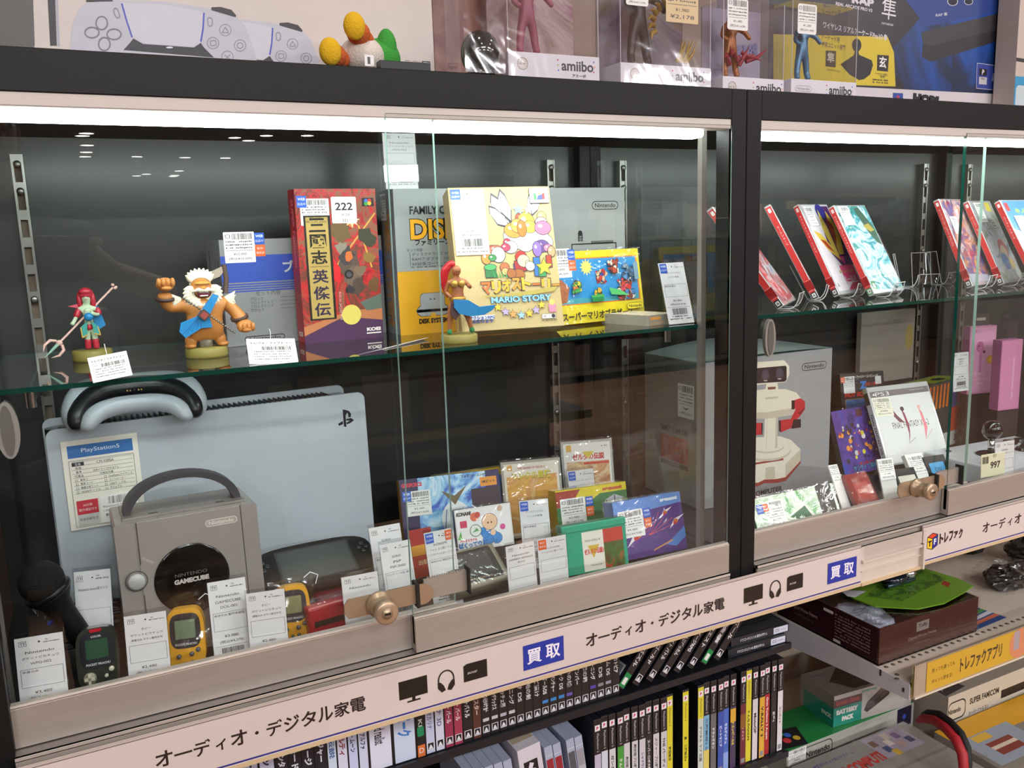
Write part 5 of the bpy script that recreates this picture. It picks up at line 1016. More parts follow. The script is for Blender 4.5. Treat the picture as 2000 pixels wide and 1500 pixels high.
t = carton('disk_game_case','disk game case with white cover and red title at the back right','game case',.692,1.125,-16,11,.086,.130,ZD+.0025,.012,'a9a9a6',art=zelda,wrap=True,part='case_shell')
def upa(a, w, h):
    a.rect(.002,.002,w-.002,h-.002,'e6e6e6'); a.text('KONAMI',w*.16,h*.88,.0055,'2a1a20',w=w*.26,bold=.07,shear=.15); a.circ(w*.60,h*.62,.0115,'6a3020'); a.circ(w*.60,h*.62,.0108,'ecc4a0'); a.circ(w*.57,h*.60,.0012,'2a2020'); a.circ(w*.63,h*.60,.0012,'2a2020')
    for u,v,r in ((.56,.30,.006),(.62,.28,.0085),(.70,.22,.0075),(.54,.20,.0075),(.46,.42,.005),(.50,.34,.005)): a.circ(w*u,h*v,r+.0004,'1a3a70'); a.circ(w*u,h*v,r,'2f86d0')
    a.circ(w*.64,h*.36,.004,'ecc4a0'); a.circ(w*.82,h*.46,.004,'d84a90'); a.circ(w*.34,h*.78,.006,'d86a4a'); a.circ(w*.40,h*.82,.004,'c84a3a'); a.rect(w*.08,h*.56,w*.2,h*.72,'c83a5a'); a.circ(w*.34,h*.46,.0085,'4a6a50'); a.circ(w*.34,h*.46,.0075,'dfe2da'); a.poly([(w*.28,h*.42),(w*.36,h*.52),(w*.4,h*.45)],'5a9a60'); a.poly([(w*.02,h*.3),(w*.08,h*.5),(w*.1,h*.3)],'5ab04a'); a.circ(w*.80,h*.90,.004,'c8a890')
    a.text('ばくってウパ',w*.27,h*.15,.0085,'1a3a78',w=w*.5,bold=.1); a.text('ばくってウパ',w*.27,h*.15,.008,'3f8ad0',w=w*.48,bold=.05); a.text('バイオミラクル',w*.2,h*.26,.004,'c8304a',w=w*.3,bold=.06)
t = carton('disk_game_case','white disk game sleeve with a baby in blue balloons, raised on dark packing','game case',.458,1.020,-6,14,.082,.0585,ZD+.036,.011,'d8d8d6','2a2a2a',art=upa,wrap=True,part='case_shell')
m = MB(); m.box(-.041,.043,.001,.024,-.029,-.001,M('1b1817',.5)); m.obj('dark_case_base', t)
def namco_g(a, w, h):
    a.rect(0,0,w,h,'3f7a48'); a.poly([(0,h*.9),(0,h),(w,h),(w,h*.86),(w*.62,h*.86),(w*.3,h*.62),(w*.14,h*.62)],'e0cc22'); a.poly([(0,h*.98),(w*.35,h*.98),(w*.2,h*.72),(0,h*.7)],'a8402a'); a.text('namcot',w*.80,h*.925,.0055,'c84a26',w=w*.28,bold=.08)
    n = 8; a.poly([(w*.82+.022*cos(2*pi*i/n),h*.55+.022*sin(2*pi*i/n)) for i in range(n)],'b9bcc0')
    for i in range(n): a.line(w*.82,h*.55,w*.82+.021*cos(2*pi*i/n),h*.55+.021*sin(2*pi*i/n),.0018,'5a5a62')
    a.circ(w*.80,h*.56,.0035,'c8322c')
t = carton('boxed_game','green and yellow boxed game behind the teal cartridge','boxed game',.640,1.027,-6,12,.116,.085,ZD+.0055,.028,'3f7a48','b8a826','d8c82a',art=namco_g,wrap=True); sticker(t,.006,.032,.040,.040,web=(.041,.025,.012),orange=(.041,.010,.012),price='¥2,980',tax='(税込¥3,278)',O=(-.058,-.0002,0),seed=41)
def namco_b(a, w, h):
    a.rect(0,0,w,h,'46267e'); a.poly([(0,h*.80),(0,h),(w,h),(w,h*.82),(w*.5,h*.78),(w*.3,h*.62)],'5a8ad0'); a.text('namcot',w*.82,h*.91,.0052,'e6ecf4',w=w*.26,bold=.08)
    for k in range(9): q = R(20+k*16); a.line(w*.48,h*.35,w*.48+.05*cos(q),h*.35+.032*sin(q),.0007,'d84a5a')
    for u,v,s in ((.30,.38,.016),(.74,.68,.008),(.88,.5,.010)): a.poly([(w*u-s*1.2,h*v-s*.9),(w*u+s*1.6,h*v+s*.9),(w*u-s*.2,h*v+s*.4)],'e8e6ea'); a.circ(w*u,h*v,s*.4,'c8702a'); a.circ(w*u-s*.2,h*v-s*.2,s*.25,'c82a2a'); a.line(w*u-s,h*v-s*.9,w*u+s*1.4,h*v+s*.2,s*.25,'5a2a8a')
    a.poly([(w*.70,h*.14),(w,h*.40),(w,h*.22),(w*.84,h*.08)],'3a7ac8'); a.line(w*.5,h*.08,w*.8,h*.2,.002,'c88a4a')
t = carton('boxed_game','blue and purple boxed game at the right end of the front row','boxed game',.6815,.940,-3,15,.112,.082,ZD+.008,.028,'46267e','4a72b8','5a8ad0',art=namco_b,wrap=True); sticker(t,.006,.030,.040,.038,web=(.041,.024,.0115),orange=(.041,.010,.0115),price='¥4,480',tax='(税込¥4,928)',O=(-.056,-.0002,0),seed=43)
t = thing('game_cartridge','teal game cartridge with a white and red label in the front row','game cartridge',(.588,.942,ZD+.003),-5,10)
TEAL = M('1f9a7a',.35,coat=.2,name='teal_plastic'); m = MB(); w6, h6 = .098, .068; m.box(-w6/2,w6/2,0,.016,0,h6,TEAL); m.box(-w6/2,w6/2,-.0015,.0175,h6-.010,h6,TEAL); m.obj('shell', t, bevel=.0012)
m = MB(); a = Art(m,(-w6/2,0,0),lift=.0002); a.rect(w6*.30,.002,w6*.94,h6-.012,'dcd8cc'); a.rect(w6*.63,.002,w6*.94,h6-.012,pk('1f3a20','5a3a20','3a6a2a','b8402a','2a2a1a',s=30,n='dark_forest_print')); a.rect(w6*.63,h6*.55,w6*.94,h6-.012,'b83a30'); a.text('ファミリーコンピュータ',w6*.46,h6*.64,.0034,'2a2a2a',w=w6*.24,bold=.04); a.text('ゼルダの伝説1',w6*.47,h6*.42,.0085,'c8262c',w=w6*.30,bold=.08); a.poly([(w6*.38,h6*.54),(w6*.56,h6*.54),(w6*.46,h6*.28)],'caa83a'); a.text('ゼルダの伝説1',w6*.47,h6*.42,.008,'c8262c',w=w6*.29,bold=.05); a.text('Nintendo',w6*.5,h6*.14,.0026,'3a3a3a',w=w6*.18); m.obj('label', t)

# ---- price cards on the deck
PC = price_card
PC(-.078,.899,-7,9,.0425,.088,ZD,'front left price card of ¥3,480 beside the smoky clear toy',brand='Nintendo',sub='ポケットピカチュウ',code='WPG-002',box='本体のみ',price='¥3,480',tax='(税込¥3,828)',seed=51)
PC(.018,.900,-9,10,.0405,.087,ZD,'price card overlapping the left yellow toy',brand='ホビー',sub='ポケットピカチュウ',code='通電のみ ボタン動作不可',price='¥2,480',tax='(税込¥2,728)',seed=52)
PC(.104,.919,-5,14,.040,.097,ZD,'price card of ¥3,980 in front of the silver cube console',brand='Nintendo',sub='GAMECUBE',code='DOL-001',box='本体のみ 動作未確認',price='¥3,980',tax='(税込¥4,378)',seed=53)
PC(.139,.897,-10,9,.0405,.086,ZD,'price card overlapping the right yellow toy',brand='ホビー',sub='ポケットピカチュウ',code='通電のみ ボタン動作不可',price='¥2,480',tax='(税込¥2,728)',seed=54)
PC(-.031,.975,-14,12,.037,.116,ZD,'tall price card for the microphone, between microphone and silver cube console',brand='Nintendo Switch用マイク',price='¥1,980',tax='(税込¥2,178)',seed=55)
PC(.247,.900,-3,8,.042,.082,ZD,'price card left of the brass lock, before the red clamshell console',brand='Nintendo',seed=56,box='本体')
PC(.308,.971,0,16,.041,.106,ZD,'price card standing behind another at the right edge of the white console',brand='SONY',sub='PSP',box='本体 動作',price='¥4,000',tax='(税込¥4,400)',seed=57)
PC(.306,.930,1,14,.039,.098,ZD,'price card of ¥7,000 just above the brass lock',brand='SONY',sub='PSP',code='PSP-3000',box='バッテリー欠品 箱付',price='¥7,000',tax='(税込¥7,700)',seed=58)
PC(.369,.944,2,14,.040,.097,ZD,'price card of ¥30,000 leaning before the white baby game sleeve',brand='KONAMI',sub='ファミコン用ソフト',code='バイオミラクル ぼくってウパ',box='本体のみ 確認済み',price='¥30,000',tax='(税込¥33,000)',web=True,orange=True,tf=False,seed=59)
PC(.527,.998,-13,13,.042,.095,ZD,'price card standing before the sunset-cover disk case',brand='ディスクシステム',sub='リンクの冒険',box='動作未確認',price='¥5,000',tax='(税込¥5,500)',web=True,tf=False,seed=60)
PC(.456,.905,2,6,.041,.077,ZD,'price card left of a pair standing by the teal cartridge',brand='Nintendo',sub='GAMEBOY ADVANCE',code='動作不可',box='',seed=61)
PC(.501,.905,-2,6,.041,.077,ZD,'price card for the teal cartridge, right of a pair',brand='ゼルダの伝説1',sub='ファミコン用ソフト',web=True,orange=.03,tf=False,seed=62)
PC(.662,1.090,-8,14,.044,.096,ZD,'price card half hidden before the white disk game case',brand='ファミコンソフト ディスク',web=True,tf=False,seed=63)

# ================================================================ lower deck of the right cabinet
def robot_art(a, w, h):
    a.rect(0,0,w,h,'97979a'); c = 'ddd5c4'; d = 'c0b6a4'
    def q(x, y): p = at(1150+x*.26667, 600+y*.26667, 1.08); return (max(.001,p.x-.875), max(.001,p.z-ZD))
    def P(col, *pts):
        g = []
        for p in (q(*p) for p in pts):
            if not g or (abs(p[0]-g[-1][0])+abs(p[1]-g[-1][1])) > 1e-5: g.append(p)
        A = sum(g[k][0]*g[(k+1)%len(g)][1]-g[(k+1)%len(g)][0]*g[k][1] for k in range(len(g)))
        a.poly(g if A > 0 else g[::-1], col)
    def E(col, x, y, rx, ry): P(col, *[(x+rx*cos(R(t_)), y+ry*sin(R(t_))) for t_ in range(0,360,15)])
    P('86868a',(900,1330),(1200,1130),(1780,1180),(1780,1330),(1400,1390),(900,1400))
    P('8f3832',(960,1235),(1040,1320),(1240,1312),(1285,1290),(1375,1287),(1442,1272),(1552,1140),(1552,1100),(960,1100))
    P(c,(950,1130),(960,1220),(1040,1290),(1240,1285),(1285,1262),(1375,1258),(1440,1245),(1550,1125),(1550,1040),(1480,972),(1400,945),(1100,960),(1000,1040)); P(d,(1440,1245),(1550,1125),(1550,1040),(1440,1150)); P(d,(1290,1262),(1295,1175),(1360,1165),(1365,1252))
    P('8f3832',(1050,1165),(1425,1106),(1425,1120),(1050,1180)); E(d,1290,1050,190,78); E(c,1290,1040,185,72); E(d,1300,1020,130,50); E(c,1300,1012,126,46)
    P(c,(1290,790),(1385,790),(1380,1030),(1330,1045),(1280,1030)); P(d,(1305,800),(1308,800),(1300,1030),(1296,1030)); P(d,(1368,800),(1385,790),(1380,1030),(1364,1034))
    P(c,(960,640),(1290,600),(1440,600),(1520,625),(1555,670),(1550,745),(1490,790),(1300,818),(1000,815),(940,760)); P(d,(1490,790),(1550,745),(1552,700),(1480,740),(1300,770),(1000,770),(1000,815),(1300,818)); P(c,(1290,640),(1400,640),(1395,745),(1283,750))
    P(c,(1300,560),(1380,555),(1388,600),(1385,665),(1292,672),(1292,600)); P('7a4a38',(1308,585),(1370,582),(1365,600),(1312,604)); P(d,(1292,660),(1385,652),(1385,668),(1292,674))
    P(c,(1050,440),(1060,415),(1430,388),(1466,430),(1468,490),(1452,530),(1440,548),(1080,585),(1050,560)); P('1d1620',(1075,460),(1440,428),(1448,438),(1448,530),(1436,545),(1085,568),(1072,555))
    for x, y in ((1190,512),(1293,500),(1396,487)): E('3a3442',x,y,31,44); E('484254',x,y-6,22,30); E('d8d4d0',x,y+38,14,3)
    P('b8242e',(1490,745),(1515,745),(1475,825),(1480,840),(1502,838),(1545,800),(1582,745),(1582,690),(1548,666),(1505,680),(1488,700)); P('7f1822',(1545,790),(1580,745),(1580,735),(1530,775)); P('2a1418',(1484,682),(1508,682),(1504,748),(1484,748))
    P('b8242e',(1402,828),(1472,818),(1500,835),(1480,885),(1404,916)); P('2a1418',(1390,830),(1404,828),(1406,914),(1392,908)); P('2a1418',(1498,822),(1552,818),(1552,880),(1482,890)); P('b8242e',(1080,850),(1262,846),(1262,932),(1080,948)); P('2a1418',(1262,846),(1274,848),(1270,935),(1262,932))
    nintendo(a,w*.755,h*.86,w*.955,h*.915,bg='97979a'); a.text('FAMILY COMPUTER',w*.42,h*.035,.009,'2a2a2a',w=w*.4,bold=.03)
def robot_side(a, w, h):
    # seen through the side glass: u runs from the back edge to the front edge
    a.text('FAMILY COMPUTER',w*.55,h*.50,.010,'2a2a2c',w=w*.48,bold=.04); a.rect(w*.31,h*.28,w*.79,h*.455,'b0341f'); a.text('ROBOT',w*.55,h*.37,.030,'97979a',w=w*.44,bold=.07); a.text('ROBOT',w*.55,h*.37,.028,'c8402a',w=w*.42,bold=.02); a.rect(w*.31,h*.24,w*.79,h*.27,'2a2a2c'); a.text('ファミリーコンピュータ ロボット',w*.55,h*.255,.004,'97979a',w=w*.42)
    a.scribble(w*.2,h*.9,w*.8,h*.93,'7a7a7c',12)
rb = thing('console_box','tall grey box picturing a white and red robot, just right of the middle post','console box',(1.0205,1.08,ZD),0,0)
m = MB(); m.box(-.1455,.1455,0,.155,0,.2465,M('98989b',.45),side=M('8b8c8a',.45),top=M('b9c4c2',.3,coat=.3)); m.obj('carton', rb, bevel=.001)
m = MB(); robot_art(Art(m,(-.1455,0,0)),.291,.2465); m.obj('printed_front', rb)
m = MB(); robot_side(Art(m,(-.1455,.155,0),(0,-1,0),(0,0,1)),.155,.2465); m.obj('printed_side', rb)
m = MB(); n = 14   # bowed top flap
vs = []; 
for j in range(2):
    for i in range(n+1): x = -.1455+.291*i/n; vs.append((x, 0 if j==0 else .155, .2472+.010*sin(pi*i/n)*j+.0035*sin(pi*i/n)))
m.add(vs, [(i,i+1,n+2+i,n+1+i) for i in range(n)], M('b9c4c2',.3,coat=.3), True); m.obj('top_flap', rb)
sticker(rb,.096,.150,.043,.057,price='¥',tax='(税込)',O=(-.1455,.155,0),U=(0,-1,0),seed=71)
def hot(a, w, h):
    a.rect(0,0,w,h,'26221f'); a.text('ファミリーコンピュータ',w*.62,h*.95,.006,'c9c4b8',w=w*.5,bold=.04); a.text('Z',w*.52,h*.84,.016,'2f7ac8',bold=.08); a.text('Zガンダム',w*.72,h*.85,.008,'c8302c',w=w*.32,bold=.06); a.text('HOT SCRAMBLE',w*.5,h*.73,.010,'c83a28',w=w*.84,bold=.08,shear=.15); a.rrect(w*.08,h*.1,w*.92,h*.68,.004,'8a6a4a'); a.rrect(w*.10,h*.11,w*.90,h*.665,.003,pk('16305a','2a5a98','4a80b8','1a2a4a',s=18,n='blue_robot_print')); a.rect(w*.80,h*.84,w*.94,h*.94,'d8d8d4')
t = carton('boxed_game','black boxed game with red title lettering behind the colourful case','boxed game',1.388,1.188,-12,9,.102,.160,ZD+.0045,.020,'26221f','1c1a18',art=hot,wrap=True); sticker(t,.008,.120,.026,.034,seed=73,orange=(-.006,.022,.010),O=(-.052,-.0002,0))
t = carton('boxed_game','bright yellow box edge squeezed between the robot box and the black boxed game','boxed game',1.250,1.20,0,6,.05,.16,ZD+.002,.02,'e0cc1e',art=lambda a,w,h:(a.poly([(w*.6,h*.28),(w*.85,h*.28),(w*.72,h*.38)],'c8402a'),a.rect(w*.55,h*.1,w*.9,h*.24,'3a7ab0')))
def pscase(a, w, h):
    a.rect(0,0,w,h,pk('1a1c50','3a2a78','5a3a98','2a4ab0','241a40',s=14,n='purple_crowd_print')); random.seed(5)
    for k in range(60): a.circ(random.uniform(.05,.95)*w, random.uniform(.22,.75)*h, random.uniform(.0018,.0055), random.choice(('b83a3a','e8e0e0','d8c83a','2a2a3a','e8943a','5a3a98','c8c8d0','3a1a2a')),12)
    a.rect(w*.62,h*.86,w*.78,h*.97,'5a1a2a'); a.text('サンライズ',w*.62,h*.14,.009,'b8302a',w=w*.4,bold=.08); a.text('サンライズ英雄譚',w*.60,h*.09,.012,'1a3a58',w=w*.72,bold=.12); a.text('サンライズ英雄譚',w*.60,h*.09,.0105,'4a9ab8',w=w*.70,bold=.05)
t = carton('game_case','game case crowded with small colourful figures on purple, right of the robot box','game case',1.262,1.083,3,18,.104,.122,ZD+.0035,.011,'2a2a5a','3a3a3c',art=pscase,wrap=True,part='case_shell')
def ff(a, w, h):
    a.rect(.004,.004,w-.004,h-.012,'d9dbd9'); a.rect(.004,h*.86,w-.004,h*.935,'6a6264'); a.text('PS3',w*.22,h*.897,.0075,'dcdada',w=w*.22); a.poly([(w*.06,h*.885),(w*.11,h*.885),(w*.085,h*.915)],'dcdada'); a.text('PlayStation.Network',w*.78,h*.905,.0026,'c9c9cc',w=w*.24)
    a.text('FINAL FANTASY XIII-2',w*.53,h*.48,.012,'4a2a34',w=w*.58,bold=-.0)
    a.poly([(w*.28,h*.72),(w*.36,h*.60),(w*.45,h*.50),(w*.36,h*.52),(w*.30,h*.60)],'6a2a3a'); a.poly([(w*.44,h*.70),(w*.48,h*.62),(w*.50,h*.46),(w*.47,h*.34),(w*.42,h*.24),(w*.46,h*.36),(w*.46,h*.5)],'8a2a48'); a.circ(w*.46,h*.68,.0045,'3a1c28'); a.poly([(w*.72,h*.68),(w*.76,h*.60),(w*.78,h*.42),(w*.70,h*.26),(w*.73,h*.44)],'e0808c'); a.circ(w*.73,h*.68,.004,'e8a8a8'); a.line(w*.42,h*.24,w*.54,h*.30,.0008,'8a7a7c'); a.line(w*.70,h*.26,w*.85,h*.38,.0008,'c89aa0')
def ffsp(a, w, h): a.rect(.001,.004,w-.001,h-.012,'cfd0d0'); a.rect(.001,h*.78,w-.001,h*.93,'3a3638'); a.text('FINAL FANTASY XIII-2',w*.5,h*.38,.006,'2a2628',w=h*.55,rot=-90,bold=.02); a.rect(.001,.004,w-.001,.010,'2a6a4a')
t = carton('game_case','tall clear disc case with a white cover and two pink figures, leaning back','game case',1.364,1.045,-6.5,25,.149,.152,ZD+.018,.013,M('b4b6b6',.12,coat=.4,name='clear_ps3_plastic'),art=ff,spine=ffsp,part='case_shell',bevel=.002)
sticker(t,.004,.094,.042,.036,price='¥980',tax='(税込¥1,078)',O=(-.0745,-.0002,0),seed=75,rot=-2,tint='e9e6d2')
m = MB(); m.box(-.07,.07,.0,.011,-.013,-.001,ACRYL); m.obj('clear_rest', t)
def ds3(a, w, h):
    a.rect(0,h*.35,w,h,'4a4844'); 
    for i in range(7): x = w*(.08+.085*i); a.poly([(x,h*.62),(x+w*.045,h*.62),(x+w*.085,h*.97),(x+w*.04,h*.97)],'d8742a')
    a.rect(w*.66,h*.55,w*.80,h*.99,'3a4a90'); a.rect(w*.80,h*.58,w*.97,h*.99,'c83a68'); a.rect(w*.60,h*.22,w,h*.58,'c8402c'); a.rect(0,0,w,h*.22,'c8c8c4'); a.poly([(w*.8,h*.22),(w,h*.24),(w,0),(w*.93,0)],'a8b838'); nintendo(a,w*.70,h*.84,w*.93,h*.93,c='e8e4ec',bg='7a4080',t=.0008); a.text('3DS',w*.82,h*.11,.014,'2c2c2e',w=w*.22,bold=.03); a.ring(w*.88,h*.44,.012,.016,'8a2c20')
t = carton('console_box','boxed handheld console with orange and black stripes behind the tall white-covered case','console box',1.545,1.128,10,2,.168,.136,ZD+.003,.06,'4a4844','3a3836','46443c',art=ds3,topart=lambda a,w,d:(a.poly([(w*.3,d*.1),(w*.95,d*.1),(w*.9,d*.9),(w*.2,d*.9)],'8a9a2a'),a.circ(w*.62,d*.45,.02,'26241f',ry=.012)))
# pink earphone boxes on a clear riser
def riser(x, y, w, d, h, label):
    t = thing('clear_riser', label, 'display riser', (x,y,ZD)); m = MB(); m.box(-w/2,w/2,0,d,h-.003,h,ACRYL); m.box(-w/2,-w/2+.003,0,d,0,h-.003,ACRYL); m.box(w/2-.003,w/2,0,d,0,h-.003,ACRYL); m.obj('riser', t)
riser(1.68-.05,1.155,.13,.08,.078,'clear riser lifting the upper pink earphone box') if False else None
def pink1(a, w, h):
    a.rect(w*.04,h*.03,w*.97,h*.98,'d79aba'); a.circ(w*.40,h*.70,.0085,'b8688f',ry=.011); a.rect(w*.40,h*.32,w*.50,h*.64,'c27a9e'); a.circ(w*.45,h*.66,.007,'c27a9e'); a.circ(w*.36,h*.71,.0018,'6a2a4a'); a.circ(w*.57,h*.62,.003,'6a2a4a'); a.circ(w*.82,h*.50,.009,'c8982a'); a.circ(w*.82,h*.50,.0065,'d8ac3a')
    a.text('TRUE PLUS',w*.34,h*.30,.0065,'e8bcd4',w=w*.62); a.text('0',w*.90,h*.29,.006,'e8dce4'); a.text('PURE',w*.16,h*.93,.006,'b06a90',w=w*.2); a.line(w*.1,h*.22,w*.8,h*.22,.0004,'ecc8dc'); a.text('※ ∞',w*.5,h*.15,.004,'ecdce8')
t = carton('earphone_box','pink wireless earphone box with a gold seal, hanging in the right cabinet','earphone box',1.605,1.10,-14,0,.062,.138,ZD+.112,.02,'c883a6','b06a90','b878a0',art=pink1)
m = MB(); m.box(-.020,.022,.012,.0145,.138,.162,M('4a403e',.5)); a = Art(m,(-.022,.012,.138)); a.rrect(.014,.010,.036,.016,.002,'a89c94'); m.obj('black_hang_tab', t)
m = MB(); m.box(-.031,.031,.0,.02,-.1115,-.001,M('3a322f',.5)); m.obj('dark_plinth', t)
def pink2(a, w, h): a.rect(w*.05,h*.02,w*.97,h*.98,'cf86ac'); a.text('TRUE WIRELESS EARPHONES',w*.62,h*.45,.004,'eed0e0',rot=90,w=h*.6)
t = carton('earphone_box','darker pink upright earphone box at the right edge of the picture','earphone box',1.612,1.043,-10,0,.052,.140,ZD+.087,.022,'c07a9e','a86088',art=pink2,right=lambda a,w,h:a.scribble(w*.2,h*.2,w*.8,h*.3,'e8c8da',8))
m = MB(); m.box(-.026,.026,.0,.022,-.0865,-.001,M('3a322f',.5)); m.obj('dark_plinth', t)
t = carton('earphone_box','cream earphone box standing high behind the pink ones','earphone box',1.495,1.236,0,0,.16,.150,ZD+.13,.012,'8f857c',art=lambda a,w,h:(a.circ(w*.9,h*.60,.012,'a08a50',ry=.028),a.scribble(w*.5,h*.85,w*.7,h*.87,'6a6058',10)))
m = MB(); m.box(-.08,.08,.0,.011,-.1295,-.001,M('3a322f',.5)); m.obj('dark_plinth', t)
p14 = at(1883,672,1.06); PC(p14.x,1.06,-5,4,.040,.075,ZD+.135,'price card hanging before the pink earphone boxes',brand='CHEERO',sub='TWS',code='本体のみ',price='¥1,980',tax='(税込¥2,178)',seed=81)
tt = [o for o in C.objects if o.get('label','').startswith('price card hanging before')][0]
m = MB(); m.box(-.002,.002,.0025,.0045,-.135,.05,ACRYL); m.obj('clear_stem', tt)
# arcade stick
pL, pR = at_z(1858,928,ZD+.045), at_z(1990,955,ZD+.045)
ax = at(1936,853,.957)
t = thing('arcade_stick','white arcade joystick controller with glossy black ball top','arcade controller',(ax.x+.082,.894,ZD),0)
m = MB(); m.prism([(-.165,0),(.100,0),(.100,.036),(-.165,.042)],0,.135,M('c4c6cc',.35,coat=.2,name='arcade_white')); m.box(-.168,.103,-.0,.137,.0,.008,M('2a2a2c',.4)); m.obj('case', t, bevel=.004, seg=3)
m = MB(); m.lathe([(.0245,0),(.0245,.0015),(.022,.003)],M('2a2422',.4),36,(-.082,.062,.0405)); m.lathe([(.0055,.0),(.0055,.030)],CHROME,18,(-.082,.062,.042)); m.obj('stick_shaft', t)
m = MB(); m.ball((-.082,.062,.086),.0175,M('0b0a0a',.06,coat=.8,name='gloss_black_ball'),28,18); m.obj('ball_top', t)
for k,(u,v) in enumerate(((.0,.09),(.03,.10),(.062,.10),(.0,.055),(.03,.065),(.062,.065))):
    m = MB(); m.lathe([(.0135,0),(.0135,.002),(.0115,.0022),(.0115,.0052),(.009,.0058)],M('241f20',.25,coat=.3),28,(u,v,.0385-.024*u)); m.obj('push_button', t)
m = MB(); m.lathe([(.005,0),(.005,.002)],M('4a464a',.3),18,(-.125,.115,.041)); a = Art(m,(-.155,.01,.0425),(1,0,0),(0,1,0)); a.scribble(0,.02,.02,.024,'4a4a4a',6); m.obj('small_button', t)
pc = at(1958,985,.89); PC(pc.x,.8885,-4,3,.046,.085,ZD+.0,'pale violet price card leaning on the white arcade stick',brand='HORI',sub='アーケードスティック',box='動作未確認',seed=83)
# small packs in the front row
def pack(px, py, y, yaw, lean, w, h, z, d, name, label, cat, f, wrapped=True, art=None, st=None, side=None):
    p = at(px,py,y); t = carton(name,label,cat,p.x,y,yaw,lean,w,h,z,d,f,side,art=art,wrap=wrapped,part='case_shell')
    if st: sticker(t,*st[:4],seed=st[4],web=st[5] if len(st)>5 else None,orange=st[6] if len(st)>6 else None,O=(-w/2,-.0004,0),price='¥1,980',tax='(税込¥2,178)')
    return t
def greenart(a, w, h):
    a.rect(0,0,w,h,pk('1f7a3a','4aa85a','cfe0c8','e8ece4','8ac890','2f8a48',s=15,n='green_ninja_print')); a.poly([(0,0),(w*.45,0),(w*.4,h*.3),(0,h*.12)],'2a9a3a'); a.rect(w*.78,0,w*.97,h,'2c2c2a'); a.column('FORCE',w*.88,h*.3,h*.9,w*.05,'c9c4bc'); a.poly([(w*.4,h*.4),(w*.6,h*.6),(w*.7,h*.1),(w*.5,h*.3)],'2f6a48')
pack(1570,1020,.905,-1,26,.165,.062,ZD+.0065,.010,'game_case','green and white game sleeve tilted in clear wrap before the robot box','game case','2a6a3a',True,greenart,(.022,.014,.036,.040,91,(-.014,.024,.012),(-.002,.026,.010)))
pack(1487,1030,.945,8,30,.05,.05,ZD+.0075,.01,'game_case','small dark red pack mostly hidden by the middle post','game case','5a1f26',True)
def redc(a, w, h): a.rect(w*.06,h*.05,w*.94,h*.94,'8a1c20'); a.rrect(w*.22,h*.22,w*.86,h*.74,.003,'b0403a'); a.text('GAME',w*.5,h*.5,.007,'d8a098',w=w*.4,bold=.05)
pack(1703,962,.925,-4,38,.048,.062,ZD+.0075,.009,'game_cartridge','red translucent game cartridge in a clear bag','game cartridge','8a1c20',True,redc)
pack(1656,958,.945,-6,30,.018,.075,ZD+.006,.003,'price_slip','narrow white barcode slip between the green sleeve and red cartridge','price slip','e9e7e4',False,None,(0,.045,.018,.03,95))
pack(1746,962,.925,-10,20,.030,.075,ZD+.006,.003,'price_slip','folded white barcode slip before the tall white-covered case','price slip','e9e7e4',False,None,(0,.040,.030,.034,96))
def blackc(a, w, h): a.rrect(w*.1,h*.12,w*.9,h*.75,.002,'d8d2c4'); a.rect(w*.2,h*.2,w*.8,h*.5,'c85a3a')
pack(1788,955,.930,-8,34,.044,.052,ZD+.006,.009,'game_cartridge','black cartridge with pale label left of the right-hand brass lock','game cartridge','222021',False,blackc)
pack(1806,925,.975,-6,34,.040,.050,ZD+.012,.009,'price_slip','white barcode slip behind the black cartridge','price slip','e9e7e4',False,None,(.002,.012,.036,.034,97))
def bluec(a, w, h): a.rrect(w*.15,h*.3,w*.85,h*.75,.002,'4a9ad0'); a.text('DS',w*.5,h*.5,.006,'1a2a4a',w=w*.3)
pack(1843,935,.965,-6,30,.048,.050,ZD+.004,.009,'game_cartridge','black cartridge with a blue label behind the right-hand brass lock','game cartridge','222426',False,bluec)
p = at(1893,925,.935); t = carton('number_slip','cream slip printed 997 leaning beside the arcade stick','price slip',p.x-.004,.8895,-6,2,.054,.040,ZD+.030,.001,'dcd8b8',art=lambda a,w,h:(a.text('997',w*.6,h*.5,.012,'2a2a2a',w=w*.42,bold=.03),a.barcode(w*.04,h*.6,w*.3,h*.9),[a.rect(w*(.5+.05*k),h*.82,w*(.515+.05*k),h*.97,'2a2a2a') for k in range(3)]),part='slip')
# ================================================================ on top of the cabinets
ZT = .1726
def tracer(y, x0, z0): return lambda px, py: (at(px,py,y).x-x0, at(px,py,y).z-z0)
def ccw(g):
    A = sum(g[k][0]*g[(k+1)%len(g)][1]-g[(k+1)%len(g)][0]*g[k][1] for k in range(len(g))); return g if A > 0 else g[::-1]
# white console product box with two printed controllers
y_ = .975; xl = -.42; xr = at(848,100,y_).x; zt = .46
t = thing('console_box','white console product box printed with two game controllers, on top of the left cabinet','console box',((xl+xr)/2,y_,ZT))
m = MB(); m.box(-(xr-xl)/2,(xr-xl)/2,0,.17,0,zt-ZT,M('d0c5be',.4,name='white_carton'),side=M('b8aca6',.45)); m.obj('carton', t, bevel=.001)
m = MB(); a = Art(m,(-(xr-xl)/2,0,0)); tr = tracer(y_, xl, ZT)
def T(col, *pts, k=.43, ox=0, oy=0):
    g = [tr(ox+x*k, oy+y*k) for x,y in pts]; g = [(u, max(.0005,v)) for u,v in g]; a.poly(ccw(g), col)
def TL_(col, t_, *pts, k=.43):
    for (x0,y0),(x1,y1) in zip(pts,pts[1:]):
        u0,v0 = tr(x0*k,y0*k); u1,v1 = tr(x1*k,y1*k); a.k -= .9; a.line(u0,max(.0005,v0),u1,max(.0005,v1),t_,col)
    a.k += 1
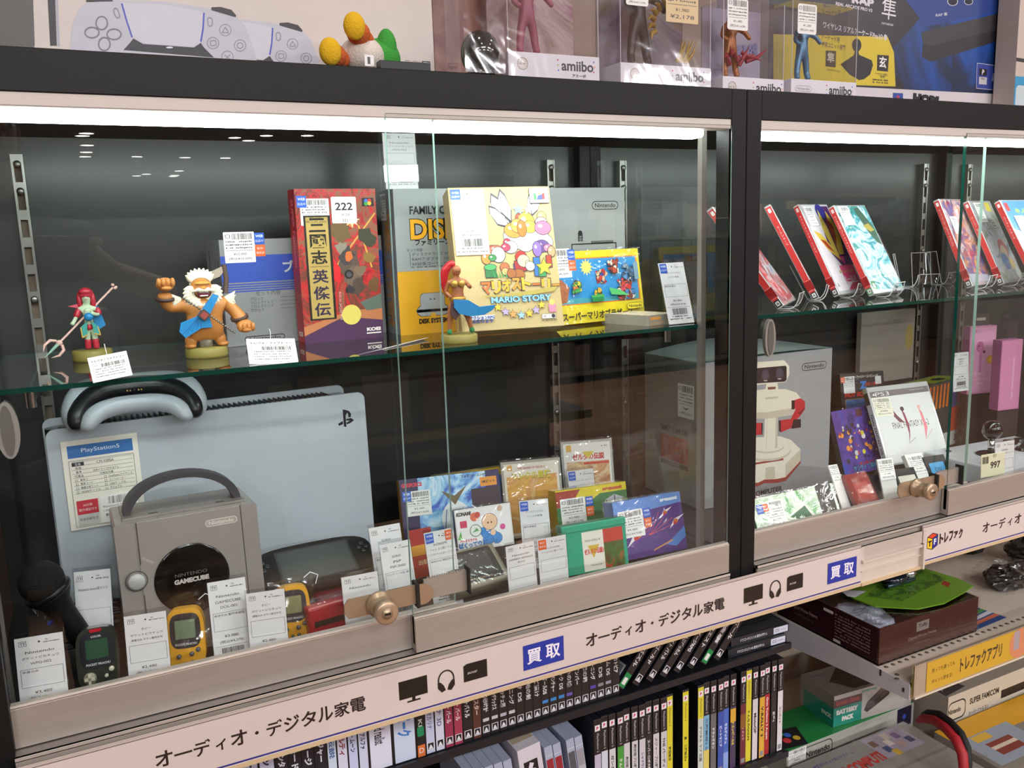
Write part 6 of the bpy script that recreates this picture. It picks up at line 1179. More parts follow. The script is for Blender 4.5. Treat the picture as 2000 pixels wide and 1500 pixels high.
def ell(x,y,rx,ry,n=20): return [(x+rx*cos(2*pi*i/n), y+ry*sin(2*pi*i/n)) for i in range(n)]
T('55504f',(-350,-300),(140,-300),(158,206),(150,230),(-350,230)); T('26262b',(200,-300),(240,-300),(258,208),(228,208)); T('a9aab8',(240,-300),(252,-300),(272,210),(260,210))
def pad(dx, dy, s, left=True):
    f = lambda pts: [((x-700)*s+700+dx, (y-150)*s+150+dy) for x,y in pts]
    if left: T('bdbdc8',*f([(318,230),(330,110),(362,35),(392,12),(520,2),(740,6),(900,30),(1062,66),(1112,115),(1150,210),(1166,280)]))
    else: T('bdbdc8',*f([(700,10),(900,30),(1062,66),(1112,115),(1150,210),(1166,280),(700,250)]))
    T('26242c',*f([(560,228),(590,195),(606,175),(650,200),(880,216),(912,195),(925,215),(972,262)])); T('c9c8d2',*f([(552,14),(740,20),(926,56),(918,180),(905,200),(880,212),(650,196),(612,178),(598,160)]))
    TL_('3f4bb4',.0016,*f([(553,16),(575,95),(600,170)])); TL_('3f4bb4',.0016,*f([(926,58),(922,130),(912,190)])); T('dfe4f0',*f(ell(770,216,16,4)))
    ring = lambda c,x,y,r: [TL_(c,.0009,*f(ell(x,y,r,r)+[ell(x,y,r,r)[0]]))]
    for x,y in ((1023,137),(967,196),(1090,207),(1033,258)): ring('8d8c98',x,y,26)
    TL_('8d8c98',.0009,*f([(1009,148),(1023,123),(1038,148),(1009,148)])); TL_('8d8c98',.0009,*f([(955,186),(979,184),(981,206),(957,208),(955,186)])); ring('8d8c98',1090,207,13); TL_('8d8c98',.0009,*f([(1020,250),(1046,270)])); TL_('8d8c98',.0009,*f([(1046,248),(1020,272)]))
    TL_('8d8c98',.0009,*f([(943,85),(950,80),(960,82),(965,95),(963,115),(955,120),(945,115),(943,85)]))
    if left:
        for cx,cy,rx,ry in ((462,105,26,30),(418,148,32,24),(518,156,32,24),(474,200,26,30)): TL_('77757f',.0012,*f(ell(cx,cy,rx,ry)+[ell(cx,cy,rx,ry)[0]]))
        TL_('8d8c98',.0009,*f([(516,42),(524,36),(534,42),(544,70),(542,80),(530,80),(520,65),(516,42)]))
    T('2a2426',*f([(960,34),(1000,32),(1050,45),(1072,70),(1070,78),(960,46)]))
pad(328,62,.93,False); pad(0,0,1)
T('2a2426',(388,-40),(510,-40),(512,6),(392,8))
u,v = tr(805,122); a.text('CFU-10011',u,v,.0045,'8a7e78',w=.018); u,v = tr(832,126); a.rect(u-.005,v-.004,u+.005,v+.0035,'1a1818'); a.text('CERO',u,v+.0012,.0024,'e8e0dc',w=.008,bold=.04); u,v = tr(830,134); a.poly(ccw([(u-.004,v-.003),(u+.003,v-.003),(u,v+.003)]),'d8d0cc')
m.obj('printed_front', t)
# soft toy lying on its back
c = at(700,100,.915)
t = thing('soft_toy','green and white soft toy lying down, orange boots with yellow soles towards the front','soft toy',(c.x,.915,ZT))
def rel(px,py,y=.915): p = at(px,py,y); return Vector((p.x-c.x, y-.915, p.z-ZT))
FUR = dict(rough=.95, bump=.6, bscale=500)
m = MB(); p = rel(708,112,.93); m.ball((p.x,.018,.022),(.024,.028,.022),M('d9cfc4',**FUR),24,16); m.obj('white_belly', t)
m = MB(); p = rel(752,98,.945); m.ball((p.x-.006,.030,.024),(.022,.024,.022),M('3c9a3a',**FUR),20,14); p2 = rel(752,88,.94); m.ball((p2.x,.02,p2.z-.004),(.011,.012,.020),M('3c9a3a',**FUR),16,12); m.ball((p2.x-.014,.02,.018),(.010,.012,.018),M('55a84a',**FUR),16,12); p3 = rel(768,100); m.tube([(p3.x-.004,.02,p3.z-.004),(p3.x+.004,.02,p3.z-.01),(p3.x+.010,.02,p3.z-.016)],[.008,.005,.002],M('3c9a3a',**FUR),10); m.obj('green_body', t)
m = MB(); p4 = rel(776,122); m.ball((p4.x,.03,.010),(.016,.02,.012),M('ded6cc',**FUR),16,12); m.obj('white_muzzle', t)
for (sx,sy),(ox,oy) in (((693,50),(716,74)),((646,100),(668,112))):
    s1, s2 = rel(sx,sy,.90), rel(ox,oy,.91)
    m = MB(); mid = (s1+s2)/2; m.ball((mid.x,mid.y+.008,mid.z),(.0125,.012,.0120),M('c8602c',**FUR),20,14); m.ball((s2.x,s2.y+.012,s2.z),(.0115,.012,.0105),M('c8602c',**FUR),20,14); bo = m.obj('boot', t)
    m = MB(); m.ball((s1.x,s1.y+.002,s1.z),(.0115,.008,.0140),M('dcae1a',**FUR),24,16); m.obj('sole', bo)
m = MB(); p = rel(722,118,.895); m.box(p.x-.006,p.x+.004,-.022,-.0214,p.z-.006,p.z+.005,PAPER); a = Art(m,(p.x-.006,-.022,p.z-.006)); a.rect(.003,.002,.006,.009,'55504c'); m.obj('care_label', t)
p = at(783,134,.895); t = carton('thin_case','thin glossy black case lying flat on the cabinet top beside the soft toy','case',p.x+.0,.88,0,0,.056,.010,ZT,.012,'16161a')
# figure boxes
def figure_box(pxl, pxr, zb, y, d, h, label, back, fig, figcol, film=True, text=True, seal=True, depth_fig=.02):
    x0, x1 = at(pxl,130,y).x, at(pxr,130,y).x; w = x1-x0
    t = thing('figure_box', label, 'figure box', ((x0+x1)/2,y,ZT), 0, group='boxed figures on the cabinet top')
    m = MB(); m.box(-w/2,w/2,0,d,0,zb,M('d9d3dc',.4,name='white_box_base')); m.obj('base_carton', t, bevel=.0008)
    m = MB(); a = Art(m,(-w/2,0,0)); u = w*.78 if text else w*.7
    zb_ = zb-.0125
    a.text('amiibo',u-.004,zb_,.0125,'2c282c',w=w*.40 if w<.11 else .046,bold=.025); a.text('アミーボ',u-.002,zb_-.0115,.004,'2c282c',w=.020,bold=.03)
    for du,dv,cc in ((-.028,.006,'c83a4a'),(-.028,.0,'8ab85a'),(-.0275,-.006,'4a7ac8'),(.0235,.006,'4a6ab8'),(.025,0,'e09a4a'),(.0235,-.006,'b83a5a')): a.circ(u-.004+du*(w*.40/.046 if w<.11 else 1),zb_+dv,.0011,cc,10)
    if seal: a.ring(w*.15,(zb-.0135),.0062,.0072,'a08a6a'); a.circ(w*.15,(zb-.0135),.0055,'c9c0bc'); a.scribble(w*.15-.004,(zb-.0135)-.001,w*.15+.004,(zb-.0135)+.0005,'9a8a72',6)
    else: a.pill(w*.06,(zb-.017),w*.30,(zb-.009),.0006,'8a8488','d9d3dc','Nintendo')
    m.obj('printed_base', t)
    m = MB(); m.box(-w/2+.002,w/2-.002,d-.003,d-.001,zb,h,back); m.obj('backing_card', t)
    skin('figure', fig[0], fig[1], figcol, t).location = (-w*.18, d*.45, zb)
    m = MB(); e = .0015; m.box(-w/2+.001,w/2-.001,.0008,.0012,zb,h,ACRYL); m.box(-w/2+.001,-w/2+.0014,.001,d-.001,zb,h,ACRYL); m.box(w/2-.0014,w/2-.001,.001,d-.001,zb,h,ACRYL); m.box(-w/2+.001,w/2-.001,.001,d-.001,h-.0004,h,ACRYL)
    for x in (-w/2+.001,w/2-.001): m.tube([(x,.001,zb),(x,.001,h)],.0006,M('bdb6bc',.2),6)
    m.obj('clear_window', t)
    if film: m = MB(); m.box(-w/2-.004,w/2+.003,-.004,d+.004,0.0002,h+.008,WRAPS); m.obj('clear_bag', t, bevel=.006)
    return t, w
def pose(s=1, dx=0):
    n = [((0,0,.055),.009),((0,0,.068),.008),((0,0,.082),.011),((0,0,.092),.005),((0,0,.100),.008),((-.008,0,.036),.006),((-.011,0,.014),.005),((-.012,-.004,.004),.005),((.009,0,.036),.006),((.012,0,.014),.005),((.013,-.004,.004),.005),((-.014,-.002,.080),.005),((-.022,-.006,.066),.004),((-.014,-.012,.058),.004),((.014,-.002,.080),.005),((.026,-.006,.074),.004),((.034,-.010,.062),.0035)]
    e = [(0,1),(1,2),(2,3),(3,4),(0,5),(5,6),(6,7),(0,8),(8,9),(9,10),(2,11),(11,12),(12,13),(2,14),(14,15),(15,16)]
    return [((p[0]*s+dx,p[1]*s,p[2]*s), r*s) for p,r in n], e
zb1 = at(993,99,.95).z-ZT
t, w_ = figure_box(993,1171,zb1,.95,.062,.235,'figure box with a white base and brown-pink backing, leftmost of the bagged ones',busy(['6a4a44','8a6a64','b8a09a','9a5a78','5a4a4c'],10,name='brown_backing_print'),pose(.95),M('a0506a',.4,name='pink_figure'))
t, w_ = figure_box(1212,1389,at(1212,121,.95).z-ZT,.95,.062,.235,'bagged figure box with dark dragon figure, cream price label and grey-violet backing',busy(['4a3a4a','6a5a6a','8a7a88','7a6a58','5a4a5a'],10,name='violet_backing_print'),pose(1.1),M('3a3438',.35,name='dark_scaled_figure'))
m = MB(); GOLD = M('b8943a',.4,.2,name='gold_plastic')
for k in range(9): q = R(30+k*22); m.tube([(.012+.018*cos(q),.02,.095+.02*sin(q)),(.012+.026*cos(q),.018,.095+.028*sin(q)),(.012+.031*cos(q+.2),.016,.095+.033*sin(q+.2))],[.004,.003,.0005],GOLD,8)
for k in range(5): m.tube([(.030+k*.004,.02,.05),(.034+k*.005,.016,.060+.006*(k%2)),(.036+k*.006,.014,.078)],[.003,.002,.0004],GOLD,8)
m.tube([(-.02,.02,.150),(.0,.018,.154),(.03,.016,.150)],[.002,.004,.0005],GOLD,8); m.tube([(-.03,.022,.12),(-.026,.02,.15),(-.02,.02,.17)],[.004,.005,.003],M('7a1a30',.4),8); m.obj('gold_claws', t)
q0 = at(1300,42,.946); sticker(t,q0.x-(t.location.x-w_/2),q0.z-ZT,.052,.055,O=(-w_/2,-.0045,0),price='¥1,980',tax='¥2,178',seed=101,tint='d8bf94')
q0 = at(1222,9,.946); sticker(t,q0.x-(t.location.x-w_/2),q0.z-ZT,.034,.030,O=(-w_/2,-.0045,0),price='¥',tax='(税込¥2,178)',seed=102,r=.003)
t, w_ = figure_box(1412,1532,at(1470,152,.95).z-ZT,.95,.05,at(1529,9,.95).z-ZT,'unbagged figure box with a red and gold figure, lilac backing, third from the left',M('a59aae',.4,name='lilac_backing'),pose(.85,-.004),M('a8683a',.35,.3,name='red_gold_figure'),film=False)
a = Art(MB(),(-w_/2,.045,0)); m = a.mb; a.text('ARMS',w_*.68,.075,.022,'7a78a0',w=w_*.5,rot=8,bold=.08); m.obj('backing_print', t)
m = MB(); 
for k in range(8): m.tube([(-.03+.004*k,.015,.05+.006*((k*3)%4)),(-.040+.008*k,.012,.062),(-.045+.011*k,.01,.058+.008*((k*5)%3))],[.003,.003,.0004],M('9a2038',.35),8)
m.obj('red_ribbons', t)
q0 = at(1420,57,.95); sticker(t,q0.x-(t.location.x-w_/2),q0.z-ZT,.036,.040,O=(-w_/2,-.0002,0),price='¥1,480',tax='(税込¥1,628)',seed=103,r=.003)
t, w_ = figure_box(1546,1674,at(1546,153,.95).z-ZT,.95,.05,at(1673,14,.95).z-ZT,'unbagged figure box with a blue armoured figure, rightmost of the four',ACRYL,pose(.85,0),M('5a86a8',.3,.3,name='blue_armour_figure'),film=False,seal=False)
m = MB(); m.ball((-w_*.18,.02,.125),(.009,.008,.010),M('c88a3a',.4)); m.obj('orange_helmet', t)
q0 = at(1557,65,.95); sticker(t,q0.x-(t.location.x-w_/2),q0.z-ZT,.036,.040,O=(-w_/2,-.0002,0),price='¥1,280',tax='(税込¥1,408)',seed=104,r=.003)
c = at(938,98,.93); t = thing('helmet_toy','glossy dark green-black helmet-shaped toy bagged beside the leftmost figure box','toy',(c.x,.93,ZT))
m = MB(); m.ball((0,0,.034),(.023,.022,.026),M('0d120f',.1,coat=.6,name='gloss_dark_green'),28,20); m.ball((0,0,.010),(.018,.018,.010),M('0d120f',.1,coat=.6,name='gloss_dark_green'),24,12); m.obj('shell', t)
m = MB(); m.box(-.033,.026,-.027,.03,.0002,.16,WRAPS); m.obj('plastic_bag', t, bevel=.008)
x0, x1 = at(857,100,1.02).x, at(1000,100,1.02).x
t = carton('figure_box','dull red-brown box standing behind the bagged helmet toy','figure box',(x0+x1)/2,1.035,0,0,x1-x0,.24,ZT,.05,busy(['6a3a36','7a4a44','9a6a5c','a88878'],8,name='red_brown_print'))
# arcade stick product box
y_ = 1.045; xl, xr = at(1500,100,y_).x, at(1981,100,y_).x
t = thing('controller_box','large black and blue arcade stick product box behind the figure boxes','controller box',((xl+xr)/2,y_,ZT))
m = MB(); m.box(-(xr-xl)/2,(xr-xl)/2,0,.12,0,.30,M('221f26',.35,name='black_carton'),side=M('c9c4c8',.4)); m.obj('carton', t, bevel=.001)
m = MB(); a = Art(m,(-(xr-xl)/2,0,0)); tr = tracer(y_, xl, ZT); cc3 = dict(k=.31, ox=1380)
BLU = busy(['14306a','0f4aa0','1a2440','14306a'],3,name='blue_glow_print')
T(BLU,(1250,560),(1170,430),(1180,300),(1340,120),(1500,-200),(1940,-200),(1930,600),**cc3); T('24408a',(1215,-50),(1900,-50),(1900,60),(1370,170),(1330,100),**cc3); T('3b3a3e',(1350,205),(1935,60),(1935,170),(1400,290),(1362,270),**cc3); T('2c2b30',(1362,270),(1400,290),(1935,165),(1930,230),(1410,390),(1355,360),**cc3)
for x,y,r in ((1550,10,34),(1650,10,28)): T('c9ccd8',*ell(x,y,r,r*.8),**cc3); T('16162a',*ell(x,y,r*.86,r*.68),**cc3)
T('d6bd2c',(420,215),(1140,232),(1180,330),(1190,545),(420,520),**cc3); T('1c1a1e',*ell(945,285,30,42),**cc3); T('1c1a1e',(935,320),(955,320),(960,345),(1040,380),(1048,410),(1030,470),(990,500),(960,505),(900,470),(842,405),(925,350),**cc3)
T('26211e',(1075,345),(1148,350),(1142,452),(1072,445),**cc3); T('26211e',(750,318),(816,322),(812,425),(748,418),**cc3)
def TX(s,x,y,h,col,w=None,bold=.03,rot=-3): u,v = tr(1380+x*.31,y*.31); a.text(s,u,v,h,col,w=w,bold=bold,rot=rot)
TX('玄',1110,392,.018,'efece8'); TX('隼',782,362,.016,'c9c4ae'); TX('RAP',985,8,.012,'d8d4dc',w=.05,bold=.06); TX('REAL ARCADE PRO V3',930,45,.005,'d8d4dc',w=.082); TX('隼',1150,55,.034,'e8e4ea',bold=0); TX('HAYABUSA',1140,152,.0035,'c9c4cc',w=.028)
TX('ワイヤレス リアルアーケードPro.V3 隼',940,198,.0105,'dcd8e0',w=.145,bold=.04,rot=-4); TX('アーケード用',780,243,.0085,'4a4438',w=.040,bold=.02); TX('使用ユニット搭載',800,290,.0085,'4a4438',w=.052,bold=.02); TX('トーナメントボタン',1105,468,.004,'3a3428',w=.030); TX('"玄武"',1108,484,.004,'3a3428',w=.014); TX('RAP 隼',1480,92,.006,'c9ccdc',w=.030,rot=8); TX('クイックパワーユニット',800,445,.004,'3a3428',w=.030)
for k in range(2): u,v = tr(1380+1045*.31,(500+16*k)*.31); a.scribble(u,v-.002,u+.037,v+.0012,'3a3428',16,k)
T('3a4a9c',(1703,398),(1922,425),(1918,578),(1698,556),**cc3); 
for p0_,p1_ in (((1703,398),(1922,425)),((1922,425),(1918,578)),((1918,578),(1698,556)),((1698,556),(1703,398))): u0,v0 = tr(1380+p0_[0]*.31,p0_[1]*.31); u1,v1 = tr(1380+p1_[0]*.31,p1_[1]*.31); a.line(u0,v0,u1,v1,.0009,'c9ccdc')
T('26221f',(1716,430),(1765,436),(1763,478),(1716,474),**cc3); T('c9c4c8',(1716,484),(1765,488),(1763,534),(1714,530),**cc3); TX('PS3',1842,495,.0145,'d4d6e4',w=.038,bold=.02,rot=-5); TX('Official',1740,497,.0022,'3a3a3a',w=.012); TX('P',1741,455,.009,'d8d4dc',rot=-4,bold=.05)
T('d6ced2',(380,520),(1930,598),(1926,700),(380,700),**cc3); T('2a48a0',(1172,585),(1236,588),(1236,640),(1170,640),**cc3); u,v = tr(1380+1205*.31,612*.31); a.star(u,v,.005,'c83a4a',4,.4); TX('HORI',1380,628,.017,'16141a',w=.066,bold=.12,rot=-3)
m.obj('printed_front', t)
x0 = at(1983,150,1.0).x
t = carton('console_box','white box with blue graphic cut off by the right edge, on the cabinet top','console box',x0+.10,1.0,0,0,.20,.30,ZT,.04,'cdbcb2',art=lambda a,w,h:(a.rect(0,.012,w,.075,'3a9ac8'),a.rrect(.004,.02,.05,.06,.008,'cdd8dc'),a.poly([(0,.10),(w,.09),(w,.098),(0,.106)],'3a3a3a'),a.poly([(0,.2),(.03,.3),(0,.3)],'b8384a')))
# ================================================================ the media rack below
RK = M('1a1a20', .4, name='black_rack_metal')
rack = thing('media_rack','black two-tier media rack standing under the left cabinet','media rack',(0,0,0)); ZA, ZB = -.766, -.988
m = MB()
for z in (ZA, ZB): m.box(-.35,1.108,1.108,1.33,z-.006,z-.0006,RK); m.box(-.35,1.110,1.103,1.108,z-.0115,z+.001,RK)
m.obj('shelf_boards', rack)
m = MB(); m.box(-.35,1.108,1.33,1.335,-1.2,-.60,RK); m.box(-.36,-.35,1.108,1.335,-1.35,-.6,RK); m.box(1.095,1.105,1.30,1.335,-1.35,-.62,RK); m.obj('back_panel', rack)
m = MB(); m.box(-.35,1.10,1.15,1.33,-1.35,-1.22,RK); m.obj('base', rack)
def spine_case(x, z, w, h, label, title, group, base='26201f', tc='e4e4ea', foot=True, top=None, topname='', y=1.112, d=.12, roll=0, band=None, logo=None, lean=0, name='game_case', yaw=0, tw=.62, footc='dcdce4', style='ds'):
    t = thing(name, label, 'game case', (x,y,z+w/2*abs(sin(R(roll)))), yaw, lean, roll, group)
    m = MB(); side = M('1c1d24',.25,coat=.3) if style != 'ps3' else M('a9b2c8',.12,coat=.5,name='clear_blue_grey_plastic')
    m.box(-w/2,w/2,0,d,0,h,side); a = Art(m,(-w/2,0,0),lift=.0002)
    if style == 'ds':
        a.rect(w*.06,.002,w*.94,h-.002,base)
        if band: a.rect(w*.06,h*band[1],w*.94,h*band[2],band[0])
        a.text(title,w*.5,h*.625,w*.60,tc,rot=-90,w=h*.64,bold=.04)
        if foot: a.rrect(w*.12,h*.05,w*.88,h*.05+w*.85,.0008,footc); a.rect(w*.2,h*.05+w*.1,w*.8,h*.05+w*.78,'1a1a1e'); a.poly([(w*.26,h*.05+w*.12),(w*.74,h*.05+w*.12),(w*.5,h*.05+w*.55)],footc); a.text('A',w*.5,h*.05+w*.38,w*.42,'e8e8ee',bold=.08)
        if logo: a.rrect(w*.14,h*.19,w*.86,h*.23,.0008,logo)
    elif style == 'ps2':
        a.rect(w*.05,.002,w*.95,h-.004,base); a.rect(w*.05,h*.66,w*.95,h-.004,top or '1f1b1c'); a.rect(w*.14,h*.885,w*.86,h*.885+w*.78,'e9e4ea'); a.text('P',w*.5,h*.885+w*.38,w*.4,'c82a48',bold=.08); a.text('PlayStation 2',w*.5,h*.77,w*.36,'d4d0d2' if not top else '4a4418',rot=-90,w=h*.18)
        a.text(title,w*.5,h*.40,w*.44,tc,rot=-90,w=min(h*.46,w*.50*len(title)),bold=.04)
        if band: a.rect(w*.05,h*band[1],w*.95,h*band[2],band[0])
        if logo: a.rect(w*.2,h*.03,w*.8,h*.08,logo)
    else:
        a.rect(w*.08,.003,w*.92,h*.86,base); a.rect(w*.08,h*.68,w*.92,h*.86,top or '2a2628'); a.text(title,w*.5,h*.40,w*.42,tc,rot=-90,w=min(h*.42,w*.5*len(title)),bold=.03); a.rect(w*.04,h*.895,w*.96,h*.905,'c4c8d4')
    return m.obj('case', t) and t
DSG, X3 = 'upright handheld game cases on the upper rack', 'slanted handheld game cases on the upper rack'
ds = [('ワンピース チャッカトピア','2f4fb0',None),('高速キングダム DS','26201f','9a9aa8'),('財団ペキ DS','26201f','8a8a94'),('TOEIC TEST トレーニング','26201f','5a4ab0'),('トン教授と悪魔の箱','26201f',None),('ズマイレブン3 ボンバー','26201f',None),('マリオと呪いの城','26201f','6a5ab8'),('北京オリンピック DS','26201f','3a8ad0'),('マリオ&ソニック アドベンチャー','26201f','3a8ad0'),('スーパーモンキーボールDS','26201f','3a8ad0'),('もっと えいご漬け','26201f',None),('ガンバトル 大地の剣','26201f',None),('えいご漬け DS','26201f',None),('漢字文字トレーニング','26201f','c8c8d0'),('カービィ 参上 ドロッチェ団','26201f','b8b8c8'),('カービィ ウルトラスーパーデラックス','26201f','c8c8d0'),('ルダの伝説 夢幻の砂時計','26201f','c8c8d0')]
x = .7335; k = 0
ORD_ = ('first spine','second spine','third spine','fourth spine','fifth spine','sixth spine','seventh spine','eighth spine','ninth spine','tenth spine','eleventh spine','twelfth spine','thirteenth spine','fourteenth spine','fifteenth spine','sixteenth spine','seventeenth spine')
for ttl, fc, lg in ds:
    w_ = .0150; lb = 'black-spined handheld game case%s, ' % ({'2f4fb0':' with a blue foot mark','9a9aa8':' with a grey band','8a8a94':' with a grey band','5a4ab0':' with a violet mark','6a5ab8':' with a violet mark','3a8ad0':' with a blue mark','c8c8d0':' with a pale band','b8b8c8':' with a pale band'}.get(lg or fc,''))+ORD_[k]+' from the slanted pile'; k += 1
    spine_case(x-w_/2, ZA, w_-.0006, .135, lb, ttl, DSG, logo=lg); x -= w_
for ttl, base, tc, foot, w_, lb in (('プラチナ トモンスター','5a3428','d8c8c0',True,.015,'brown-spined handheld game case among the black ones'),('ワンピース ギガントバトル','26201f','e4e4ea',True,.0165,'black-spined handheld game case between the brown and the pink-spined ones'),('ポケットモンスター パール','a83a52','e8d8dc',True,.0150,'pink-spined case, right of the pink pair'),('ポケットモンスター パール','9a3450','e8d8dc',True,.0150,'pink-spined case, left of the pink pair'),
    ('時のオカリナ 3D','d4d8ea','5a5a80',True,.0155,'white-spined case, right of the slim pair beside the pink ones'),('ゼルダの伝説 時のオカリナ','c4cae4','5a5a80',True,.0155,'white-spined case, left of the slim pair beside the pink ones'),('無限回廊 KD','20201f','d8dcd8',True,.0140,'black-spined case with a green round mark and orange foot'),
    ('たまもりパーク','ccd8ee','3a7ac8',False,.037,'thick pale blue game box with blue outlined lettering'),('魔界王子 devils and realist','dcdff0','1e1e28',False,.037,'thick white game box left of the pale blue one'),
    ('ポケットモンスター アルファ','ccd2ea','3a3a58',False,.015,'white-spined game case just left of the thick white box'),('ポケットモンスター ムーン','c4ccec','3a3a58',False,.015,'white-spined game case second left of the thick white box'),('NARUTO ナルティ','d4d6ea','8a3a3a',False,.016,'white-spined game case with thin red edge'),('太陽の伝説','c8d8e8','2a5a9a',False,.014,'white-spined game case with cyan edge'),('ケモンレンジャー','20202a','dcdce8',False,.018,'black game case spine, rightmost of four left of the cyan-edged white one'),('マリオ ルイージ','20202a','dcdce8',False,.018,'black game case spine, second from right of the four at the far left'),('ガールズモード','20202a','dcdce8',False,.018,'black game case spine, third from right of the four at the far left'),('モンスターハンター','20202a','dcdce8',False,.018,'black game case spine, leftmost of the four at the far left'),('コンボット','ccd0ea','3a3a58',False,.022,'wide white game case spine just left of the four black ones'),('スペース','c8cce4','3a3a58',False,.022,'wide white game case spine beside the dark blue one under the sign'),('ポケット','3a4a8a','dcdce8',False,.018,'dark blue spine at the far left under the sign')):
    t = spine_case(x-w_/2, ZA, w_-.0006, .135, lb, ttl, DSG, base=base, tc=tc, foot=foot, d=.12)
    if 'KD' in ttl: m = MB(); a = Art(m,(-w_/2,0,0),lift=.0006); a.rrect(w_*.1,.034,w_*.85,.050,.003,'1f8a5a'); a.rect(w_*.06,.001,w_*.90,.020,'d8743a'); a.text('D',w_*.5,.011,.008,'e8e4e8'); m.obj('coloured_foot', t)
    x -= w_
def between(p0, p1, y):
    A, B = at(*p0, y), at(*p1, y); return A, B, math.degrees(math.atan2(B.x-A.x, B.z-A.z))
c3 = lambda x, y: (1000+x*.28, 1180+y*.28)
lean_ = [((b,585-(b-842)*.315),(b+282,250-(b-842)*.27),ttl,lb) for b,ttl,lb in ((858,'ヨーロッパ ゴールド','next to the one showing its back cover'),(955,'プラチナ ファイト バトル','second after the one showing its back cover'),(1050,'ことばのパズル もじぴったん','third after the one showing its back cover'),(1145,'アクリオ&ルイージRPG','middle one of the pile'),(1240,'ドラゴンクエスト','third from the flat cases'),(1332,'逆転検事','second from the flat cases, with a green foot'),(1424,'ドラゴンボール','resting on the two flat cases'))]
for k,(b_,t__,ttl,lb) in enumerate(lean_):
    A, B, ang = between(c3(*b_), c3(*t__), 1.112); ang = 41
    t = spine_case(A.x, max(A.z,ZA), .0150, .135, 'slanted black game case, '+lb, ttl, X3, roll=-ang, y=1.112+.0*k, footc='e8e8ee' if k != 5 else 'e8ece8')
    m = MB(); a = Art(m,(-.0075,0,0),lift=.0007); a.rect(.0008,.098,.0142,.133,'d4d8e8'); a.text('DS',.0075,.124,.007,'4a4e5a',w=.009,bold=.02,rot=-90); a.text('NINTENDO',.0075,.110,.0028,'6a6e7a',rot=-90,w=.014)
    if k == 5: a.rect(.0008,.002,.0142,.028,'1f8a4a'); a.rrect(.0035,.007,.0115,.020,.001,'e8ece8')
    m.obj('label_top', t)
A, B, ang = between(c3(762,600), c3(1045,270), 1.112); ang = 41
t = spine_case(A.x-.002, max(A.z,ZA), .0150, .135, 'slanted game case with green foot whose dark back cover and barcode show', 'ことばのパズル', X3, roll=-ang, y=1.112)
m = MB(); a = Art(m,(-.0075,0,0),lift=.0007); a.rect(.0008,.098,.0142,.133,'d4d8e8'); a.text('DS',.0075,.124,.007,'4a4e5a',w=.009,bold=.02,rot=-90); a.rect(.0008,.002,.0142,.028,'1f8a4a'); a.rrect(.0035,.007,.0115,.020,.001,'e8ece8'); m.obj('label_top', t)
m = MB(); a = Art(m,(-.0075,.12,0),(0,-1,0),(0,0,1),lift=.0004); a.rect(.002,.002,.118,.133,'232c36'); a.rect(.060,.012,.112,.036,'dfe4e8'); a.barcode(.064,.015,.108,.033); a.scribble(.012,.05,.11,.054,'9aa4b0',26); a.scribble(.012,.06,.09,.064,'9aa4b0',22); a.rect(.03,.08,.10,.12,'33506a'); m.obj('back_cover', t)
A = at(*c3(1500,392),1.112); B = at(*c3(1855,265),1.112)
for k in range(2):
    t = thing('game_case',('upper' if k else 'lower')+' black game case lying flat on the rack at the foot of the slanted pile','game case',((A.x+B.x)/2+.012+.012*k,1.1125+.006*k,ZA+.0165*k+.0005),-2,0,0,'flat game cases on the upper rack')
    m = MB(); m.box(-.0675,.0675,0,.12,0,.0155,M('20222a',.25,coat=.3)); a = Art(m,(-.0675,0,0),lift=.0002); a.rect(.003,.0015,.132,.014,'26262c'); a.rect(.098,.0015,.132,.014,'d4d8e8'); a.text('DS',.107,.0078,.006,'4a4e5a'); a.text('NINTENDO',.121,.0078,.0028,'6a6e7a',w=.014); a.text('ドラゴンクエストIX 星空の守り人',.052,.0078,.006,'dcdce4',w=.062,bold=.03)
    b_ = Art(m,(-.0675,0,.0155),(1,0,0),(0,1,0),lift=.0002); b_.rect(.004,.004,.131,.116,'2c3138'); b_.scribble(.02,.03,.11,.034,'8a929c',22); b_.rect(.02,.05,.06,.08,'6a7a8a'); b_.scribble(.02,.09,.11,.094,'8a929c',22); m.obj('case', t)
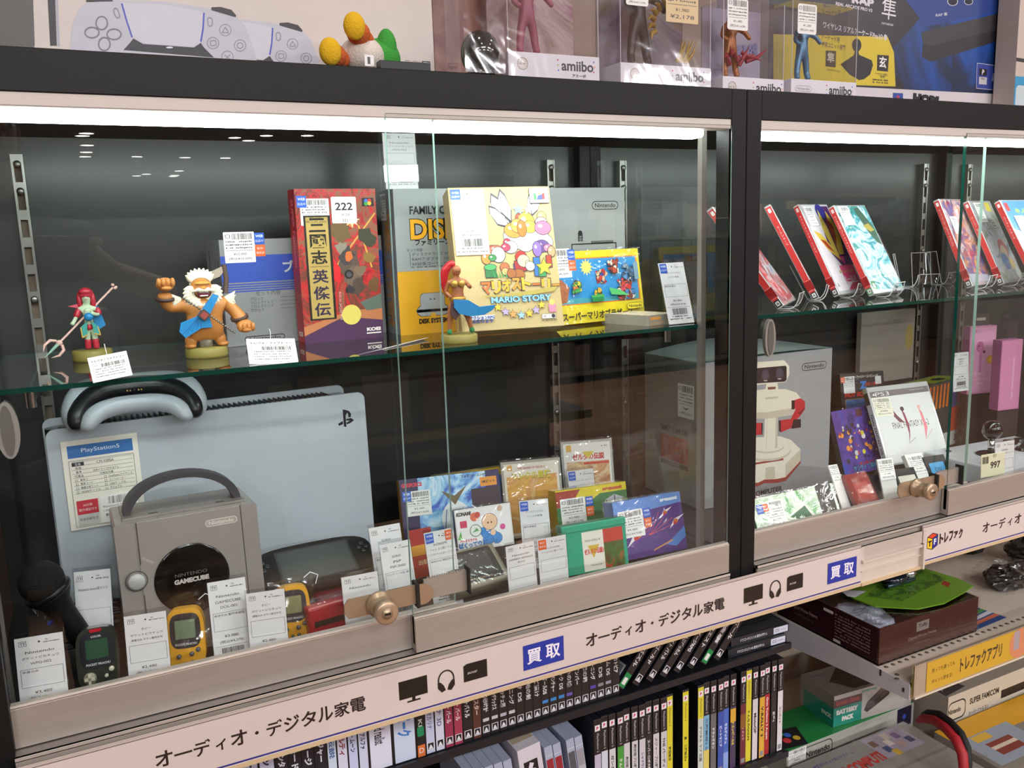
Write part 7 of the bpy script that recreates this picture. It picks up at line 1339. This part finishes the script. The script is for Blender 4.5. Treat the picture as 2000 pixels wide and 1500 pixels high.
# PS2 row
P2 = 'disc game cases with printed spines on the lower rack'
ps2 = [(1870,'コンバット','d9d6da','7a4a3a',None,None,'white and brown spine at the right end of the lower rack'),(1830,'鉄拳4','2e2a28','d8d8d8',None,None,'black spine second from the right end of the lower rack'),(1787,'Gran Turismo 3 A-spec','a82a2c','e8d8d8',None,None,'bright red disc case spine, third from the right end of the lower rack'),(1745,'V-RALLY 3','d8a83a','2a2420',None,None,'yellow-orange disc case spine beside the bright red one'),(1700,'MotoGP','d4cdd0','2a2628',None,None,'white disc case spine left of the yellow-orange one'),(1658,'みんなのGOLF4','d8cc38','2a2a18','d8cc38',None,'all-yellow disc case spine beside the dark red patterned one'),(1610,'ナルティメット','6a2c34','e8a0a0',None,('8a5a2a',.4,.55),'dark red patterned disc case spine right of the multicoloured one'),(1555,'ドラゴンボールZ','4a3a5a','e8d84a',None,('d8a83a',.5,.64),'multicoloured spine with yellow mark, beside the dark red one'),(1500,'サルゲッチュ','4a6ac0','dce4f4',None,('8aa4e0',.02,.2),'blue spine, right of the blue pair'),(1455,'ビートマニア','3a52a8','dce4f4',None,None,'blue spine, left of the blue pair'),(1398,'ドラッグオン','6a6868','e4e4e4',None,None,'grey spine left of the blue pair'),(1352,'三國無双2 Special','7ab0d0','2a2a3a',None,('d8c86a',.1,.3),'light blue and yellow disc case spine left of the grey one'),(1285,'デジタル ラブ 王国','c8d0c8','2a2a2a','d8cc38',None,'white spine with a yellow head'),(1212,'真・三國無双4','dccf30','1e1e18','dccf30',None,'all-yellow disc case spine standing alone between two gaps'),(1125,'戦国無双','d8cc34','1e1e18','d8cc34',None,'yellow disc case spine, leftmost of the all-yellow ones'),(1065,'THE バーディー 4','cdc8cc','2a2628',None,('c8303a',.02,.2),'white spine with a red lower end'),(1020,'メジャープロ野球2009','cfcacf','2a2628',None,None,'white disc case spine left of the one with a red lower end'),(968,'スーパーロボ大戦GOGO','2a2828','e4e4e4',None,None,'black spine between white ones'),(932,'シャドウハーツ','cdc8d0','5a4a6a',None,None,'white spine left of the black one'),(868,'劇空間プロ野球 THE END','d0ccd0','2a2628',None,None,'white disc case spine, right of the pair beside the green one'),(812,'劇空間プロ野球','d0ccd0','2a2628',None,None,'white disc case spine, left of the pair beside the green one'),(755,'みんなのGOLF','4a9a3a','e8ecd8',None,None,'green-spined disc game case in the lower rack'),(697,'ガンダムX -SEED','d4d0d4','2a2628',None,None,'white-spined disc case just left of the green one'),(645,'太閤立志伝','cfd4e0','2a3a5a',None,('2a8ac8',.05,.1),'white spine with a blue edge'),(583,'真・三國無双','c0b8cc','2a2630',None,None,'pale lilac spine at the left end of the disc cases')]
xs2 = 1.1095
for k,(cx, ttl, base, tc, top, band, lb) in enumerate(ps2):
    xs2 -= .0151+{1498:.0,1212:.018,1125:.018,1555:.008}.get(cx,0)
    spine_case(xs2+.0005*(k%2), ZB, .0138, .190, lb, ttl, P2, base=base, tc=tc, top=top, style='ps2', d=.125, band=band, y=1.112+.0015*((k*7)%3), logo='8a8a8e' if k%3==0 else None)
PG_ = 'clear-topped cases on the lower rack'
for k,(cx,base,tc,top,ttl,lb,wd) in enumerate(((520,'b8b4bc','3a3a44','9a98a0','バイオハザード','clear-topped case with white spine leaning left of the disc cases',.015),(470,'55555c','c8c8d0','55555c','GT PORTABLE','dark clear-topped case leaning, second from the disc cases',.015),(410,'d4cdd2','2a2628','9a2a34','ガンダム無双','clear-topped case with red band, right of two',.015),(360,'d4cdd2','2a2628','9a2a34','ムゲンソウルズ','clear-topped case with red band, left of two',.015),(60,'2a2628','d8d8d8','c8c03a','PS3','clear-topped case with yellow band',.015),(5,'2a2628','d8d8d8','2a2628','龍が如く','clear-topped case with black spine, first of the left group',.015),(-50,'3a3840','d8d8d8','2a2628','白騎士物語','clear-topped case with black spine, second of the left group',.015),(-105,'3a3840','d8d8d8','2a2628','無双OROCHI','clear-topped case with black spine, third of the left group',.015),(-160,'2c2a30','d8d8d8','2a2628','三國無双6','clear-topped case with black spine, fourth of the left group',.015))):
    t = spine_case((.671,.655,.630,.614,.540,.524,.508,.492,.476)[k], ZB, wd-.0006, .171, lb, ttl, PG_, base=base, tc=tc, top=top, style='ps3', d=.135, roll=7, y=1.112)
A = at(*c3(195,925),1.112)
t = thing('game_box','thick white limited edition game box with a black square mark, leaning among the clear-topped cases','game box',(.580,1.112,ZB+.0045),0,0,7)
m = MB(); m.box(-.021,.021,0,.14,0,.178,M('d9d4dc',.4)); a = Art(m,(-.021,0,0)); a.rect(.008,.128,.033,.153,'1c1a1e'); a.poly(ccw([(.013,.134),(.019,.150),(.026,.146),(.022,.138),(.028,.136),(.020,.132)]),'e4e0e8'); a.text('FINAL',.015,.095,.0065,'2a262a',w=.03,rot=-78,bold=.02); a.text('デジタル',.028,.09,.005,'4a4448',rot=-78,w=.03); a.scribble(.012,.02,.03,.022,'4a4a4a',6)
b_ = Art(m,(-.021,.0,.178),(1,0,0),(0,1,0)); b_.rect(0.002,.02,.040,.13,'b8a890'); b_.rect(.01,.05,.03,.07,'2a2628'); m.obj('carton', t, bevel=.001)
# ================================================================ gondola shelf on the right
CRM = M('cdbfae', .45, name='cream_metal'); WHM = M('d3d3dc', .35, name='white_metal')
gx0, gy0, gz = 1.2445, .95, -.813
g = thing('gondola_shelf','cream metal gondola shelf unit under the right cabinet','shelf unit',(0,0,0))
m = MB(); m.box(1.12,3.0,1.50,1.515,-1.35,-.50,M('b3a594',.5,name='beige_back_panel')); m.obj('back_panel', g)
m = MB(); m.box(gx0,3.0,gy0,1.50,gz-.006,gz,CRM); m.box(gx0,3.0,gy0,gy0+.003,gz-.030,gz,CRM)
m.obj('shelf_board', g)
m = MB(); 
da, db = at_z(1731,1303,gz), at_z(1995,1217,gz)
for k in range(44): m.lathe([(.0042,0),(.0042,.0003)],M('6a6056',.6),10,(da.x+k*.0185,da.y,gz+.0003))
dc = at_z(1752,1318,gz)
for k in range(2): m.lathe([(.0042,0),(.0042,.0003)],M('6a6056',.6),10,(dc.x-.012*k,dc.y-.010*k,gz+.0003))
m.obj('perforations', g)
m = MB(); m.prism([(gy0-.0,gz),(gy0+.0,gz-.030),(1.50,gz-.075),(1.50,gz)], gx0-.002, gx0, WHM, 'x'); m.box(gx0-.0028,gx0-.0022,gy0+.06,gy0+.064,gz-.012,gz,M('3a3632',.5)); m.box(gx0-.0028,gx0-.002,gy0+.010,gy0+.014,gz-.020,gz-.012,M('3a3632',.5)); m.obj('side_bracket', g)
m = MB(); m.box(1.13,3.0,.93,1.50,-1.16,-1.142,CRM); m.box(1.13,3.0,.93,.945,-1.35,-1.16,CRM); m.obj('base_deck', g)
t = thing('app_sign','yellow app sign strip with brown lettering in the cream shelf edge rail','sign',(1.262,gy0-.010,0)); yy = gy0-.010
m = MB(); z0, z1 = -.887*yy, -.824*yy; a0x = 1.356*yy-1.262
m.box(-.018,1.2,.002,.004,z0-.0,z1,M('b9a68f',.5)); m.box(-.018,1.2,-.001,.004,z0-.004,z0,M('d6c8b2',.4)); m.obj('holder', t)
m = MB(); m.box(a0x,1.2,.0006,.0012,z0+.001,z1-.001,M('e2b42a',.4,name='yellow_sign_paper')); a = Art(m,(a0x,.0006,z0)); H_ = z1-z0
a.text('売っても買っても',.044,H_*.66,.0085,'5a4418',w=.062,bold=.01); a.text('ポイント貯まる!',.042,H_*.30,.0085,'5a4418',w=.056,bold=.01); a.text('トレファクアプリ',.150,H_*.50,.030,'3a2c18',w=.120,bold=.03); a.circ(.262,H_*.5,.030,'e8946a'); a.rrect(.245,H_*.3,.262,H_*.95,.003,'b8aab0')
m.obj('yellow_insert', t); m = MB(); m.box(-.018,1.2,-.0016,-.001,z0,z1+.004,ACRYL); m.box(-.018,-.0172,-.0016,.008,z0,z1+.004,ACRYL); m.obj('clear_cover', t)
# photo frame box in film, open, with things inside
t = thing('photo_frame_box','dark brown digital photo frame box with open top, wrapped in film','product box',(1.3875,1.022,gz+.0008)); hw = .1395; D5, H5 = .26, .073
BRN = M('4f2d27', .35, name='brown_carton'); PLM = M('35161d', .35, name='plum_carton')
m = MB(); m.box(-hw,hw,0,.003,0,H5,BRN); m.box(-hw,hw,D5-.003,D5,0,H5,BRN); m.box(-hw,-hw+.003,.003,D5-.003,0,H5,PLM); m.box(hw-.003,hw,.003,D5-.003,0,H5,PLM); m.box(-hw,hw,0,D5,0,.003,BRN); m.obj('carton', t)
m = MB(); a = Art(m,(-hw,0,0)); a.rect(.10,.043,.135,.062,'8a8078'); a.text('Toffy',.1175,.053,.009,'4a2c26',w=.026,bold=.02); a.text('Digital Photo Frame',.118,.032,.008,'a08a80',w=.078); a.text('デジタルフォトフレーム',.118,.020,.004,'a08a80',w=.042); a.line(0,.030,.28,.022,.0003,'8a7a74'); m.obj('printed_front', t)
m = MB(); a = Art(m,(-hw,D5,0),(0,-1,0),(0,0,1)); a.rect(.02,.045,.06,.068,'8a8a90'); a.text('Toffy',.04,.056,.011,'3a1a22',w=.03); a.text('Digital Photo Frame',.075,.035,.009,'c9b0b4',w=.07); a.text('デジタルフォトフレーム',.075,.022,.005,'a08a90',w=.05); a.rrect(.125,.058,.150,.064,.002,'e4dce0')
for k in range(8): a.scribble(.155,.014+.0065*k,.24,.0175+.0065*k,'a88a92',24,k)
a.rrect(.152,.004,.17,.010,.001,'dcd4d8'); m.obj('printed_side', t)
m = MB(); m.box(-hw-.002,hw+.004,-.002,D5,.0004,H5+.001,WRAP); m.obj('clear_film', t)
q = at_z(1640,1180,gz+.05); t = thing('plastic_pouch','crumpled white plastic pouch inside the open photo frame box','pouch',(1.335,1.13,gz+.006))
def crumple(sx, sy, sz, m_, seed, n=18, k=.25):
    rnd = random.Random(seed); mb = MB(); ph = [(rnd.uniform(2,6),rnd.uniform(0,6)) for _ in range(6)]
    seg, rings = 36, 20; vs = []
    for i in range(rings+1):
        a_ = pi*i/rings
        for j in range(seg):
            q_ = 2*pi*j/seg; f = 1+k*(sin(ph[0][0]*q_+ph[0][1]+3*a_)*.4+sin(ph[1][0]*a_*2+ph[1][1]+2*q_)*.35+rnd.uniform(-.12,.12))
            vs.append((sx*f*sin(a_)*cos(q_), sy*f*sin(a_)*sin(q_), sz+max(-sz,-sz*f*cos(a_))))
    fs = [(i*seg+j, i*seg+(j+1)%seg, (i+1)*seg+(j+1)%seg, (i+1)*seg+j) for i in range(rings) for j in range(seg)]
    mb.add(vs, fs, m_, False); return mb
crumple(.048,.062,.024,M('c9cede',.35,coat=.2,name='white_pouch_plastic'),4).obj('pouch', t)
# green card pack lying across the box
zg = gz+H5+.006
pts = [at_z(*p, zg) for p in ((1667,1170),(1709,1186),(1792,1191),(1844,1180),(1886,1157),(1901,1146),(1870,1131),(1782,1105),(1690,1120),(1640,1155))]
cx_, cy_ = sum(p.x for p in pts)/len(pts), sum(p.y for p in pts)/len(pts)
t = thing('card_pack','bright green backing card pack lying on the photo frame box','blister pack',(cx_,cy_,zg))
m = MB(); m.prism([(p.x-cx_,p.y-cy_) for p in pts], 0, .0022, M('6a9a22',.3,coat=.3,name='green_card',var=.15), 'z'); m.obj('backing_card', t)
m = MB(); a = Art(m,(0,0,.0022),(1,0,0),(0,1,0)); v_ = [at_z(*p,zg+.002) for p in ((1843,1134),(1857,1139),(1852,1147),(1838,1141))]; a.poly(ccw([(p.x-cx_,p.y-cy_) for p in v_]),'9a3a2a'); v_ = [at_z(*p,zg+.002) for p in ((1640,1152),(1692,1155),(1670,1167),(1655,1165))]; a.poly(ccw([(p.x-cx_,p.y-cy_) for p in v_]),'d4d0dc'); v_ = [at_z(*p,zg+.002) for p in ((1690,1165),(1740,1120),(1790,1110),(1850,1130),(1760,1175))]; a.poly(ccw([(p.x-cx_,p.y-cy_) for p in v_]),busy(['3a6a18','5a8a20','2a4a18','6a9a22'],30,name='dark_green_print')); m.obj('card_print', t)
q = at_z(1742,1138,zg); m = MB(); m.ball((q.x-cx_,q.y-cy_,.014),(.035,.028,.013),M('20282c',.12,coat=.6,name='dark_blister'),24,12); m.tube([(q.x-cx_-.04+.02*k,q.y-cy_-.02-.003*(k%2),.008) for k in range(5)],.005,M('3a4a50',.2,.6),10); q2 = at_z(1770,1132,zg); m.ball((q2.x-cx_,q2.y-cy_,.016),(.018,.02,.015),CHROME,20,12); m.obj('blister', t)
for k,(px,py,zz,sx,sy,sz,col,lb) in enumerate(((1962,1160,gz,.060,.055,.040,'2a2420','dark cable bundle in a clear bag at the right on the cream shelf'),(2010,1112,gz,.06,.07,.06,'1a1716','large dark bagged accessory behind the cable bundle'),(1895,1086,gz,.03,.04,.07,'16120f','dark bagged item standing behind the green card pack'))):
    q = at_z(px,py+25,zz); yq = q.y+.06; t = thing('bagged_accessory', lb, 'bagged accessory', (q.x*(yq/q.y),yq,gz+.0008))
    crumple(sx*.85,sy*.7,sz*.6,M(col,.25,coat=.3),20+k).obj('contents', t); crumple(sx,sy,sz*.75,WRAP,30+k,k=.35).obj('plastic_bag', t)
pts = [at_z(*p, gz+.001) for p in ((1903,1232),(1966,1206),(1903,1185),(1880,1200))]
t = thing('printed_leaflet','small colourful leaflet lying on the cream shelf beside the photo frame box','leaflet',(0,0,gz+.001)); 
m = MB(); m.prism([(p.x,p.y) for p in pts], 0, .0006, M('2a4a8a',.4), 'z'); p4_ = [p for p in pts]
a = Art(m,(0,0,.0006),(1,0,0),(0,1,0)); 
for k,cc in enumerate(('c86a4a','c8c8cc','4a8a4a')):
    f0, f1 = .2+.22*k, .2+.22*k+.16; L0 = [p4_[0].lerp(p4_[3],f0), p4_[1].lerp(p4_[2],f0), p4_[1].lerp(p4_[2],f1), p4_[0].lerp(p4_[3],f1)]; a.poly(ccw([(p.x,p.y) for p in L0]), cc)
m.obj('paper', t)
# ---- boxes on the base deck
zb = -1.142+.0008
t = carton('console_box','long green and grey console box with coloured dots, under the battery pack box','console box',1.395,1.20,0,0,.385,.066,zb,.115,'a9a89f','8d8c84','1f7a3c',art=lambda a,w,h:(a.rect(0,h*.45,w*.97,h*.47,'8a8a82'),a.rrect(w*.12,h*.35,w*.34,h*.9,.012,'2a2a28'),a.rrect(w*.125,h*.38,w*.335,h*.87,.011,'a9a89f'),a.text('Nintendo',w*.23,h*.62,.014,'2a2a28',w=w*.18,bold=.03),a.rect(w*.86,h*.25,w*.98,h*.95,'1c1a30'),a.circ(w*.92,h*.6,.006,'3a4aa8')),
    topart=lambda a,w,d:(a.poly([(.0,.01),(.06,.0),(.085,.06),(.02,.07)],'1c1c1e'),a.circ(.03,.03,.009,'c83a3a'),a.circ(.045,.045,.008,'3a6ac8'),a.circ(.055,.028,.008,'c8a83a'),a.circ(.035,.055,.007,'3a9a4a')))
sticker(t,.004,.030,.05,.034,price='¥',tax='(税込)',seed=111,O=(-.1925,-.0002,0))
zc = zb+.0665
def bat(a, w, h):
    a.rect(0,0,w,h,'b4ada6'); a.rect(0,0,w*.35,h*.60,'1f8a76'); a.rect(0,h*.60,w*.35,h*.86,'5a3430'); a.text('GAME GEAR',w*.175,h*.73,.009,'a8402c',w=w*.30,bold=.06); a.text('BATTERY',w*.17,h*.44,.0115,'dcd8d0',w=w*.27,bold=.09); a.text('PACK',w*.18,h*.20,.0115,'dcd8d0',w=w*.15,bold=.09)
    a.poly([(w*.38,h*.28),(w*.42,h*.52),(w*.60,h*.86),(w*.72,h*.80),(w*.70,h*.56),(w*.52,h*.30),(w*.42,h*.18)],'3c3430'); a.poly([(w*.42,h*.50),(w*.60,h*.84),(w*.66,h*.74),(w*.48,h*.44)],'524a46'); a.text('BATTERY PACK',w*.44,h*.90,.005,'2a8a78',w=w*.2,bold=.06); a.circ(w*.82,h*.6,.008,'4a4440'); a.line(w*.84,h*.6,w*.92,h*.4,.0012,'4a4440'); a.line(w*.92,h*.4,w*.86,h*.3,.0012,'4a4440')
t = carton('battery_pack_box','grey and teal battery pack box wrapped in film on the green console box','product box',1.463,1.207,-5,0,.222,.073,zc,.105,'b4ada6','8d857e','8a827c',art=bat,spine=lambda a,w,h:(a.rect(w*.1,0,w,h*.6,'1f8a76'),a.text('PACK',w*.8,h*.3,.010,'dcd8d0',w=w*.3,bold=.08)),topart=lambda a,w,d:(a.poly([(w*.28,d*.08),(w*.62,d*.1),(w*.95,d*.6),(w*.85,d*.95),(w*.4,d*.9),(w*.15,d*.5)],'3a3430'),a.poly([(w*.32,d*.2),(w*.55,d*.2),(w*.8,d*.6),(w*.5,d*.7)],'4a443f'),a.text('GAME GEAR',w*.12,d*.8,.006,'4a5a98',w=w*.16)),wrap=True)
def fctop(a, w, d):
    a.rect(0,0,w,d,'8d8a84'); a.text('FAMILY COMPUTER',w*.34,d*.66,.030,'b83a34',w=w*.60,bold=.06,shear=.2,rot=3); a.text('家庭用カセット式ビデオゲーム',w*.28,d*.87,.010,'3a4a80',w=w*.34,shear=.2,bold=.02); a.text('ファミリーコンピュータ',w*.3,d*.46,.012,'2a3a80',w=w*.34,shear=.2,bold=.04)
    a.rect(w*.58,d*.60,w*.92,d*.98,'a49aa8'); 
    for k,(u,v,c) in enumerate(((.62,.86,'7a5a4a'),(.66,.72,'3a4a7a'),(.72,.8,'d8d0c4'),(.78,.72,'b89a94'),(.82,.86,'7a5a88'),(.87,.74,'4a4a6a'),(.75,.90,'c8b8a8'),(.69,.64,'c8a83a'))): a.rect(w*(u-.025),d*(v-.05),w*(u+.025),d*(v+.05),c)
t = carton('console_box','grey console box with red lettering bagged in clear plastic at the front of the deck','console box',1.345,.975,0,0,.33,.060,zb,.19,'a39c94','8d867e','8d8a84',topart=fctop,wrap=True,art=lambda a,w,h:(a.rect(w*.2,h*.1,w*.9,h*.8,'8a7a6a'),a.circ(w*.7,h*.4,.02,'3a2c24')))
m = MB(); m.T = Matrix.Identity(4); 
t2 = thing('plastic_sheet','crumpled clear plastic bag end folded beside the bagged grey console box','plastic bag',(1.53,.985,zb)); crumple(.010,.06,.035,WRAP,55,k=.3).obj('bag_end', t2)
def scopetop(a, w, d): a.rect(0,0,w,d,'8d867c'); a.text('SUPER SCOPE',w*.36,d*.42,.032,'a83a34',w=w*.44,bold=.05,rot=180); a.poly([(w*.0,d*.02),(w*.16,d*.05),(w*.08,d*.6),(0,d*.6)],'3a3634'); a.poly([(w*.02,d*.08),(w*.10,d*.2),(w*.05,d*.3)],'8a8680')
def scopef(a, w, h): a.rect(0,0,w,h,'c4b9a6'); a.rrect(-.0+.001,h*.45,w*.13,h*.86,.014,'2a2826'); a.rrect(.002,h*.48,w*.125,h*.83,.013,'c4b9a6'); a.text('Nintendo',w*.05,h*.655,.012,'2a2826',w=w*.09,bold=.04); a.text('SUPER FAMICOM',w*.27,h*.72,.015,'2a2826',w=w*.22,bold=.04); a.text('スーパーファミコン',w*.23,h*.46,.009,'2a2826',w=w*.15,bold=.03); a.rect(w*.40,h*.5,w*.60,h*.68,'26221f')
t = carton('console_box','large grey box with upside-down red lettering on its top, behind the yellow striped box','console box',1.83,1.125,0,0,.46,.112,zb,.26,'c4b9a6','9a9084','8d867c',art=scopef,topart=scopetop)
def systop(a, w, d): a.rect(0,0,w,d,'7a756c'); a.poly([(0,d*.62),(w,d*.55),(w,d),(0,d)],'c8941c'); a.rect(w*.03,d*.12,w*.40,d*.70,'8a94a0'); a.rect(w*.12,d*.25,w*.30,d*.50,'7a3a30'); a.rect(w*.12,d*.36,w*.30,d*.42,'c8b8a4'); a.rect(w*.10,d*.56,w*.22,d*.68,'c8a03a'); a.text('SYSTEM',w*.62,d*.46,.034,'c8941c',w=w*.3,bold=.06)
def sysf(a, w, h): a.rect(0,0,w,h,'6a655c'); a.text('SYSTEM',w*.24,h*.45,.030,'c8941c',w=w*.36,bold=.08); a.rect(0,0,w*.08,h,'8a847a')
t = carton('console_box','grey and yellow disk system box lying flat at the lower right corner','console box',1.755,.95,0,0,.42,.052,zb,.165,'6a655c','8a847a','7a756c',art=sysf,topart=systop)
m = MB(); a = Art(m,(-.21,-.0003,0)); a.rrect(.0,.01,.035,.045,.002,PAPER); a.text('860',.018,.028,.010,'2a2a2a',w=.024); m.obj('number_sticker', t)
# red and black strap draped between the boxes
t = thing('carrying_strap','red and black padded strap arching between the boxes on the deck','strap',(0,0,0))
pp = [at(*p, yq) for p,yq in (((1797,1402),1.12),((1808,1398),1.10),((1830,1402),1.07),((1852,1418),1.03),((1872,1440),.995),((1884,1468),.975),((1887,1500),.965),((1885,1540),.96))]
m = MB(); m.tube([Vector(p)+Vector((-.006,0,-.004)) for p in pp],[.006,.009,.010,.010,.010,.010,.009,.008],M('a01c24',.6,bump=.3,bscale=400,name='red_padding'),14); m.obj('red_padding', t)
m = MB(); m.tube([Vector(p)+Vector((.008,0,.006)) for p in pp],[.004,.006,.007,.007,.007,.007,.006,.005],M('1a1618',.7,name='black_webbing'),12); m.obj('black_webbing', t)
# ================================================================ the aisle behind the photographer, seen only mirrored in the glass
def aisle_shelf(x0, x1, y, label, seed, zt=.02, lv=(-1.25,-.85,-.45)):
    t = thing('aisle_shelf', label, 'shelf unit', (0,0,0)); rnd = random.Random(seed)
    m = MB(); m.box(x0,x1,y-.45,y-.43,-1.35,zt,M('4a443e',.6))
    for z in lv: m.box(x0,x1,y-.43,y,z-.02,z,M('5a534c',.5))
    m.obj('shelf_boards', t)
    m = MB()
    for z in lv: m.box(x0,x1,y,y+.006,z-.035,z+.005,M('9c8a3a' if z in (-.85,) else '8a847a',.5))
    m.obj('price_rail', t)
    cols = ['5a2a2a','2a3a5a','8a8a84','3a2a44','7a6a3a','1c1c20','a89a90','2a4a3a','8a3a5a','4a4a50','6a7a8a','b0a080']
    for z in lv:
        m = MB(); x = x0+.03
        while x < x1-.2:
            w_, h_ = rnd.uniform(.06,.22), rnd.uniform(.12,.32); m.box(x,x+w_,y-.30,y-.05-rnd.uniform(0,.1),z+.0005,z+h_,M(rnd.choice(cols),.4)); x += w_+rnd.uniform(.005,.04)
        o = m.obj('stock', t); o['kind'] = 'stuff'
aisle_shelf(-3.2,2.15,-1.75,'dim shelf unit of mixed boxed goods across the aisle behind the photographer',1)
aisle_shelf(3.6,8.6,-4.9,'far shelf unit of mixed goods beyond the wooden floor, seen mirrored in the glass',2,.30,(-1.25,-.85,-.45,-.05))
# ---- the photographer: dark clothes, both hands holding a phone up at eye level
P = thing('person','person in dark clothes holding a phone with both hands, faintly mirrored in the glass','person',(-.17,-.46,-1.35),-24)
SKN = M('b08468', .5, name='skin', var=.03); CLO = M('1b1a1c', .85, bump=.2, bscale=300, name='dark_cloth'); TRO = M('16181e', .85, name='dark_trousers')
body = [((0,0,.92),(.155,.105)),((0,0,1.08),(.135,.095)),((0,0,1.24),(.155,.105)),((0,0,1.36),(.165,.095)),((0,0,1.44),(.062,.062)),
        ((-.19,.0,1.37),(.062,.062)),((-.25,.10,1.16),(.050,.050)),((-.17,.30,1.24),(.038,.038)),
        ((.19,.0,1.37),(.062,.062)),((.27,.12,1.17),(.050,.050)),((.23,.32,1.25),(.038,.038))]
skin('jacket', body, [(0,1),(1,2),(2,3),(3,4),(3,5),(5,6),(6,7),(3,8),(8,9),(9,10)], CLO, P)
legs = [((0,0,.93),(.15,.105)),((-.09,0,.82),(.088,.088)),((-.10,.01,.48),(.062,.062)),((-.105,-.01,.09),(.045,.045)),((.09,0,.82),(.088,.088)),((.10,.01,.48),(.062,.062)),((.105,-.01,.09),(.045,.045))]
skin('trousers', legs, [(0,1),(1,2),(2,3),(0,4),(4,5),(5,6)], TRO, P)
for sx in (-1,1):
    m = MB(); m.ball((sx*.105,.05,.045),(.045,.13,.044),M('241f1c',.6),20,12); m.obj('shoe', P)
skin('head', [((0,.005,1.45),(.055,.058)),((0,.01,1.52),(.062,.070)),((0,.012,1.60),(.076,.090)),((0,.005,1.66),(.074,.088)),((0,0,1.70),(.05,.06))], [(0,1),(1,2),(2,3),(3,4)], SKN, P)
m = MB(); m.ball((0,.105,1.585),(.012,.018,.02),SKN); [m.ball((sx*.03,.088,1.615),(.012,.008,.006),M('e6e2dc',.3)) for sx in (-1,1)]; [m.ball((sx*.03,.095,1.615),(.005,.003,.005),M('2a1c14',.3)) for sx in (-1,1)]; m.ball((0,.093,1.545),(.022,.008,.006),M('8a4a44',.5)); [m.ball((sx*.078,.0,1.60),(.009,.018,.028),SKN) for sx in (-1,1)]; m.obj('face', P)
m = MB(); m.ball((0,-.018,1.655),(.088,.098,.085),M('15110f',.6,bump=.5,bscale=200,name='dark_hair'),28,18); m.obj('hair', P)
inv = P.matrix_world.inverted()
def W(x, y, z): return inv @ Vector((x, y, z+H))
fl = cam.matrix_world.to_3x3(); ex_, ey_, ez_ = fl @ Vector((1,0,0)), fl @ Vector((0,1,0)), fl @ Vector((0,0,1))
def cw(a, b, c): v = ex_*a+ey_*b+ez_*c; return inv @ (v+Vector((0,0,H)))
ph = bpy.data.objects.new('phone', None); C.objects.link(ph)
ph.matrix_world = Matrix.Translation(Vector((0,0,H))) @ fl.to_4x4()
tag(ph, 'black smartphone held level by the person taking the photograph', 'phone')
m = MB(); m.box(-.130,.022,-.052,.024,.006,.0145,M('121214',.2,coat=.4,name='phone_black')); m.obj('phone_body', ph, bevel=.003)
m = MB(); m.box(-.126,.018,-.048,.020,.0147,.0151,M('1c2024',.1)); m.obj('screen', ph)
for sx, hx in ((-1,-.143),(1,.035)):
    wr = Vector((-.17,.30,1.24)) if sx < 0 else Vector((.23,.32,1.25))
    pal = cw(hx+sx*.012, -.035, .040)
    nodes = [(wr,.030),(wr.lerp(pal,.55),.027),(pal,(.030,.020))]; ed = [(0,1),(1,2)]
    for k in range(4):
        a0 = cw(hx+sx*.004, .012-.020*k, .036); a1 = cw(hx+sx*.010, .014-.020*k, .014); a2 = cw(hx-sx*(.004+.004*(k%2)), .014-.019*k, -.004 if False else .003)
        b = len(nodes); nodes += [(a0,.0095),(a1,.0085),(a2,.0075)]; ed += [(2,b),(b,b+1),(b+1,b+2)]
    b = len(nodes); nodes += [(cw(hx-sx*.004,-.045,.034),.011),(cw(hx-sx*.022,-.036,.024),.0095)]; ed += [(2,b),(b,b+1)]
    skin('hand', nodes, ed, SKN, P)
